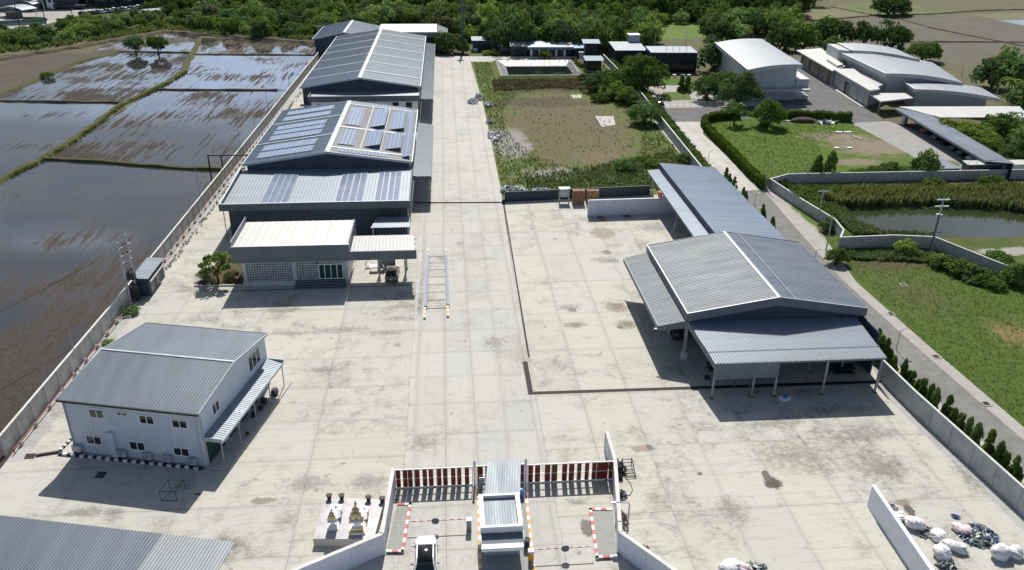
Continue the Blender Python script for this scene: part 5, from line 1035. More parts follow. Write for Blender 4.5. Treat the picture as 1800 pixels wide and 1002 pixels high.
for bx_, tp, ar, l in (((1345, 333), (1356, 287), 0, 'bare concrete pole at the corner of the grey wall and the hedge'), ((1438, 388), (1445, 334), 1, 'concrete pole behind the grey wall with ivy at its foot'), ((1452, 440), (1462, 379), 0, 'concrete pole at the corner of the lower grey wall'), ((1415, 319), (1418, 283), 0, 'slim concrete pole beside the round dark shrubs'), ((1628, 313), (1633, 278), 0, 'slim concrete pole among the shrubs by the carport'), ((1752, 168), (1757, 140), 0, 'white pole behind the pale curved hall'), ((1150, 92), (1154, 66), 0, 'thin white pole on the black hall'), ((1690, 135), (1697, 118), 0, 'wooden pole beside the wet ground behind the halls'), ((1204, 88), (1206, 56), 1, 'concrete power pole by the green field')):
    pole('utility_pole', l, P(*bx_), tp, r=.11, arms=ar)
base = P(1636, 442); t, h = pole('power_pole', 'concrete power pole with two white crossarms in front of the pond', base, (1657, 349), r=.17)
for z, wd in ((h-.15, .95), (h-1.15, 1.05)): MB().box((base.x-wd, base.y-.08, z-.1), (base.x+wd, base.y+.08, z+.06)).build('crossarm', M['white'], t)
MB().box((base.x-.9, base.y-.05, 3.0), (base.x+.9, base.y+.05, 3.1)).build('crossarm', M['darksteel'], t); b = MB(); b.path([base+Vector((-.25, -.2, h-2.4)), base+Vector((-.3, -.2, .3))], .07); b.build('cable', M['blackkerb'], t)
for k in range(3): MB().lathe((base.x-.7+.7*k, base.y, h-.09), ((.05, 0), (.09, .12), (.03, .28)), 8).build('insulator', M['white'], t)
b = MB(); b.box((base.x-.55, base.y-.15, h-2.7), (base.x-.1, base.y+.15, h-2.3)); b.box((base.x+.15, base.y-.1, h-2.6), (base.x+.4, base.y+.1, h-2.4)); b.build('fuse_box', M['white'], t)
wire('power_line', 'wire from the hedge-corner pole to the pole behind the curving wall', P(1345, 333, 0)+Z*4.3, P(1438, 388)+Z*4.6, .5, .02)
wire('power_line', 'wire from the curving-wall pole to the pole at the lower grey wall', P(1438, 388)+Z*4.6, P(1452, 440)+Z*5.0, .4, .02)
wire('power_line', 'wire from the lower grey wall pole to the white crossarms by the pond', P(1452, 440)+Z*5.0, P(1636, 442)+Z*7.4, .8, .02)
for k in (-1, 1): wire('power_line', ('left', 'right')[k > 0]+'-hand wire from the white crossarms over the pond', base+Vector((.7*k, 0, h-.1)), P(1900, 300, 9), 1.5, .02)
base = P(814, 91); t, h = pole('mast', 'tall dark green mast rising out of the trees beyond the road', base, h=21, r=.42, mat='greenpole', cat='mast'); MB().lathe(base+Z*16.2, ((.9, 0), (1.2, .3), (1.2, .6)), 10).build('platform', M['greenpole'], t)
base = P(563, 80); t, h = pole('power_pole', 'concrete power pole at the back corner of the farther warehouse', base, (563, 45), r=.3); MB().box((base.x-1.1, base.y-.1, h-.3), (base.x+1.1, base.y+.1, h)).build('crossarm', M['pole'], t)
MB().box((base.x-1.5, base.y+1, 0), (base.x+3.5, base.y+6, 3)).build('transformer_house', M['walldark'], t)
# ------------------------------------------------------------------ sacks, rubble and junk
def wrinkle(b, seed, z):
    rr = random.Random(seed+50); k = [(rr.uniform(5, 13), rr.uniform(5, 13), rr.uniform(4, 12), rr.uniform(0, 6)) for _ in range(8)]; out = []
    for (x, y, zz) in b.v:
        d = sum(abs(math.sin(a*x+c*y+e*zz+f)) for a, c, e, f in k)/8-.6; q = 1+d*.42; out.append((x*q, y*q, max(.01, zz*(1+d*.5))))
    b.v = out
def sack(label, x, y, r, z, seed, mat='bag', rot=0, group='white woven sacks on the yard'):
    p = P(x, y); b = MB(); b.blob((0, 0, z*.5), (r[0], r[1], z*.8), seed, .22, 4, .6); wrinkle(b, seed, z); o = b.build('sack', M[mat], None, smooth=True); o.location = (p.x, p.y, 0); o.rotation_euler = (0, 0, rot)
    tag(o, label, 'sack', group); nk = MB(); nk.lathe((r[0]*.45, .05, z*.95), ((r[0]*.34, 0), (r[0]*.15, .08), (r[0]*.3, .14)), 9); k = nk.build('knot', M[mat], None); k.parent = o; return o
sack('white sack half hidden behind the free-standing partition wall', 1580, 912, (.62, .5), .45, 1, rot=.6)
sack('plump white sack with dark loops beside the oil stain', 1605, 925, (.85, .58), .6, 2, rot=-.3)
sack('round white sack with a folded open top in the middle of the heap', 1648, 948, (.68, .6), .55, 3)
sack('long white sack lying on its side, pointing right', 1678, 966, (.95, .5), .5, 4, rot=-.5)
sack('white sack with its open mouth spilling clear scraps', 1655, 977, (.72, .7), .55, 5)
sack('pinkish sack beside the blue plastic heap', 1690, 934, (.75, .6), .5, 6, 'pinkbag', -.4, None)
sack('tall white sack standing on the yard at the lower right', 1757, 978, (.72, .62), .8, 7)
sack('shorter white sack leaning against the tall one at the lower right corner', 1782, 976, (.6, .55), .6, 8)
sack('white sack cut by the lower edge of the picture, with a black loop', 1283, 1000, (.95, .6), .5, 9)
sack('pale torn sack at the lower edge beside the white one', 1308, 1003, (.55, .5), .4, 10, 'pinkbag', 0, None)
def debris(label, x, y, rx_, ry_, n, mats, hgt=.25, s=(.06, .2), cat='rubbish heap', name='rubbish_heap'):
    c = P(x, y); rr = random.Random(x*7+y); b = MB()
    for i in range(n):
        a = rr.uniform(0, 6.28); q = math.sqrt(rr.random()); p = Vector((c.x+rx_*q*math.cos(a), c.y+ry_*q*math.sin(a), rr.uniform(0, hgt)*(1-q*.8)+.04)); k = rr.uniform(*s); b.cur = rr.randrange(len(mats))
        u = Vector((rr.uniform(-1, 1), rr.uniform(-1, 1), rr.uniform(-.6, .6))).normalized()*k; v = Vector((rr.uniform(-1, 1), rr.uniform(-1, 1), rr.uniform(-.6, .6))).normalized()*k*.7; w_ = u.cross(v).normalized()*.02
        b.add([p-u-v, p+u-v, p+u+v, p-u+v, p-u-v+w_, p+u-v+w_, p+u+v+w_, p-u+v+w_], [(3, 2, 1, 0), (4, 5, 6, 7), (0, 1, 5, 4), (1, 2, 6, 5), (2, 3, 7, 6), (3, 0, 4, 7)])
    o = b.build(name, [M[m] for m in mats]); return tag(o, label, cat)
M['scrapg'] = plain('greenish_scrap', (.22, .28, .27), .35, 0, .5, 6); M['scrapw'] = plain('pale_scrap', (.62, .62, .6), .5, 0, .3, 6); M['scrapd'] = plain('dark_scrap', (.05, .06, .07), .5, 0, .5, 6)
SC = ['scrapg', 'scrapw', 'scrapd']
debris('clear and dark plastic scraps spilt from the open white sack', 1662, 995, .7, .5, 160, SC, .3)
debris('loose plastic scraps between two white sacks by the partition', 1630, 937, .95, .7, 200, SC, .15)
debris('heap of blue, white and clear plastic scraps beside the pinkish sack', 1718, 942, 1.5, 1.3, 650, ['scrapg', 'scrapw', 'scrapd', 'bluetarp', 'scrapw'], .55, (.07, .24))
debris('small green scraps by the top end of the partition wall', 1567, 892, .4, .5, 60, SC, .08); debris('tiny blue scrap pile alone on the yard', 1680, 909, .25, .2, 30, ['bluetarp', 'scrapd'], .06)
debris('grey scraps beside the sack at the lower edge', 1325, 1001, 1.1, .6, 200, SC, .15)
debris('black junk heap against the right entrance wall', 1083, 826, .45, 1.5, 120, ['dark', 'scrapd', 'walldark'], .8, (.12, .35)); debris('glinting bundle of scrap against the right entrance wall', 1090, 872, .55, .55, 130, ['scrapw', 'scrapd', 'dark'], .6, (.06, .2))
for k, (x, y, l) in enumerate(((1088, 823, 'worn tyre lying in the junk by the entrance wall'), (1094, 830, 'second tyre at the yard side of the junk by the entrance wall'))):
    c = P(x, y); a = [(c.x+.3*math.cos(i*math.pi/8), c.y+.3*math.sin(i*math.pi/8), .35+.1*math.sin(i*math.pi/8)) for i in range(17)]; prop('tyre', l, 'tyre', MB().path([Vector(q) for q in a], .1, 8), 'tyre')
c = P(1105, 829); b = MB()
for sx in (-.45, .45): b.tube((c.x+sx, c.y-1.0, .12), (c.x+sx, c.y+1.0, .75), .04)
for k in range(6): b.tube((c.x-.45, c.y-.9+k*.36, .15+k*.11), (c.x+.45, c.y-.9+k*.36, .15+k*.11), .035)
for sx in (-.45, .45): b.tube((c.x+sx, c.y+1.0, 0), (c.x+sx, c.y+1.0, .75), .04)
prop('steel_rack', 'rusty steel trolley frame standing beside the junk at the entrance wall', 'rack', b, 'darksteel')
pts = [P(1098, 838), P(1108, 850), P(1112, 862), P(1108, 870), P(1099, 873)]; prop('hose', 'thin black hose looping from the junk over the yard', 'hose', MB().path([p+Z*.03 for p in pts], .025), 'drain')
c = P(1102, 938); t = thing('lamp_post', 'grey bent steel lamp post behind the right entrance wall', 'lamp post', tuple(c)); b = MB(); b.tube(c, c+Z*3.2, .06); b.tube(c+Z*3.2, c+Z*3.25+Vector((-1.2, .1, 0)), .045); b.build('post', M['steel'], t); MB().box((c.x-1.5, c.y, 3.18), (c.x-1.1, c.y+.2, 3.28)).build('lamp_head', M['trim'], t)
debris('dry leaves and branches at the foot of the right entrance wall', 1122, 968, .8, .5, 120, ['wood', 'scrapd', 'wood'], .3, (.05, .25), 'leaf litter', 'leaf_litter'); debris('brown leaf litter between the lamp post and the entrance wall', 1096, 915, .3, 1.3, 120, ['wood', 'scrapd'], .12, (.05, .15), 'leaf litter', 'leaf_litter')
for k, (x, y, rx_, ry_, n, l) in enumerate(((842, 172, .9, 3.5, 140, 'farthest heap of white rubble bags along the road edge'), (832, 180, 1.3, 2.2, 120, 'heap of pale rubble lying on the road edge by the lot'), (858, 185, .9, 2.0, 90, 'pale rubble bag behind the heap on the road edge'), (861, 216, .7, .8, 50, 'small lone pale rubble bag beside the road'), (868, 240, 1.2, 4.0, 170, 'long heap of pale broken rubble beside the weedy lot'), (893, 335, 1.3, 1.2, 140, 'heap of pale rubble at the end of the slate wall'), (915, 335, .8, .8, 70, 'rounded pale rubble bag behind the slate wall'), (950, 338, 2.4, .9, 110, 'low pale rubble pile behind the slate wall'))):
    debris(l, x, y, rx_, ry_, n, ['scrapw', 'bag', 'bag', 'gutter'], .9, (.25, .6), 'rubble heap', 'rubble_heap')
for k, (x, y, sx, sy, n, l) in enumerate(((1455, 216, 2.6, 1.2, 34, 'stack of white boards on the lawn near the hedge end'),)): debris(l, x, y, sx, sy, n, ['scrapw', 'white', 'scrapd'], .8, (.4, .8), 'board stack', 'board_stack')
for k, (x, y, x2, y2) in enumerate(((1470, 234, 1482, 234), (1485, 234, 1497, 234), (1500, 241, 1516, 247), (1468, 262, 1476, 262), (1490, 262, 1498, 262), (1362, 213, 1390, 214))):
    a, c = P(x, y), P(x2, y2); prop('white_plank', ('leftmost white plank lying on the lawn in the middle row', 'second white plank lying on the lawn in the middle row', 'white plank lying slantwise at the lawn edge', 'white plank left of the bare patch on the lawn', 'white plank at the right of the bare patch on the lawn', 'long white plank lying before the far hedge')[k], 'plank', MB().obox(a, c-a, (0, .7), 0, .25), 'white')
prop('soil_heap', 'dark soil heap on the lawn in front of the far hedge', 'soil heap', MB().blob((P(1418, 214).x, P(1418, 214).y, 0), (3.4, 1.6, 1.0), 4, .2, 3, .1), 'bark')
for k, (x, y) in enumerate(((1645, 627), (1733, 710), (1588, 501), (1566, 552))):
    c = P(x, y); t = thing('drain_inlet', ('square drain inlet on the lawn beside the street lamp', 'square drain inlet lowest on the lawn edge', 'square drain inlet highest on the lawn edge', 'drain inlet close to the road verge')[k], 'drain inlet', tuple(c)); MB().box((c.x-.45, c.y-.45, -.05), (c.x+.45, c.y+.45, .06)).build('rim', M['kerbc'], t); MB().box((c.x-.33, c.y-.33, .061), (c.x+.33, c.y+.33, .075)).build('grate', M['drain'], t)
# ------------------------------------------------------------------ neighbours' walls
wall_run('boundary_wall', 'grey wall between the lawn and the weedy pond bank', [(57.5, 135.6), (62, 138.3), (110, 138.6)], 1.7, step_=3.2)
wall_run('boundary_wall', 'curving grey wall between the worn road verge and the pond, with a sign on it', [(57.5, 135.5), (58.9, 124), (60.3, 115), (59.6, 110.5), (57.7, 107.5)], 1.8, step_=3.2)
wall_run('boundary_wall', 'grey wall along the near side of the pond', [(57.8, 107.6), (66, 108), (72, 107), (75.5, 98), (80, 88)], 1.8, step_=3.2, posts=False)
# sign on wall: leafy picture print with white lettering
c = P(1370, 348); t = thing('wall_sign', 'dark printed leaf-pattern sign with pale lettering on the curving grey wall', 'sign', (58.7, 127, 0))
A, C = Vector((58.45, 128.8, 0)), Vector((58.78, 125.4, 0)); MB().obox(A, C-A, (-.1, -.01), .2, 2.15).build('board', M['dark'], t)
b = MB(); d = (C-A)/11; rr = random.Random(3)
for k in range(9): q = A+d*(1+k); b.obox(q+Vector((-.115, 0, 0)), d*.7, (-.02, 0), 1.25, 1.25+rr.uniform(.3, .45)); b.obox(q+Vector((-.115, 0, 0)), d*.6, (-.02, 0), .75, .85)
b.build('lettering', M['trim'], t); b = MB(); [b.blob(tuple(A+d*rr.uniform(.5, 10.5)+Vector((-.12, 0, rr.choice((.4, .5, 1.9, 1.95))))), (.04, .3, .18), k, .3) for k in range(12)]; b.build('leaf_print', M['crown2'], t)
t = thing('boom_rack', 'white guard rail along the forecourt in front of the small garden', 'railing', tuple(P(1165, 186)))
a, c = P(1166, 186), P(1345, 188); b = MB(); [b.tube(a.lerp(c, k/15), a.lerp(c, k/15)+Z*1.1, .05) for k in range(16)]; b.tube(a+Z*1.1, c+Z*1.1, .045); b.tube(a+Z*.6, c+Z*.6, .03); b.build('rail', M['white'], t)
# ------------------------------------------------------------------ pale curved halls
def arc_roof(t, name, FL, FR, BR_, BL_, bulge, thick, mat, fmat, n=10):
    FL, FR, BR_, BL_ = map(Vector, (FL, FR, BR_, BL_)); b = MB(); g = MB()
    F = [FL.lerp(FR, i/n)+Z*(bulge*4*(i/n)*(1-i/n)) for i in range(n+1)]; B = [BL_.lerp(BR_, i/n)+Z*(bulge*4*(i/n)*(1-i/n)) for i in range(n+1)]
    for i in range(n):
        b.poly([F[i], F[i+1], B[i+1], B[i]]); d = Z*thick
        g.poly([F[i]-d, F[i+1]-d, F[i+1], F[i]]); g.poly([B[i+1]-d, B[i]-d, B[i], B[i+1]]); g.poly([F[i+1]-d, F[i]-d, B[i]-d, B[i+1]-d])
    g.poly([BL_-Z*thick, FL-Z*thick, FL, BL_]); g.poly([FR-Z*thick, BR_-Z*thick, BR_, FR])
    b.build(name, M[mat], t); g.build(name+'_fascia', M[fmat], t)
    e = MB(); e.hexa([FL+Vector((-.25, 0, .02)), FL+Vector((.15, 0, .02)), BL_+Vector((.15, 0, .02)), BL_+Vector((-.25, 0, .02)), FL+Vector((-.25, 0, .14)), FL+Vector((.15, 0, .14)), BL_+Vector((.15, 0, .14)), BL_+Vector((-.25, 0, .14))]); e.build('roof_edge', M['white'], t)
t = thing('curved_hall', 'pale tall hall with curved overhanging roof beside the garden trees', 'hall', (84, 205, 0))
arc_roof(t, 'roof', (75.2, 200.6, 8.6), (90.9, 204.6, 9.05), (95.2, 246, 9.05), (79.6, 241.5, 8.7), .5, 1.0, 'hallroof', 'hallwall')
MB().prism([(78, 205), (89.6, 204.6), (93.5, 242), (81, 241)], 0, 8.3).build('wall', M['hallwall'], t)
MB().prism([(77.8, 202.2), (92.6, 201.6), (93.2, 204.7), (78, 204.9)], 2.85, 3.3).build('canopy', M['hallwall'], t)
MB().prism([(90.0, 205), (93.4, 205), (94.6, 217), (91.0, 217)], 3.0, 5.2).build('side_box', M['hallwall'], t); MB().prism([(89.95, 204.9), (93.5, 204.9), (94.7, 217.1), (90.9, 217.1)], 5.201, 5.3).build('side_box_roof', M['roofwhite'], t)
MB().prism([(89.8, 205.5), (94, 205.5), (95.5, 220), (91.2, 220)], .0, .9).build('ramp', M['hallwall'], t)
for x in (81.8, 88.8): column(t, x, 202.6, 0, 2.84, .12)
b = MB(); b.box((82.5, 204.9, .1), (88.5, 204.98, 2.6)); b.build('shopfront', M['pale_glass'], t)
t = thing('pale_factory', 'broad pale factory with three curved roofs, flat side roofs and shutters', 'factory', (110, 200, 0))
arc_roof(t, 'roof', (112.3, 202.6, 7.0), (129.6, 196.4, 5.7), (137.5, 224.5, 5.7), (114.2, 231.6, 7.1), .75, .95, 'hallroof', 'hallwall')
arc_roof(t, 'roof', (117.9, 233.6, 7.6), (131.8, 221.5, 7.0), (134.5, 240, 7.0), (119.2, 246, 7.7), .6, .9, 'hallroof', 'hallwall')
arc_roof(t, 'roof', (115.4, 193.2, 5.0), (131.5, 183.6, 4.6), (134.6, 196.5, 4.6), (116.9, 201.2, 5.1), .55, .8, 'hallroof', 'hallwall')
MB().prism([(113.6, 204), (128, 199), (134, 224), (115.4, 231)], 0, 6.1).build('wall', M['hallwall'], t); MB().prism([(119, 234.5), (130, 227), (132, 240), (120, 245)], 0, 6.8).build('wall', M['hallwall'], t)
MB().prism([(116.6, 194.6), (130.5, 187.2), (133, 196.6), (117.6, 201)], 0, 4.2).build('front_hall', M['hallwall'], t)
MB().prism([(106.2, 219.6), (112.8, 226), (119, 256.4), (109.6, 253.2)], 4.2, 4.5).build('side_roof', M['roofwhite'], t); MB().prism([(107.4, 221), (112.6, 226), (118, 254), (110.4, 251)], 0, 4.19).build('side_wall', M['hallwall'], t)
MB().prism([(104.3, 194.2), (107.9, 196), (113.4, 222), (107.4, 222.2)], 4.25, 4.62).build('side_roof', M['roofwhite'], t); MB().prism([(105.3, 196), (113.5, 204), (114.6, 222), (107.8, 221.4)], 0, 4.24).build('side_wall', M['hallwall'], t)
MB().prism([(109.5, 224), (112.2, 226), (113.6, 234), (110.9, 234)], 4.51, 5.1).build('roof_box', M['roofwhite'], t); MB().prism([(115, 236), (117.6, 234), (119, 246), (116.4, 247)], 4.51, 7.4).build('roof_box', M['hallwall'], t)
MB().prism([(104.1, 187.6), (114.0, 190.9), (114.9, 196.4), (105.5, 196.6)], 3.1, 3.4).build('porch_roof', M['roofwhite'], t); column(t, 104.6, 188.6, 0, 3.1, .1)
d = Vector((107.8-105.3, 221.4-196, 0)).normalized(); nn = Vector((-d.y, d.x, 0))
for k, s in enumerate((2.5, 7.0)): MB().obox(Vector((105.3, 196, 0))+d*s+nn*.01, d*2.6, nn*.06, .05, 3.2).build('shutter', M['pale_glass'], t)
MB().obox(Vector((105.3, 196, 0))+d*13+nn*.01, d*1.4, nn*.06, .05, 3.2).build('shutter', M['wood'], t); MB().obox(Vector((105.3, 196, 0))+d*15+nn*.01, d*1.6, nn*.06, .05, 3.2).build('shutter', M['dark'], t)
a0 = Vector((107.4, 221.0, 0)); d2 = Vector((110.4-107.4, 30, 0)).normalized(); n2_ = Vector((-d2.y, d2.x, 0))
for k in range(14): MB().obox(a0+d2*(.8+k*2.05)+n2_*.01, d2*(1.3 if k % 3 else 1.7), n2_*.05, .3, 3.6).build('window', M['dark' if k % 4 == 1 else 'glass'], t)
b = MB(); [b.obox(Vector((113.6, 204, 0))+(Vector((115.4, 231, 0))-Vector((113.6, 204, 0)))*(k/6)+Vector((-1.6, 0, 0)), (1.6, 0), (0, .12), 4.9, 5.02) for k in range(1, 6)]; b.build('bracket', M['steel'], t)
MB().obox((105.0, 196), d*26, nn*1.0, 0, .14).build('kerb', M['kerbc'], t)
t = thing('long_carport', 'long low grey carport roof sheltering a row of parked cars', 'carport', (104, 160, 0))
MB().sheet((104.9, 182.3, 3.0), (100.6, 139.8, 3.0), (110.0, 181.0, 3.25), (104.5, 137.4, 3.25), .5, .04).build('roof', M['roofgrey'], t); MB().hexa([(104.8, 182.4, 2.6), (100.5, 139.8, 2.6), (100.55, 139.8, 2.6), (104.85, 182.4, 2.6), (104.8, 182.4, 3.02), (100.5, 139.8, 3.02), (100.55, 139.8, 3.02), (104.85, 182.4, 3.02)]).build('fascia', M['cladgrey'], t)
for k in range(8): column(t, 109.2-k*.72, 179-k*5.7, 0, 3.0, .08, foot=False)
MB().hexa([(109.6, 180.8, 0), (104.3, 137.6, 0), (104.4, 137.6, 0), (109.7, 180.8, 0), (109.6, 180.8, 3.1), (104.3, 137.6, 3.1), (104.4, 137.6, 3.1), (109.7, 180.8, 3.1)]).build('back_wall', M['walldark'], t)
t = thing('white_canopy', 'broad white flat canopy beyond the long carport', 'canopy', (120, 177, 0)); MB().slab([(106, 182.6, 3.3), (110.2, 172.0, 3.3), (130.5, 171.2, 3.3), (135.2, 181.6, 3.3)], .2).build('roof', M['roofwhite'], t)
for x, y in ((111, 173), (130, 172), (133, 180)): column(t, x, y, 0, 3.1, .1, foot=False)
CP = [('dark red car first from the far end under the long carport', 'redkerb', 171.5), ('dark car with pale lamps second under the long carport', 'darkcar', 169), ('silver car third under the long carport', 'greycar', 166), ('dark blue car fourth under the long carport', 'darkcar', 162), ('grey car fifth under the long carport', 'greycar', 157.8), ('silver car sixth under the long carport', 'greycar', 154.3), ('white car nearest the open end of the long carport', 'whitecar', 150.2)]
for l, m_, y in CP: x = 103.4+(y-150)*.1; car(l, (x+2.4, y), R(-95), m_, None, 4.4, 1.75, 1.45, 'cars parked under the long carport', detail=False)
car('white car parked on the forecourt beside the hedge and trees', tuple(P(1160, 189))[:2], .1, 'whitecar', 'glass', 4.6, 1.85, 1.7, None, False); car('grey car behind the white one, half under the big tree', tuple(P(1148, 179))[:2], .3, 'greycar', None, 4.5, 1.8, 1.6, None, False)
t = thing('cargo_container', 'white-topped dark container with rails behind the grey wall', 'container', tuple(P(1697, 311))); a, c = P(1697, 311), P(1754, 310); MB().obox(a, c-a, (.5, 2.6), 0, 2.3).build('body', M['walldark'], t); MB().obox(a+Vector((-.1, -.1, 0)), (c-a)*1.02, (.5, 2.8), 2.301, 2.4).build('roof', M['roofwhite'], t); b = MB(); [b.tube(a.lerp(c, k/4)+Z*2.4, a.lerp(c, k/4)+Z*3.1, .04) for k in range(5)]; b.tube(a+Z*3.1, c+Z*3.1, .04); b.build('rail', M['darksteel'], t)
t = thing('cargo_container', 'white box container right of the railed one behind the grey wall', 'container', tuple(P(1757, 310))); a, c = P(1757, 310), P(1810, 309); MB().obox(a, c-a, (.6, 2.8), 0, 2.2).build('body', M['trim'], t); MB().obox(a+Vector((-.1, -.1, 0)), (c-a)*1.02, (.6, 3.0), 2.201, 2.3).build('roof', M['roofwhite'], t); MB().box((a.x+1, a.y-.03, 1.2), (a.x+1.5, a.y-.003, 1.7)).build('window', M['glass'], t)
t = thing('cargo_container', 'white-roofed box behind the white container at the right edge', 'container', tuple(P(1788, 296))); a, c = P(1788, 298), P(1840, 297); MB().obox(a, c-a, (.6, 3.5), 0, 2.2).build('body', M['trim'], t); MB().obox(a, c-a, (.6, 3.6), 2.201, 2.3).build('roof', M['roofwhite'], t)
t = thing('low_shed', 'low grey-roofed shed behind the grey wall beside the shrubs', 'shed', tuple(P(1645, 312))); a, c = P(1645, 311), P(1684, 310); MB().obox(a, c-a, (-1.0, 5.2), 0, 1.6).build('wall', M['walldark'], t); MB().sheet(a+Vector((-.8, 5.6, 1.95)), c+Vector((-.8, 5.6, 1.95)), a+Vector((-.2, -.3, 1.65)), c+Vector((.3, -.3, 1.65)), .5).build('roof', M['roofgrey'], t)
t = thing('water_tank', 'pale cylindrical tanks at the far end of the long carport', 'tank', (106.5, 179, 0))
for x, y in ((105.6, 178.6), (106.5, 179.6)): MB().lathe((x, y, .1), ((.55, 0), (.55, 2.0), (.3, 2.2)), 14).build('tank', M['trim'], t)
# ------------------------------------------------------------------ buildings at the back of the lot
def box_building(name, label, a, c, depth, h_, roof, wall, over=.5, cat='building', tilt=.3, dz=(0, 0)):
    a, c = Vector((a[0], a[1], 0)), Vector((c[0], c[1], 0)); t = thing(name, label, cat, tuple(a)); d = (c-a); n_ = Vector((-d.y, d.x, 0)).normalized(); dn = d.normalized()
    MB().obox(a, d, n_*depth, 0, h_).build('wall', M[wall], t); o = over
    MB().sheet(UP(a-dn*o+n_*(depth+o), h_+.15+tilt), UP(c+dn*o+n_*(depth+o), h_+.15+tilt), UP(a-dn*o-n_*o, h_+.15), UP(c+dn*o-n_*o, h_+.15), .6, .03, .12).build('roof', M[roof], t); return t, a, dn, n_, d.length
t, a, d, n_, L = box_building('kiosk', 'dark slate hut with pale plinth beyond the end of the road', (9.5, 281), (17.2, 281), 6, 3.4, 'roofblue', 'clad', .5)
MB().obox(a+d*1.5-n_*.05, d*4.5, n_*.04, .3, 2.3).build('opening', M['dark'], t); MB().obox(a-n_*.08, d*1.4, n_*.06, .02, 1.0).build('plinth', M['white'], t); MB().obox(a+d*6.2-n_*.08, d*1.4, n_*.06, .02, 1.0).build('plinth', M['white'], t)
wall_run('back_wall', 'low grey wall right of the dark hut beyond the road', [(17.5, 281), (23, 280.5)], 1.6, step_=3)
t, a, d, n_, L = box_building('open_store', 'open-fronted store with pale rusty roof left of the row of units', (21.4, 269.8), (26.6, 269.8), 6, 3.3, 'polyroof', 'clad', .2, tilt=.6)
MB().obox(a+d*1.2-n_*.05, d*3.4, n_*.04, .2, 2.7).build('opening', M['dark'], t)
t, a, d, n_, L = box_building('row_of_units', 'low row of dark units with white pillars and bluish roof behind the lined pond', (27, 268.6), (41.2, 268.2), 7, 3.2, 'roofgrey', 'black', .3, tilt=.7)
MB().obox(a-d*.4-n_*.6, d*(L+.8), n_*.08, 2.5, 3.4).build('fascia', M['railblue'], t)
for k, s in enumerate((.6, 3.3, 6.0, 8.7, 11.4)): MB().obox(a+d*s-n_*.3, d*.6, n_*.28, 0, 2.49).build('pillar', M['white'], t)
for k in range(4): MB().obox(a+d*(1.5+2.7*k)-n_*.04, d*1.6, n_*.03, .1, 2.4).build('door', M['walldark'], t)
MB().obox((20.5, 267.2), (22, -.6), (0, 1.5), 0, .35).build('terrace', M['kerbc'], t)
t, a, d, n_, L = box_building('green_roofed_hut', 'small dark hut with turquoise roof beside the watch tower', (41.6, 268), (45.4, 268), 6, 2.9, 'skyblue', 'black', .2)
t, a, d, n_, L = box_building('watch_tower', 'dark tower-like hut with outside stairs and overhanging flat roof', (43.2, 255.5), (47.2, 255.2), 5, 6.4, 'roofblue', 'black', .7)
b = MB(); [b.obox(a+d*(-1.4)-n_*(-3.8+.34*k), d*1.2, n_*.34, 3.0-.28*k, 3.1-.28*k) for k in range(11)]; b.build('stairs', M['trim'], t); MB().obox(a-d*1.5+n_*3.8, d*1.45, n_*1.2, 3.0, 3.12).build('landing', M['trim'], t)
for s in (-1.4, -.1): MB().obox(a+d*s-n_*.4, d*.1, n_*.1, 0, 6.4).build('column', M['trim'], t)
t, a, d, n_, L = box_building('garden_pavilion', 'small dark open pavilion below the watch tower', (42.3, 244.5), (46.4, 244.3), 5, 3.2, 'roofblue', 'black', .8)
MB().obox(a+d*.5-n_*.05, d*3.2, n_*.04, .3, 2.3).build('opening', M['glass'], t); MB().obox(a-d*.2-n_*1, d*4.6, n_*.95, 0, .25).build('step', M['kerbc'], t)
t, a, d, n_, L = box_building('black_hall', 'black-walled hall with grey lean-to roof beside the clipped hedge', (52.3, 253), (62, 252.6), 14, 4.6, 'roofgrey', 'black', .15, tilt=.4)
t, a, d, n_, L = box_building('black_hall', 'long black hall with parapet roof behind the garden', (61, 243), (74.8, 242.2), 10, 5.6, 'roofgrey', 'black', .1, tilt=.2)
MB().obox(a+d*6-n_*.05, d*7, n_*.04, .2, 2.2).build('glazing', M['glass'], t); b = MB(); [b.tube(UP(a+d*s+n_*3, 5.8), UP(a+d*s+n_*3, 7.2), .07) for s in (5, 7, 9, 11)]; b.build('roof_vents', M['trim'], t)
t = thing('roof_tank', 'white box tank house on the black hall roof', 'tank', (60.5, 262, 0)); MB().box((59.2, 266, 0), (62.6, 269.5, 7.2)).build('wall', M['trim'], t); MB().box((59.0, 265.8, 7.201), (62.8, 269.7, 7.4)).build('roof', M['white'], t)
for k, (x, y) in enumerate(((1185, 136), (1200, 136), (1211, 136))): c = P(x, y); prop('garden_umbrella', ('left', 'middle', 'right')[k]+' pale table of the three at the foot of the black hall', 'table', MB().lathe(c, ((.08, 0), (.06, .7), (.6, .75), (.6, .8)), 10), 'trim')
for k, (x, y) in enumerate(((1197, 157), (1208, 157))):
    pass
# ------------------------------------------------------------------ industrial yard, top left
t, a, d, n_, L = box_building('factory_hall', 'grey factory hall with dark windows at the top left corner', (-214, 393), (-180, 393.5), 25, 9, 'roofgrey', 'cladgrey', .3)
for s in (2, 12): MB().obox(a+d*s-n_*.06, d*6, n_*.05, .3, 4).build('opening', M['glass'], t)
t, a, d, n_, L = box_building('factory_hall', 'dark blue-grey factory hall with three white pipes at the top left', (-178, 396.5), (-164, 398.5), 30, 9, 'roofgrey', 'clad', .3)
for k in range(3): MB().tube(UP(a+d*(.4+k*2)-n_*.8, 0), UP(a+d*(-1+k*2)-n_*.8, 11), .4).build('white_pipe', M['white'], t)
MB().obox(a+d*6-n_*.06, d*5, n_*.05, 1, 3.4).build('opening', M['glass'], t)
t, a, d, n_, L = box_building('office_block', 'dark glazed office block beside the paved factory yard', (-162, 402), (-140, 414), 20, 8, 'roofgrey', 'walldark', .2)
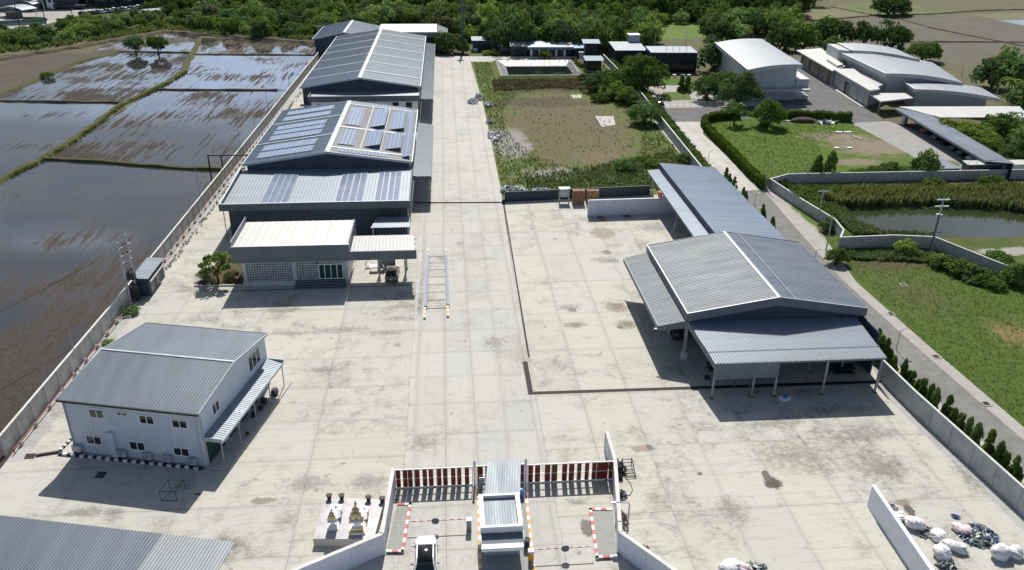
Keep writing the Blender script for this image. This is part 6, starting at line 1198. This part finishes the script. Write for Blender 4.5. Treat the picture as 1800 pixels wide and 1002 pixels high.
for k in range(6): MB().obox(a+d*(1+k*3.8)-n_*.06, d*3, n_*.05, .5, 5).build('window', M['glass'], t)
def arch(label, c, L_, W_):
    t = thing('arched_canopy', label, 'canopy', tuple(c)); b = MB(); n = 8; u_ = Vector((.94, -.34, 0)); v_ = Vector((.34, .94, 0))
    A = [c+u_*(-L_/2+L_*i/n)+Z*(3.2+1.3*4*(i/n)*(1-i/n)) for i in range(n+1)]
    for i in range(n): b.hexa([A[i]-Z*.1, A[i+1]-Z*.1, A[i+1]+v_*W_-Z*.1, A[i]+v_*W_-Z*.1, A[i], A[i+1], A[i+1]+v_*W_, A[i]+v_*W_])
    b.build('roof', M['hallroof'], t)
    for s in (-.45, .45):
        for w_ in (.2, W_-.3): q = c+u_*(L_*s)+v_*w_; MB().tube(q, q+Z*3.4, .12).build('column', M['steel'], t)
arch('nearer white arched canopy in the factory yard', P(18, 31), 14, 8); arch('farther white arched canopy in the factory yard', P(42, 20), 11, 7)
t = thing('guard_booth', 'small dark booth under the nearer arched canopy', 'booth', tuple(P(24, 33))); c = P(24, 33); MB().box((c.x-2.5, c.y-.5, 0), (c.x+2.5, c.y+3, 2.7)).build('wall', M['walldark'], t); MB().box((c.x-1.8, c.y-.56, 1), (c.x+1.8, c.y-.503, 2.2)).build('window', M['glass'], t)
prop('flower_bed', 'clipped bed of shrubs in the factory yard', 'planting bed', MB().blob((P(58, 36).x, P(58, 36).y, .3), (5.5, 2, 1.1), 3, .25, 3, .4), 'hedge')
a, c = P(-40, 48), P(82, 41); t = thing('green_fence', 'long green mesh fence along the factory yard', 'fence', tuple(a)); MB().obox(a, c-a, (0, .1), .7, 1.9).build('mesh', plain('green_fence_paint', (.10, .22, .19), .7), t); MB().obox(a, c-a, (0, .22), 0, .69).build('plinth', M['kerbc'], t)
t = thing('lorry', 'long dark flat lorry with white cab in the factory yard', 'lorry', tuple(P(105, 18))); a = P(84, 17); MB().box((a.x, a.y, .3), (a.x+2.6, a.y+2.4, 2.9)).build('cab', M['white'], t); MB().box((a.x+2.8, a.y, .9), (a.x+16, a.y+2.4, 2.0)).build('trailer', M['walldark'], t)
for s in (.9, 4.5, 5.8, 12.5, 13.8): MB().tube((a.x+s, a.y-.02, .5), (a.x+s, a.y+2.42, .5), .5, .5, 12).build('wheel', M['tyre'], t)
MB().box((a.x+6.5, a.y+3.4, 0), (a.x+11.5, a.y+5.2, 2.0)).build('load', M['brick'], t)
k_ = 0
for i in range(16):
    p = P(146+i*7.0, 26-i*.8+(i % 2)*1.5); car(('dark', 'grey', 'white')[i % 3]+' car in the factory yard row, '+ORD[i % 8]+(' in its left half' if i < 8 else ' in its right half'), (p.x, p.y), .3, ('darkcar', 'greycar', 'whitecar')[i % 3], None, 4.4, 1.8, 1.5, 'cars parked in the factory yard', False)
for k, (x, y, x2, y2) in enumerate(((35, 48, 20, 8), (81, 44, 74, 18), (127, 27, 123, 8), (216, 25, 212, 2))): pole('utility_pole', ('leaning wooden pole in front of the arched canopies', 'wooden pole at the end of the green fence', 'slim pole in the middle of the factory yard', 'slim pole among the trees beside the car park')[k], P(x, y), (x2, y2), r=.22, mat='bark')
p = P(285, 32); t, a, d, n_, L = box_building('shed', 'pale low shed roof among the trees beyond the paddies', (P(266, 34).x, P(266, 34).y), (P(302, 30).x, P(302, 30).y), 6, 3, 'hallroof', 'cladgrey', .3)
# ------------------------------------------------------------------ vegetation
def leaf_quads(cent, nrm, size, rs):
    n = len(cent); r1 = rs.normal(size=(n, 3)); nn = nrm+.55*r1; nn /= np.linalg.norm(nn, axis=1, keepdims=True)
    t = np.cross(nn, rs.normal(size=(n, 3))); t /= np.linalg.norm(t, axis=1, keepdims=True)+1e-9; b = np.cross(nn, t); s = size*rs.uniform(.6, 1.3, (n, 1))
    v = np.stack([cent-t*s, cent-b*s*.62, cent+t*s, cent+b*s*.62], 1).reshape(-1, 3); return v
def mesh_from_quads(name, v):
    n = len(v)//4; me = bpy.data.meshes.new(name); me.vertices.add(len(v)); me.vertices.foreach_set('co', v.astype(np.float32).ravel()); me.loops.add(n*4); me.loops.foreach_set('vertex_index', np.arange(n*4, dtype=np.int32))
    me.polygons.add(n); me.polygons.foreach_set('loop_start', np.arange(0, n*4, 4, dtype=np.int32)); me.update(calc_edges=True); return me
def crown_pts(seed, nclump=42, nleaf=46, leaf=.085, zs=.8, zc=.0, power=.5, cr=(.2, .36), shape='round'):
    "leaf quads of a crown of radius 1 centred at the origin"
    rs = np.random.default_rng(seed); out = []
    for i in range(nclump):
        d = rs.normal(size=3); d /= np.linalg.norm(d); d[2] = abs(d[2])*.9-.35 if rs.random() < .8 else d[2]
        q = rs.uniform(.35, 1)**power*.82; c = d*q
        if shape == 'flat': c[2] = rs.uniform(-.15, .35)*(1-.5*q); c[:2] *= 1.15
        if shape == 'cone': h = rs.random(); a = rs.uniform(0, 6.28); rr = (1-h)**.7*.75*rs.uniform(.5, 1); c = np.array([rr*math.cos(a), rr*math.sin(a), -1+2*h])
        r = rs.uniform(*cr)*(1 if shape != 'cone' else .9-.4*(c[2]+1)/2); dd = rs.normal(size=(nleaf, 3)); dd[:, 2] = np.abs(dd[:, 2])*.9-.25; dd /= np.linalg.norm(dd, axis=1, keepdims=True)
        p = c+dd*r*rs.uniform(.7, 1.05, (nleaf, 1)); out.append(leaf_quads(p, dd+.35*c, leaf, rs))
    v = np.concatenate(out); v[:, 2] *= zs; v[:, 2] += zc; return v
def trunk_mb(h, r, seed, spread=.5, crown_h=1.0, n=5):
    rr = random.Random(seed); m = MB(); top = Vector((rr.uniform(-.05, .05), rr.uniform(-.05, .05), h)); m.tube((0, 0, -.05), top, r, r*.7, 8)
    for k in range(n): a = 6.28*k/n+rr.uniform(-.4, .4); q = top+Vector((math.cos(a)*spread, math.sin(a)*spread, crown_h*rr.uniform(.4, .9))); m.tube(top-Z*.05, q, r*.5, r*.15, 6)
    return m
PROTO = {}
def proto(key, mat, seed, trunk=.55, **kw):
    "crown radius 1, standing on a trunk; scaled when placed"
    zs = kw.get('zs', .8); me = mesh_from_quads('crown', crown_pts(seed, **{**{q: v for q, v in kw.items() if q != 'lift'}, 'zc': trunk+zs*kw.get('lift', .42)})); me.materials.append(M[mat]); tm = trunk_mb(trunk, .075, seed, .45, zs*.8); tme = bpy.data.meshes.new('trunk'); tme.from_pydata(tm.v, [], tm.f); tme.materials.append(M['bark']); PROTO[key] = (me, tme)
for k in range(3):
    proto('dark%d' % k, 'crown0', 10+k, .14, zs=.95+.1*k); proto('mid%d' % k, 'crown1', 20+k, .14, zs=.9+.12*k); proto('light%d' % k, 'crown2', 30+k, .14, zs=.85+.1*k, nclump=34)
    proto('bush%d' % k, 'crown1', 40+k, .05, zs=.75, nclump=30)
proto('olive0', 'crown3', 50, .25, zs=1.0, nclump=30); proto('olive1', 'crown3', 51, .3, zs=.8, nclump=24)
proto('round0', 'crown0', 60, .5, lift=.6, zs=.9, nclump=60, nleaf=60, leaf=.07, power=.35); proto('airy', 'crown1', 61, .7, zs=.75, nclump=20, nleaf=40, leaf=.1, cr=(.16, .28)); proto('flat', 'crown1', 62, .6, zs=.9, nclump=40, shape='flat'); proto('lightflat', 'crown2', 63, .5, zs=.9, nclump=44, shape='flat')
for k in range(3): proto('cone%d' % k, 'conifer', 70+k, .15, lift=.62, zs=1.9, nclump=46, nleaf=40, leaf=.13, cr=(.26, .42), shape='cone')
# large crowns seen close: more, smaller leaves
proto('big0', 'crown0', 80, .22, zs=.8, nclump=90, nleaf=70, leaf=.05, cr=(.14, .26)); proto('big1', 'crown1', 81, .2, zs=.85, nclump=90, nleaf=70, leaf=.05, cr=(.14, .26)); proto('big2', 'crown2', 82, .2, zs=.8, nclump=90, nleaf=70, leaf=.05, cr=(.14, .26))
def tree(kind, base, r, label, name='tree', cat='tree', group=None, sz=1.0, rot=None):
    me, tme = PROTO[kind]; o = bpy.data.objects.new(name, None); COL.objects.link(o); o.location = (base[0], base[1], 0); o.scale = (r, r, r*sz); o.rotation_euler = (0, 0, random.uniform(0, 6.28) if rot is None else rot); tag(o, label, cat, group)
    for n_, m_ in (('crown', me), ('trunk', tme)): c = bpy.data.objects.new(n_, m_); COL.objects.link(c); c.parent = o
    return o
def T(kind, x, y, r, label, sz=1.0, **kw): return tree(kind, P(x, y), r, label, sz=sz, **kw)
# single trees and shrubs
T('round0', 239, 94, 3.4, 'left of the two round trees standing on the paddy dike', .95); T('round0', 279, 95, 3.7, 'right of the two round trees standing on the paddy dike', .95)
T('bush0', 84, 137, 2.2, 'lone small shrub on the left grassy dike', .9, name='shrub', cat='shrub'); T('airy', 384, 497, 2.6, 'leafy frangipani-like tree in the bed beside the front office', 1.05)
T('olive1', 366, 494, 1.7, 'dry bush in the front bed of the office', .8, name='bush', cat='bush'); T('olive0', 408, 492, 1.3, 'yellowish weed bush at the office corner of the bed', .7, name='bush', cat='bush')
T('bush1', 231, 551, 1.2, 'leafy shrub at the foot of the twin power poles', 1.0, name='shrub', cat='shrub'); T('light0', 191, 605, .8, 'tuft of light green weed by the gutter beside the pale building', .6, name='shrub', cat='shrub')
T('dark0', 786, 92, 6.0, 'dark round tree beside the end of the concrete road'); T('dark1', 815, 95, 2.2, 'small dark tree at the foot of the green mast', 1.5)
T('big0', 1128, 163, 7.6, 'largest dark spreading tree in front of the black halls', 1.15); T('big0', 1112, 146, 4.2, 'dark tree left of the largest one by the clipped hedge', 1.0); T('big1', 1241, 176, 5.0, 'bushy bright tree in the small garden', 1.15); T('big1', 1297, 188, 6.2, 'leafy tree against the left wall of the curved hall', 1.2); T('big0', 1278, 168, 5.0, 'dark tree between the garden tree and the curved hall', 1.15)
T('dark2', 1255, 126, 6.5, 'tree crowned with orange flowers behind the garden', 1.0)
fl = tree('airy', P(1258, 112), 3.0, 'orange flame blossoms on a tree behind the garden', sz=1.6); fl.children[0].data = fl.children[0].data.copy(); fl.children[0].data.materials.clear(); fl.children[0].data.materials.append(M['flower'])
T('airy', 1290, 219, 3.4, 'small sparse tree at the left of the far hedge', 1.0); T('big1', 1349, 222, 4.6, 'middle-sized tree standing in front of the far hedge', 1.15)
T('cone0', 1197, 160, 1.6, 'left of two small clipped cones in the garden', .8); T('cone1', 1208, 160, 1.6, 'right of two small clipped cones in the garden', .8)
for i, (k, x, y, r, s, l) in enumerate((('big1', 1060, 160, 6.0, .8, 'broad bush at the top right of the weedy lot'), ('big1', 1092, 166, 6.4, .95, 'tall bush against the wall at the weedy lot'), ('big2', 1078, 172, 4.4, .9, 'dark bush between the tall bushes of the weedy lot'), ('bush2', 1054, 178, 3.0, .9, 'smaller bush beside the bare strip of the weedy lot'), ('big1', 1103, 182, 3.8, .9, 'bush against the wall below the tall bushes'), ('big1', 1132, 218, 4.6, .95, 'bush leaning on the wall beside the concrete patch'), ('bush0', 1098, 299, 2.7, 1.0, 'round bush in the lower part of the weedy lot'), ('bush1', 1127, 283, 1.3, 1.0, 'small bush right of the round one'), ('bush2', 1145, 294, 2.0, .9, 'bush near the corner of the long blue-grey shed'), ('bush0', 1203, 285, 2.2, 1.0, 'bush at the wall behind the long blue-grey shed'), ('bush1', 984, 137, 2.2, .9, 'bush on the near bank of the lined pond'), ('light1', 958, 103, 2.4, .8, 'light green shrub in front of the row of units'), ('bush2', 1035, 150, 2.6, .7, 'low bush beside the lined pond'), ('bush1', 1015, 118, 2.0, .9, 'bush left of the watch tower'), ('light0', 870, 96, 2.2, .6, 'light weed bush beside the dark hut'), ('light1', 856, 96, 2.0, .6, 'second light weed bush beside the dark hut'), ('olive1', 1030, 142, 2.6, .7, 'dry olive bush right of the lined pond'))):
    T(k, x, y, r, l, s, name='bush', cat='bush')
for i, (k, x, y, r, s, l) in enumerate((('big2', 1672, 243, 4.6, .8, 'light green spreading tree behind the carport, farthest left'), ('big2', 1708, 254, 5.2, .85, 'light green tree in the middle behind the carport'), ('big2', 1728, 272, 4.2, .8, 'light green tree leaning over the carport roof'), ('big0', 1760, 240, 5.0, .95, 'dark tree in front of the white canopy'), ('big1', 1790, 290, 5.0, .85, 'green tree at the right end of the carport'), ('big1', 1820, 265, 6, .9, 'tree cut by the right edge beyond the carport'), ('dark1', 1742, 155, 6.0, .95, 'dark tree behind the right end of the factory'), ('dark2', 1785, 160, 7.5, .95, 'largest dark tree at the right edge behind the factory'), ('mid1', 1798, 190, 5.5, .8, 'green tree at the right edge beside the white canopy'), ('mid0', 1765, 122, 4.0, 1.3, 'pointed tree behind the dark trees at the right'), ('dark0', 1620, 108, 6.0, .95, 'round tree at the back corner of the factory'), ('dark2', 1568, 86, 6.6, .95, 'dark tree behind the right curved roof of the factory'), ('dark1', 1518, 80, 5.6, 1.05, 'dark tree behind the middle of the factory'), ('dark0', 1460, 76, 8.2, 1.0, 'tall dark tree with a palm beside it behind the factory'), ('mid1', 1412, 90, 6.0, 1.1, 'bushy tree behind the gap between the halls'), ('dark2', 1370, 88, 5.4, 1.1, 'dark clipped-looking tree behind the curved hall'), ('light2', 1392, 78, 5.0, 1.0, 'light green banana-like clump behind the halls'), ('mid2', 1464, 92, 4.4, .9, 'small tree beside the factory side roof'), ('dark0', 1560, 27, 8.5, .9, 'dark tree clump standing alone in the far fields'), ('olive0', 1572, 24, 7.0, 1.2, 'pale tall tree in the clump in the far fields'), ('mid0', 1587, 26, 4.2, 1.0, 'small tree right of the clump in the far fields'), ('olive0', 1430, 11, 6.0, 1.2, 'leaning tree at the top edge in the far fields'))):
    T(k, x, y, r, l, s)
def palm(base, h, r, label):
    t = thing('palm_tree', label, 'palm tree', tuple(base)); MB().tube(base, base+Vector((.3, 0, h)), .2, .13, 8).build('trunk', M['bark'], t); m = MB(); rr = random.Random(int(h*100)); top = base+Vector((.3, 0, h))
    for k in range(16):
        a = 6.28*k/16+rr.uniform(-.2, .2); el = rr.uniform(.1, .9); prev = None
        for s in range(7):
            q = s/6; c = top+Vector((math.cos(a)*r*q*math.cos(el*.6), math.sin(a)*r*q*math.cos(el*.6), r*(math.sin(el)*q-.9*q*q))); sd = Vector((-math.sin(a), math.cos(a), 0))*(.38*math.sin(math.pi*min(.95, q+.12))); cur = (c-sd-Z*.12, c, c+sd-Z*.12)
            if prev: m.poly([prev[0], prev[1], cur[1], cur[0]]); m.poly([prev[1], prev[2], cur[2], cur[1]])
            prev = cur
    m.build('fronds', M['crown2'], t)
palm(P(1445, 72), 6.5, 4.5, 'coconut palm behind the gap between the halls'); palm(P(1390, 64), 5.0, 4.0, 'smaller palm behind the curved hall'); palm(P(1770, 178), 5.5, 4.4, 'coconut palm at the right edge behind the white canopy')
for i, (k, x, y, r, s, l) in enumerate((('cone2', 1434, 313, 2.0, .65, 'left of two round dark shrubs by the grey wall'), ('cone0', 1457, 313, 2.2, .7, 'right of two round dark shrubs by the grey wall'), ('bush0', 1505, 311, 2.0, .9, 'leftmost shrub of the row along the grey wall'), ('bush1', 1523, 310, 2.1, .95, 'second shrub of the row along the grey wall'), ('dark0', 1541, 310, 2.2, .85, 'third shrub of the row along the grey wall'), ('dark1', 1560, 310, 2.3, .9, 'fourth shrub of the row along the grey wall'), ('bush0', 1580, 309, 2.3, 1.0, 'fifth shrub of the row along the grey wall'), ('bush1', 1600, 309, 2.3, 1.0, 'sixth shrub of the row along the grey wall'), ('mid1', 1624, 309, 3.2, 1.05, 'tall shrub at the right end of the row along the grey wall'), ('big1', 1469, 463, 2.0, 1.0, 'round leafy shrub at the corner of the lower grey wall'), ('light1', 1591, 447, 1.9, .95, 'light shrub against the lower grey wall'), ('bush2', 1655, 468, 2.4, .9, 'bush behind the power pole along the wall'), ('bush0', 1685, 480, 2.6, .9, 'bush along the wall below the power pole'), ('bush1', 1722, 492, 2.2, 1.0, 'bush against the wall at the right'), ('bush2', 1745, 505, 1.8, .9, 'lower bush against the wall at the right'), ('dark1', 1785, 497, 2.4, .9, 'dark bush beyond the wall at the right edge'), ('dark0', 1752, 463, 2.2, .7, 'dark bush on the pale bank beyond the wall'), ('bush1', 1375, 326, 1.7, .8, 'shrub beside the corner of the grey wall'), ('bush2', 1640, 327, 2.2, .9, 'bush hanging over the grey wall by the pond'), ('bush0', 1740, 327, 2.6, .9, 'bush hanging over the grey wall at the right'), ('dark1', 1452, 405, 1.5, 1.0, 'ivy bush at the bend of the grey wall'), ('bush1', 1770, 330, 1.6, .8, 'small bush at the foot of the grey wall near the right edge'))):
    T(k, x, y, r, l, s, name='shrub', cat='shrub')
for k, (x, y, r, s) in enumerate(((18, 281, 6.2, 1.25), (25, 280, 6.8, 1.35), (32, 281.5, 5.8, 1.2), (38, 279.5, 6.6, 1.4), (45, 279, 5.6, 1.2), (52, 277, 6.0, 1.2), (30, 288, 6.5, 1.5))):
    tree(('mid0', 'dark2', 'light1', 'dark0', 'mid2', 'dark1', 'mid1')[k], (x, y), r, ('leftmost tall tree behind the row of dark units', 'tall dark tree behind the left half of the row of units', 'light green tree behind the middle of the row of units', 'tallest dark tree behind the right half of the row of units', 'tree behind the turquoise roof', 'dark tree behind the watch tower', 'mid green tree rising behind the others by the units')[k], sz=s)
# row of small conifers along the right wall
for k in range(36):
    y = 76.5-k*.98+random.uniform(-.25, .25); x = (47.75 if y > 66 else 47.75+(66-y)*.095)+random.uniform(-.12, .12); g = 'small conifers planted along the right boundary wall'
    if k in (5, 13, 19): continue
    tree('cone%d' % (k % 3), (x, y), random.uniform(.8, 1.1), 'small pointed conifer in the row behind the right boundary wall', 'conifer', 'conifer', g, random.uniform(.85, 1.15))
for k, (x, y) in enumerate(((1276, 312), (1282, 318), (1290, 329), (1306, 345), (1310, 350), (1340, 378), (1357, 397))):
    tree('cone%d' % (k % 3), P(x, y), random.uniform(.6, .8), 'small pointed conifer showing over the long blue-grey shed', 'conifer', 'conifer', 'small conifers beside the long shed', .75)
# clipped hedges: boxy shells of leaves
def hedge(name, label, pts, wd, h_, mat='hedge', dens=95, leaf=.15, closed=False):
    rs = np.random.default_rng(len(label)*13); vs = []; core = MB()
    pts = [np.array([p[0], p[1], 0.0]) for p in pts]
    for a, c in zip(pts, pts[1:]):
        d = c-a; L = np.linalg.norm(d); d = d/L; s = np.array([-d[1], d[0], 0]); n = int(L*dens*(wd+2*h_)/2)
        u = rs.uniform(0, L, n); w_ = rs.random(n)*(wd+2*h_); off = np.where(w_ < h_, -wd/2, np.where(w_ < h_+wd, w_-h_-wd/2, wd/2)); zz = np.where(w_ < h_, w_, np.where(w_ < h_+wd, h_, w_-h_-wd)); nr = np.where((w_ < h_)[:, None], -s, np.where((w_ < h_+wd)[:, None], np.array([0, 0, 1.0]), s))
        wob = .12*np.sin(u*1.3+a[0])+.1*np.sin(u*3.1); p = a+d*u[:, None]+s*(off+rs.normal(0, .06, n)+wob*.4)[:, None]+np.array([0, 0, 1.0])*(zz+rs.normal(0, .07, n)+np.where(zz > h_*.8, wob, 0))[:, None]; vs.append(leaf_quads(p, nr, leaf, rs))
        A = Vector(a); core.obox(A-Vector(s)*wd*.4, Vector(d*L), Vector(s)*wd*.8, 0, h_-.12)
    t = thing(name, label, 'hedge', tuple(pts[0])); v = np.concatenate(vs)-pts[0]; me = mesh_from_quads('leaves', v); link('leaves', me, M['hedge'], t); core.build('branches', M['crown0'], t); return t
HB = [tuple(P(*p))[:2] for p in ((1343, 333), (1320, 312), (1290, 280), (1262, 252), (1243, 232), (1237, 222), (1240, 215), (1255, 211), (1300, 208))]
hedge('hedge', 'long clipped hedge curving round the lawn beside the concrete drive', HB, 1.3, 1.7)
hedge('hedge', 'clipped hedge along the far side of the lawn facing the forecourt', [tuple(P(*p))[:2] for p in ((1365, 209), (1400, 209), (1440, 210), (1496, 213))], 1.6, 1.9)
hedge('hedge', 'long clipped hedge running beside the weedy lot wall', [(51.6, 254), (51.3, 205), (48.5, 150), (48.0, 141)], 1.5, 2.0)
# ------------------------------------------------------------------ the wood
def inpoly(x, y, poly):
    c = False; n = len(poly)
    for i in range(n):
        x1, y1 = poly[i][0], poly[i][1]; x2, y2 = poly[(i+1) % n][0], poly[(i+1) % n][1]
        if (y1 > y) != (y2 > y) and x < (x2-x1)*(y-y1)/(y2-y1)+x1: c = not c
    return c
WOOD = [P(*p) for p in ((-120, 96), (0, 84), (60, 82), (190, 64), (290, 46), (380, 57), (440, 66), (560, 68), (600, 60), (740, 56), (770, 78), (830, 76), (900, 74), (1020, 74), (1060, 92), (1160, 82), (1225, 70), (1255, 78), (1330, 66), (1395, 60), (1408, 12), (1412, 4))]+[Vector((190, 470, 0)), Vector((-260, 470, 0)), P(-160, 60)]
YARD = [P(*p) for p in ((-160, 55), (0, 60), (84, 52), (150, 38), (190, 36), (255, 28), (262, 0), (200, -12), (-160, -12))]
FIELD = [P(*p) for p in ((1130, 66), (1160, 45), (1235, 40), (1250, 72), (1160, 76))]
spots = []; yy = 255.0
while yy < 470:
    xx = -265.0+random.uniform(0, 6)
    while xx < 190:
        x, y = xx+random.uniform(-2.6, 2.6), yy+random.uniform(-2.4, 2.4)
        v = Vector((x, y, -CAM_H)); dx, dy, dz = v.dot(_r2), v.dot(_d2), v.dot(_f); sx, sy = 900+CAM_F*dx/dz, 501+CAM_F*dy/dz
        if -90 < sx < 1900 and inpoly(x, y, WOOD) and not inpoly(x, y, YARD) and not inpoly(x, y, FIELD) and not (-24 < x < 3 and y < 303) and not (-44 < x < -20 and y < 304): spots.append((dz, x, y, sx, sy))
        xx += 7.6
    yy += 6.6
spots.sort(); print('wood trees', len(spots))
KD = ['dark0', 'light0', 'dark2', 'mid0', 'mid1', 'mid2', 'dark0', 'mid1', 'mid2', 'light0', 'light1', 'light2', 'olive0']
LAB = {'dark': 'dark green broadleaf tree standing in the wood behind the site', 'mid0': 'mid green broadleaf tree standing in the wood behind the site', 'ligh': 'light green broadleaf tree standing in the wood behind the site', 'oliv': 'dull olive tree standing in the wood behind the site'}
rest = []
for i, (dz, x, y, sx, sy) in enumerate(spots):
    k = random.choice(KD if sx < 850 else KD+['light0', 'light1', 'mid0', 'light2']); front = sx < 560
    r = random.uniform(2.6, 4.2) if sx < 330 else random.uniform(3.4, 5.4) if front and y < 345 else random.uniform(4.4, 6.8)
    if 1000 < sx < 1240 and sy < 45: r *= .8
    s = random.uniform(.85, 1.25) if not front else random.uniform(.75, 1.05)
    if i < 285: key = k[:4] if k[:3] != 'mid' else 'mid0'; tree(k, (x, y), r, LAB[key if key in LAB else 'mid0'], 'broadleaf_tree', 'tree', {'dark': 'dark trees of the wood', 'mid0': 'mid green trees of the wood', 'ligh': 'light trees of the wood', 'oliv': 'olive trees of the wood'}[key if key in LAB else 'mid0'], s)
    else: rest.append((k, x, y, r, s))
SV = {0: [crown_pts(200+j, 30, 26, .13, 1.0, .95) for j in range(4)]}
vs = []
for k, x, y, r, s in rest:
    v = SV[0][random.randrange(4)]; a = random.uniform(0, 6.28); ca, sa = math.cos(a), math.sin(a); q = np.empty_like(v); q[:, 0] = (v[:, 0]*ca-v[:, 1]*sa)*r+x; q[:, 1] = (v[:, 0]*sa+v[:, 1]*ca)*r+y; q[:, 2] = v[:, 2]*r*s; vs.append(q)
if vs:
    def wood_leaf():
        g = G('wood_leaf'); n = g.noise(g.pos(), .09, 3); n2 = g.noise(g.pos(), .5, 3); c = g.mix(g.step(n, .35, .65), (.05, .09, .025), (.125, .18, .05)); c = g.mix(g.m_('MULTIPLY', g.step(n2, .4, .7), .5), c, (.085, .135, .03))
        return g.done(g.n('MixShader', {0: .25, 1: g.n('BsdfDiffuse', {0: c}), 2: g.n('BsdfTranslucent', {0: c})}))
    o = link('far_wood', mesh_from_quads('far_wood', np.concatenate(vs)), wood_leaf()); tag(o, 'far part of the wood, crowns merging into one green mass at the top', 'wood', kind='stuff')
# undergrowth along the edge of the wood
def scatter(name, label, cat, poly, n, size, h_, mat, seed, blades=7, clear=None, spread=.5):
    rs = np.random.default_rng(seed); rr = random.Random(seed); xs = [p[0] for p in poly]; ys = [p[1] for p in poly]; pts = []
    while len(pts) < n:
        x, y = rr.uniform(min(xs), max(xs)), rr.uniform(min(ys), max(ys))
        if inpoly(x, y, poly) and not (clear and clear(x, y, rr)): pts.append((x, y, 0))
    c = np.repeat(np.array(pts), blades, 0); m = len(c); sc_ = np.repeat(rs.uniform(.5, 1.4, len(pts)), blades)[:, None]
    a = rs.uniform(0, 6.28, m); out_ = np.stack([np.cos(a), np.sin(a), np.zeros(m)], 1); sd = np.stack([-np.sin(a), np.cos(a), np.zeros(m)], 1)
    b0 = c+out_*rs.uniform(0, .3, (m, 1))*size*sc_; tip = c+out_*rs.uniform(.3, 1, (m, 1))*size*spread*2*sc_+np.array([0, 0, 1.])*h_*sc_*rs.uniform(.5, 1.1, (m, 1)); mid = (b0+tip)/2+np.array([0, 0, 1.])*h_*.12*sc_; w_ = size*.22*sc_
    v = np.stack([b0, mid-sd*w_, tip, mid+sd*w_], 1).reshape(-1, 3); o = link(name, mesh_from_quads(name, v), M[mat]); return tag(o, label, cat, kind='stuff')
lot = [(9.6, 135), (9.6, 200), (8.8, 260), (40, 260), (49.5, 258), (49.2, 205), (46.4, 140), (35, 134.6)]
inpond = lambda x, y: 14.2 < x < 40.6 and 232.2 < y < 259
brown = lambda x, y: ((x-lotc.x)/15)**2+((y-lotc.y)/36)**2 < 1
scatter('weeds', 'low green weeds over the vacant lot', 'weeds', lot, 9500, .24, .28, 'weed', 1, 7, lambda x, y, r: inpond(x, y) or (brown(x, y) and r.random() < .93))
scatter('weeds', 'taller green weeds in the near part of the vacant lot', 'weeds', [(14, 134.5), (14, 143), (28, 150), (46, 160), (46, 141), (35, 134.8)], 1900, .4, .55, 'weed', 2, 8)
scatter('dry_weeds', 'tall dry brown weeds on the near bank of the lined pond', 'weeds', [(13, 218), (13, 233), (41, 233), (47, 224), (44, 216), (30, 222)], 1500, .5, .65, 'dryweed', 3, 8, inpond and (lambda x, y, r: inpond(x, y)))
scatter('dry_weeds', 'dry brown tufts dotted over the bare middle of the lot', 'weeds', [(13, 165), (14, 225), (40, 225), (44, 170), (30, 150)], 200, .16, .2, 'dryweed', 4, 7)
scatter('weeds', 'row of grassy tufts on the far bank of the lined pond', 'weeds', [(15, 258.5), (42, 258.2), (42, 260.2), (15, 260.5)], 330, .5, .9, 'dryweed', 5, 8)
scatter('reeds', 'tall reeds on the far bank of the pond', 'reeds', [P(*p) for p in ((1440, 352), (1480, 366), (1640, 362), (1770, 370), (1850, 384), (1900, 340), (1800, 336), (1640, 340), (1470, 342))], 3600, .5, 1.6, 'reed', 6, 9)
scatter('reeds', 'dull green rushes along the left and near bank of the pond', 'reeds', [P(*p) for p in ((1455, 350), (1482, 368), (1508, 394), (1550, 411), (1640, 416), (1640, 421), (1500, 412), (1462, 380))], 1300, .4, .7, 'weed', 7, 8)
scatter('weeds', 'weeds on the bank between the curving wall and the pond', 'weeds', [P(*p) for p in ((1380, 328), (1800, 326), (1800, 340), (1470, 346), (1465, 405), (1415, 355))], 2000, .4, .55, 'weed', 8, 8)
scatter('weeds', 'weeds growing at the foot of the walls around the lower lawn', 'weeds', [P(*p) for p in ((1460, 447), (1640, 447), (1740, 505), (1700, 500), (1640, 462), (1470, 455))], 900, .4, .6, 'weed', 9, 8)
scatter('weeds', 'weeds at the edge of the wood along the paddies', 'weeds', [P(*p) for p in ((-100, 106), (0, 94), (60, 88), (190, 70), (290, 53), (380, 64), (560, 73), (560, 66), (380, 55), (290, 46), (190, 60), (0, 84), (-100, 96))], 1300, .9, 1.3, 'weed', 10, 9)
scatter('dry_weeds', 'dry weeds along the gutter by the left wall', 'weeds', [(-39.6, 100), (-38.0, 265), (-37.2, 265), (-38.9, 100)], 420, .3, .3, 'dryweed', 11, 6)
scatter('weeds', 'grass on the diagonal dike between the paddies', 'weeds', [P(*p) for p in ((325, 126), (270, 156), (216, 182), (133, 244), (72, 280), (0, 316), (0, 322), (74, 285), (137, 248), (222, 184), (277, 159), (330, 128))], 1300, .35, .4, 'weed', 12, 7)

scatter('grass', 'rough grass over the lower lawn beyond the worn road', 'grass', [(55.6, 96), (58, 112), (61, 117), (66, 105.5), (75, 100), (90, 80), (85, 50), (57.5, 50), (56.2, 64), (55.5, 79)], 9000, .16, .1, 'lawnblade', 13, 6)
scatter('grass', 'short grass over the round lawn inside the curved hedge', 'grass', [tuple(P(*p))[:2] for p in ((1350, 322), (1246, 234), (1246, 216), (1300, 210), (1490, 210), (1505, 222), (1440, 250), (1450, 300), (1500, 305), (1640, 300))], 7000, .2, .1, 'lawnblade', 14, 6)
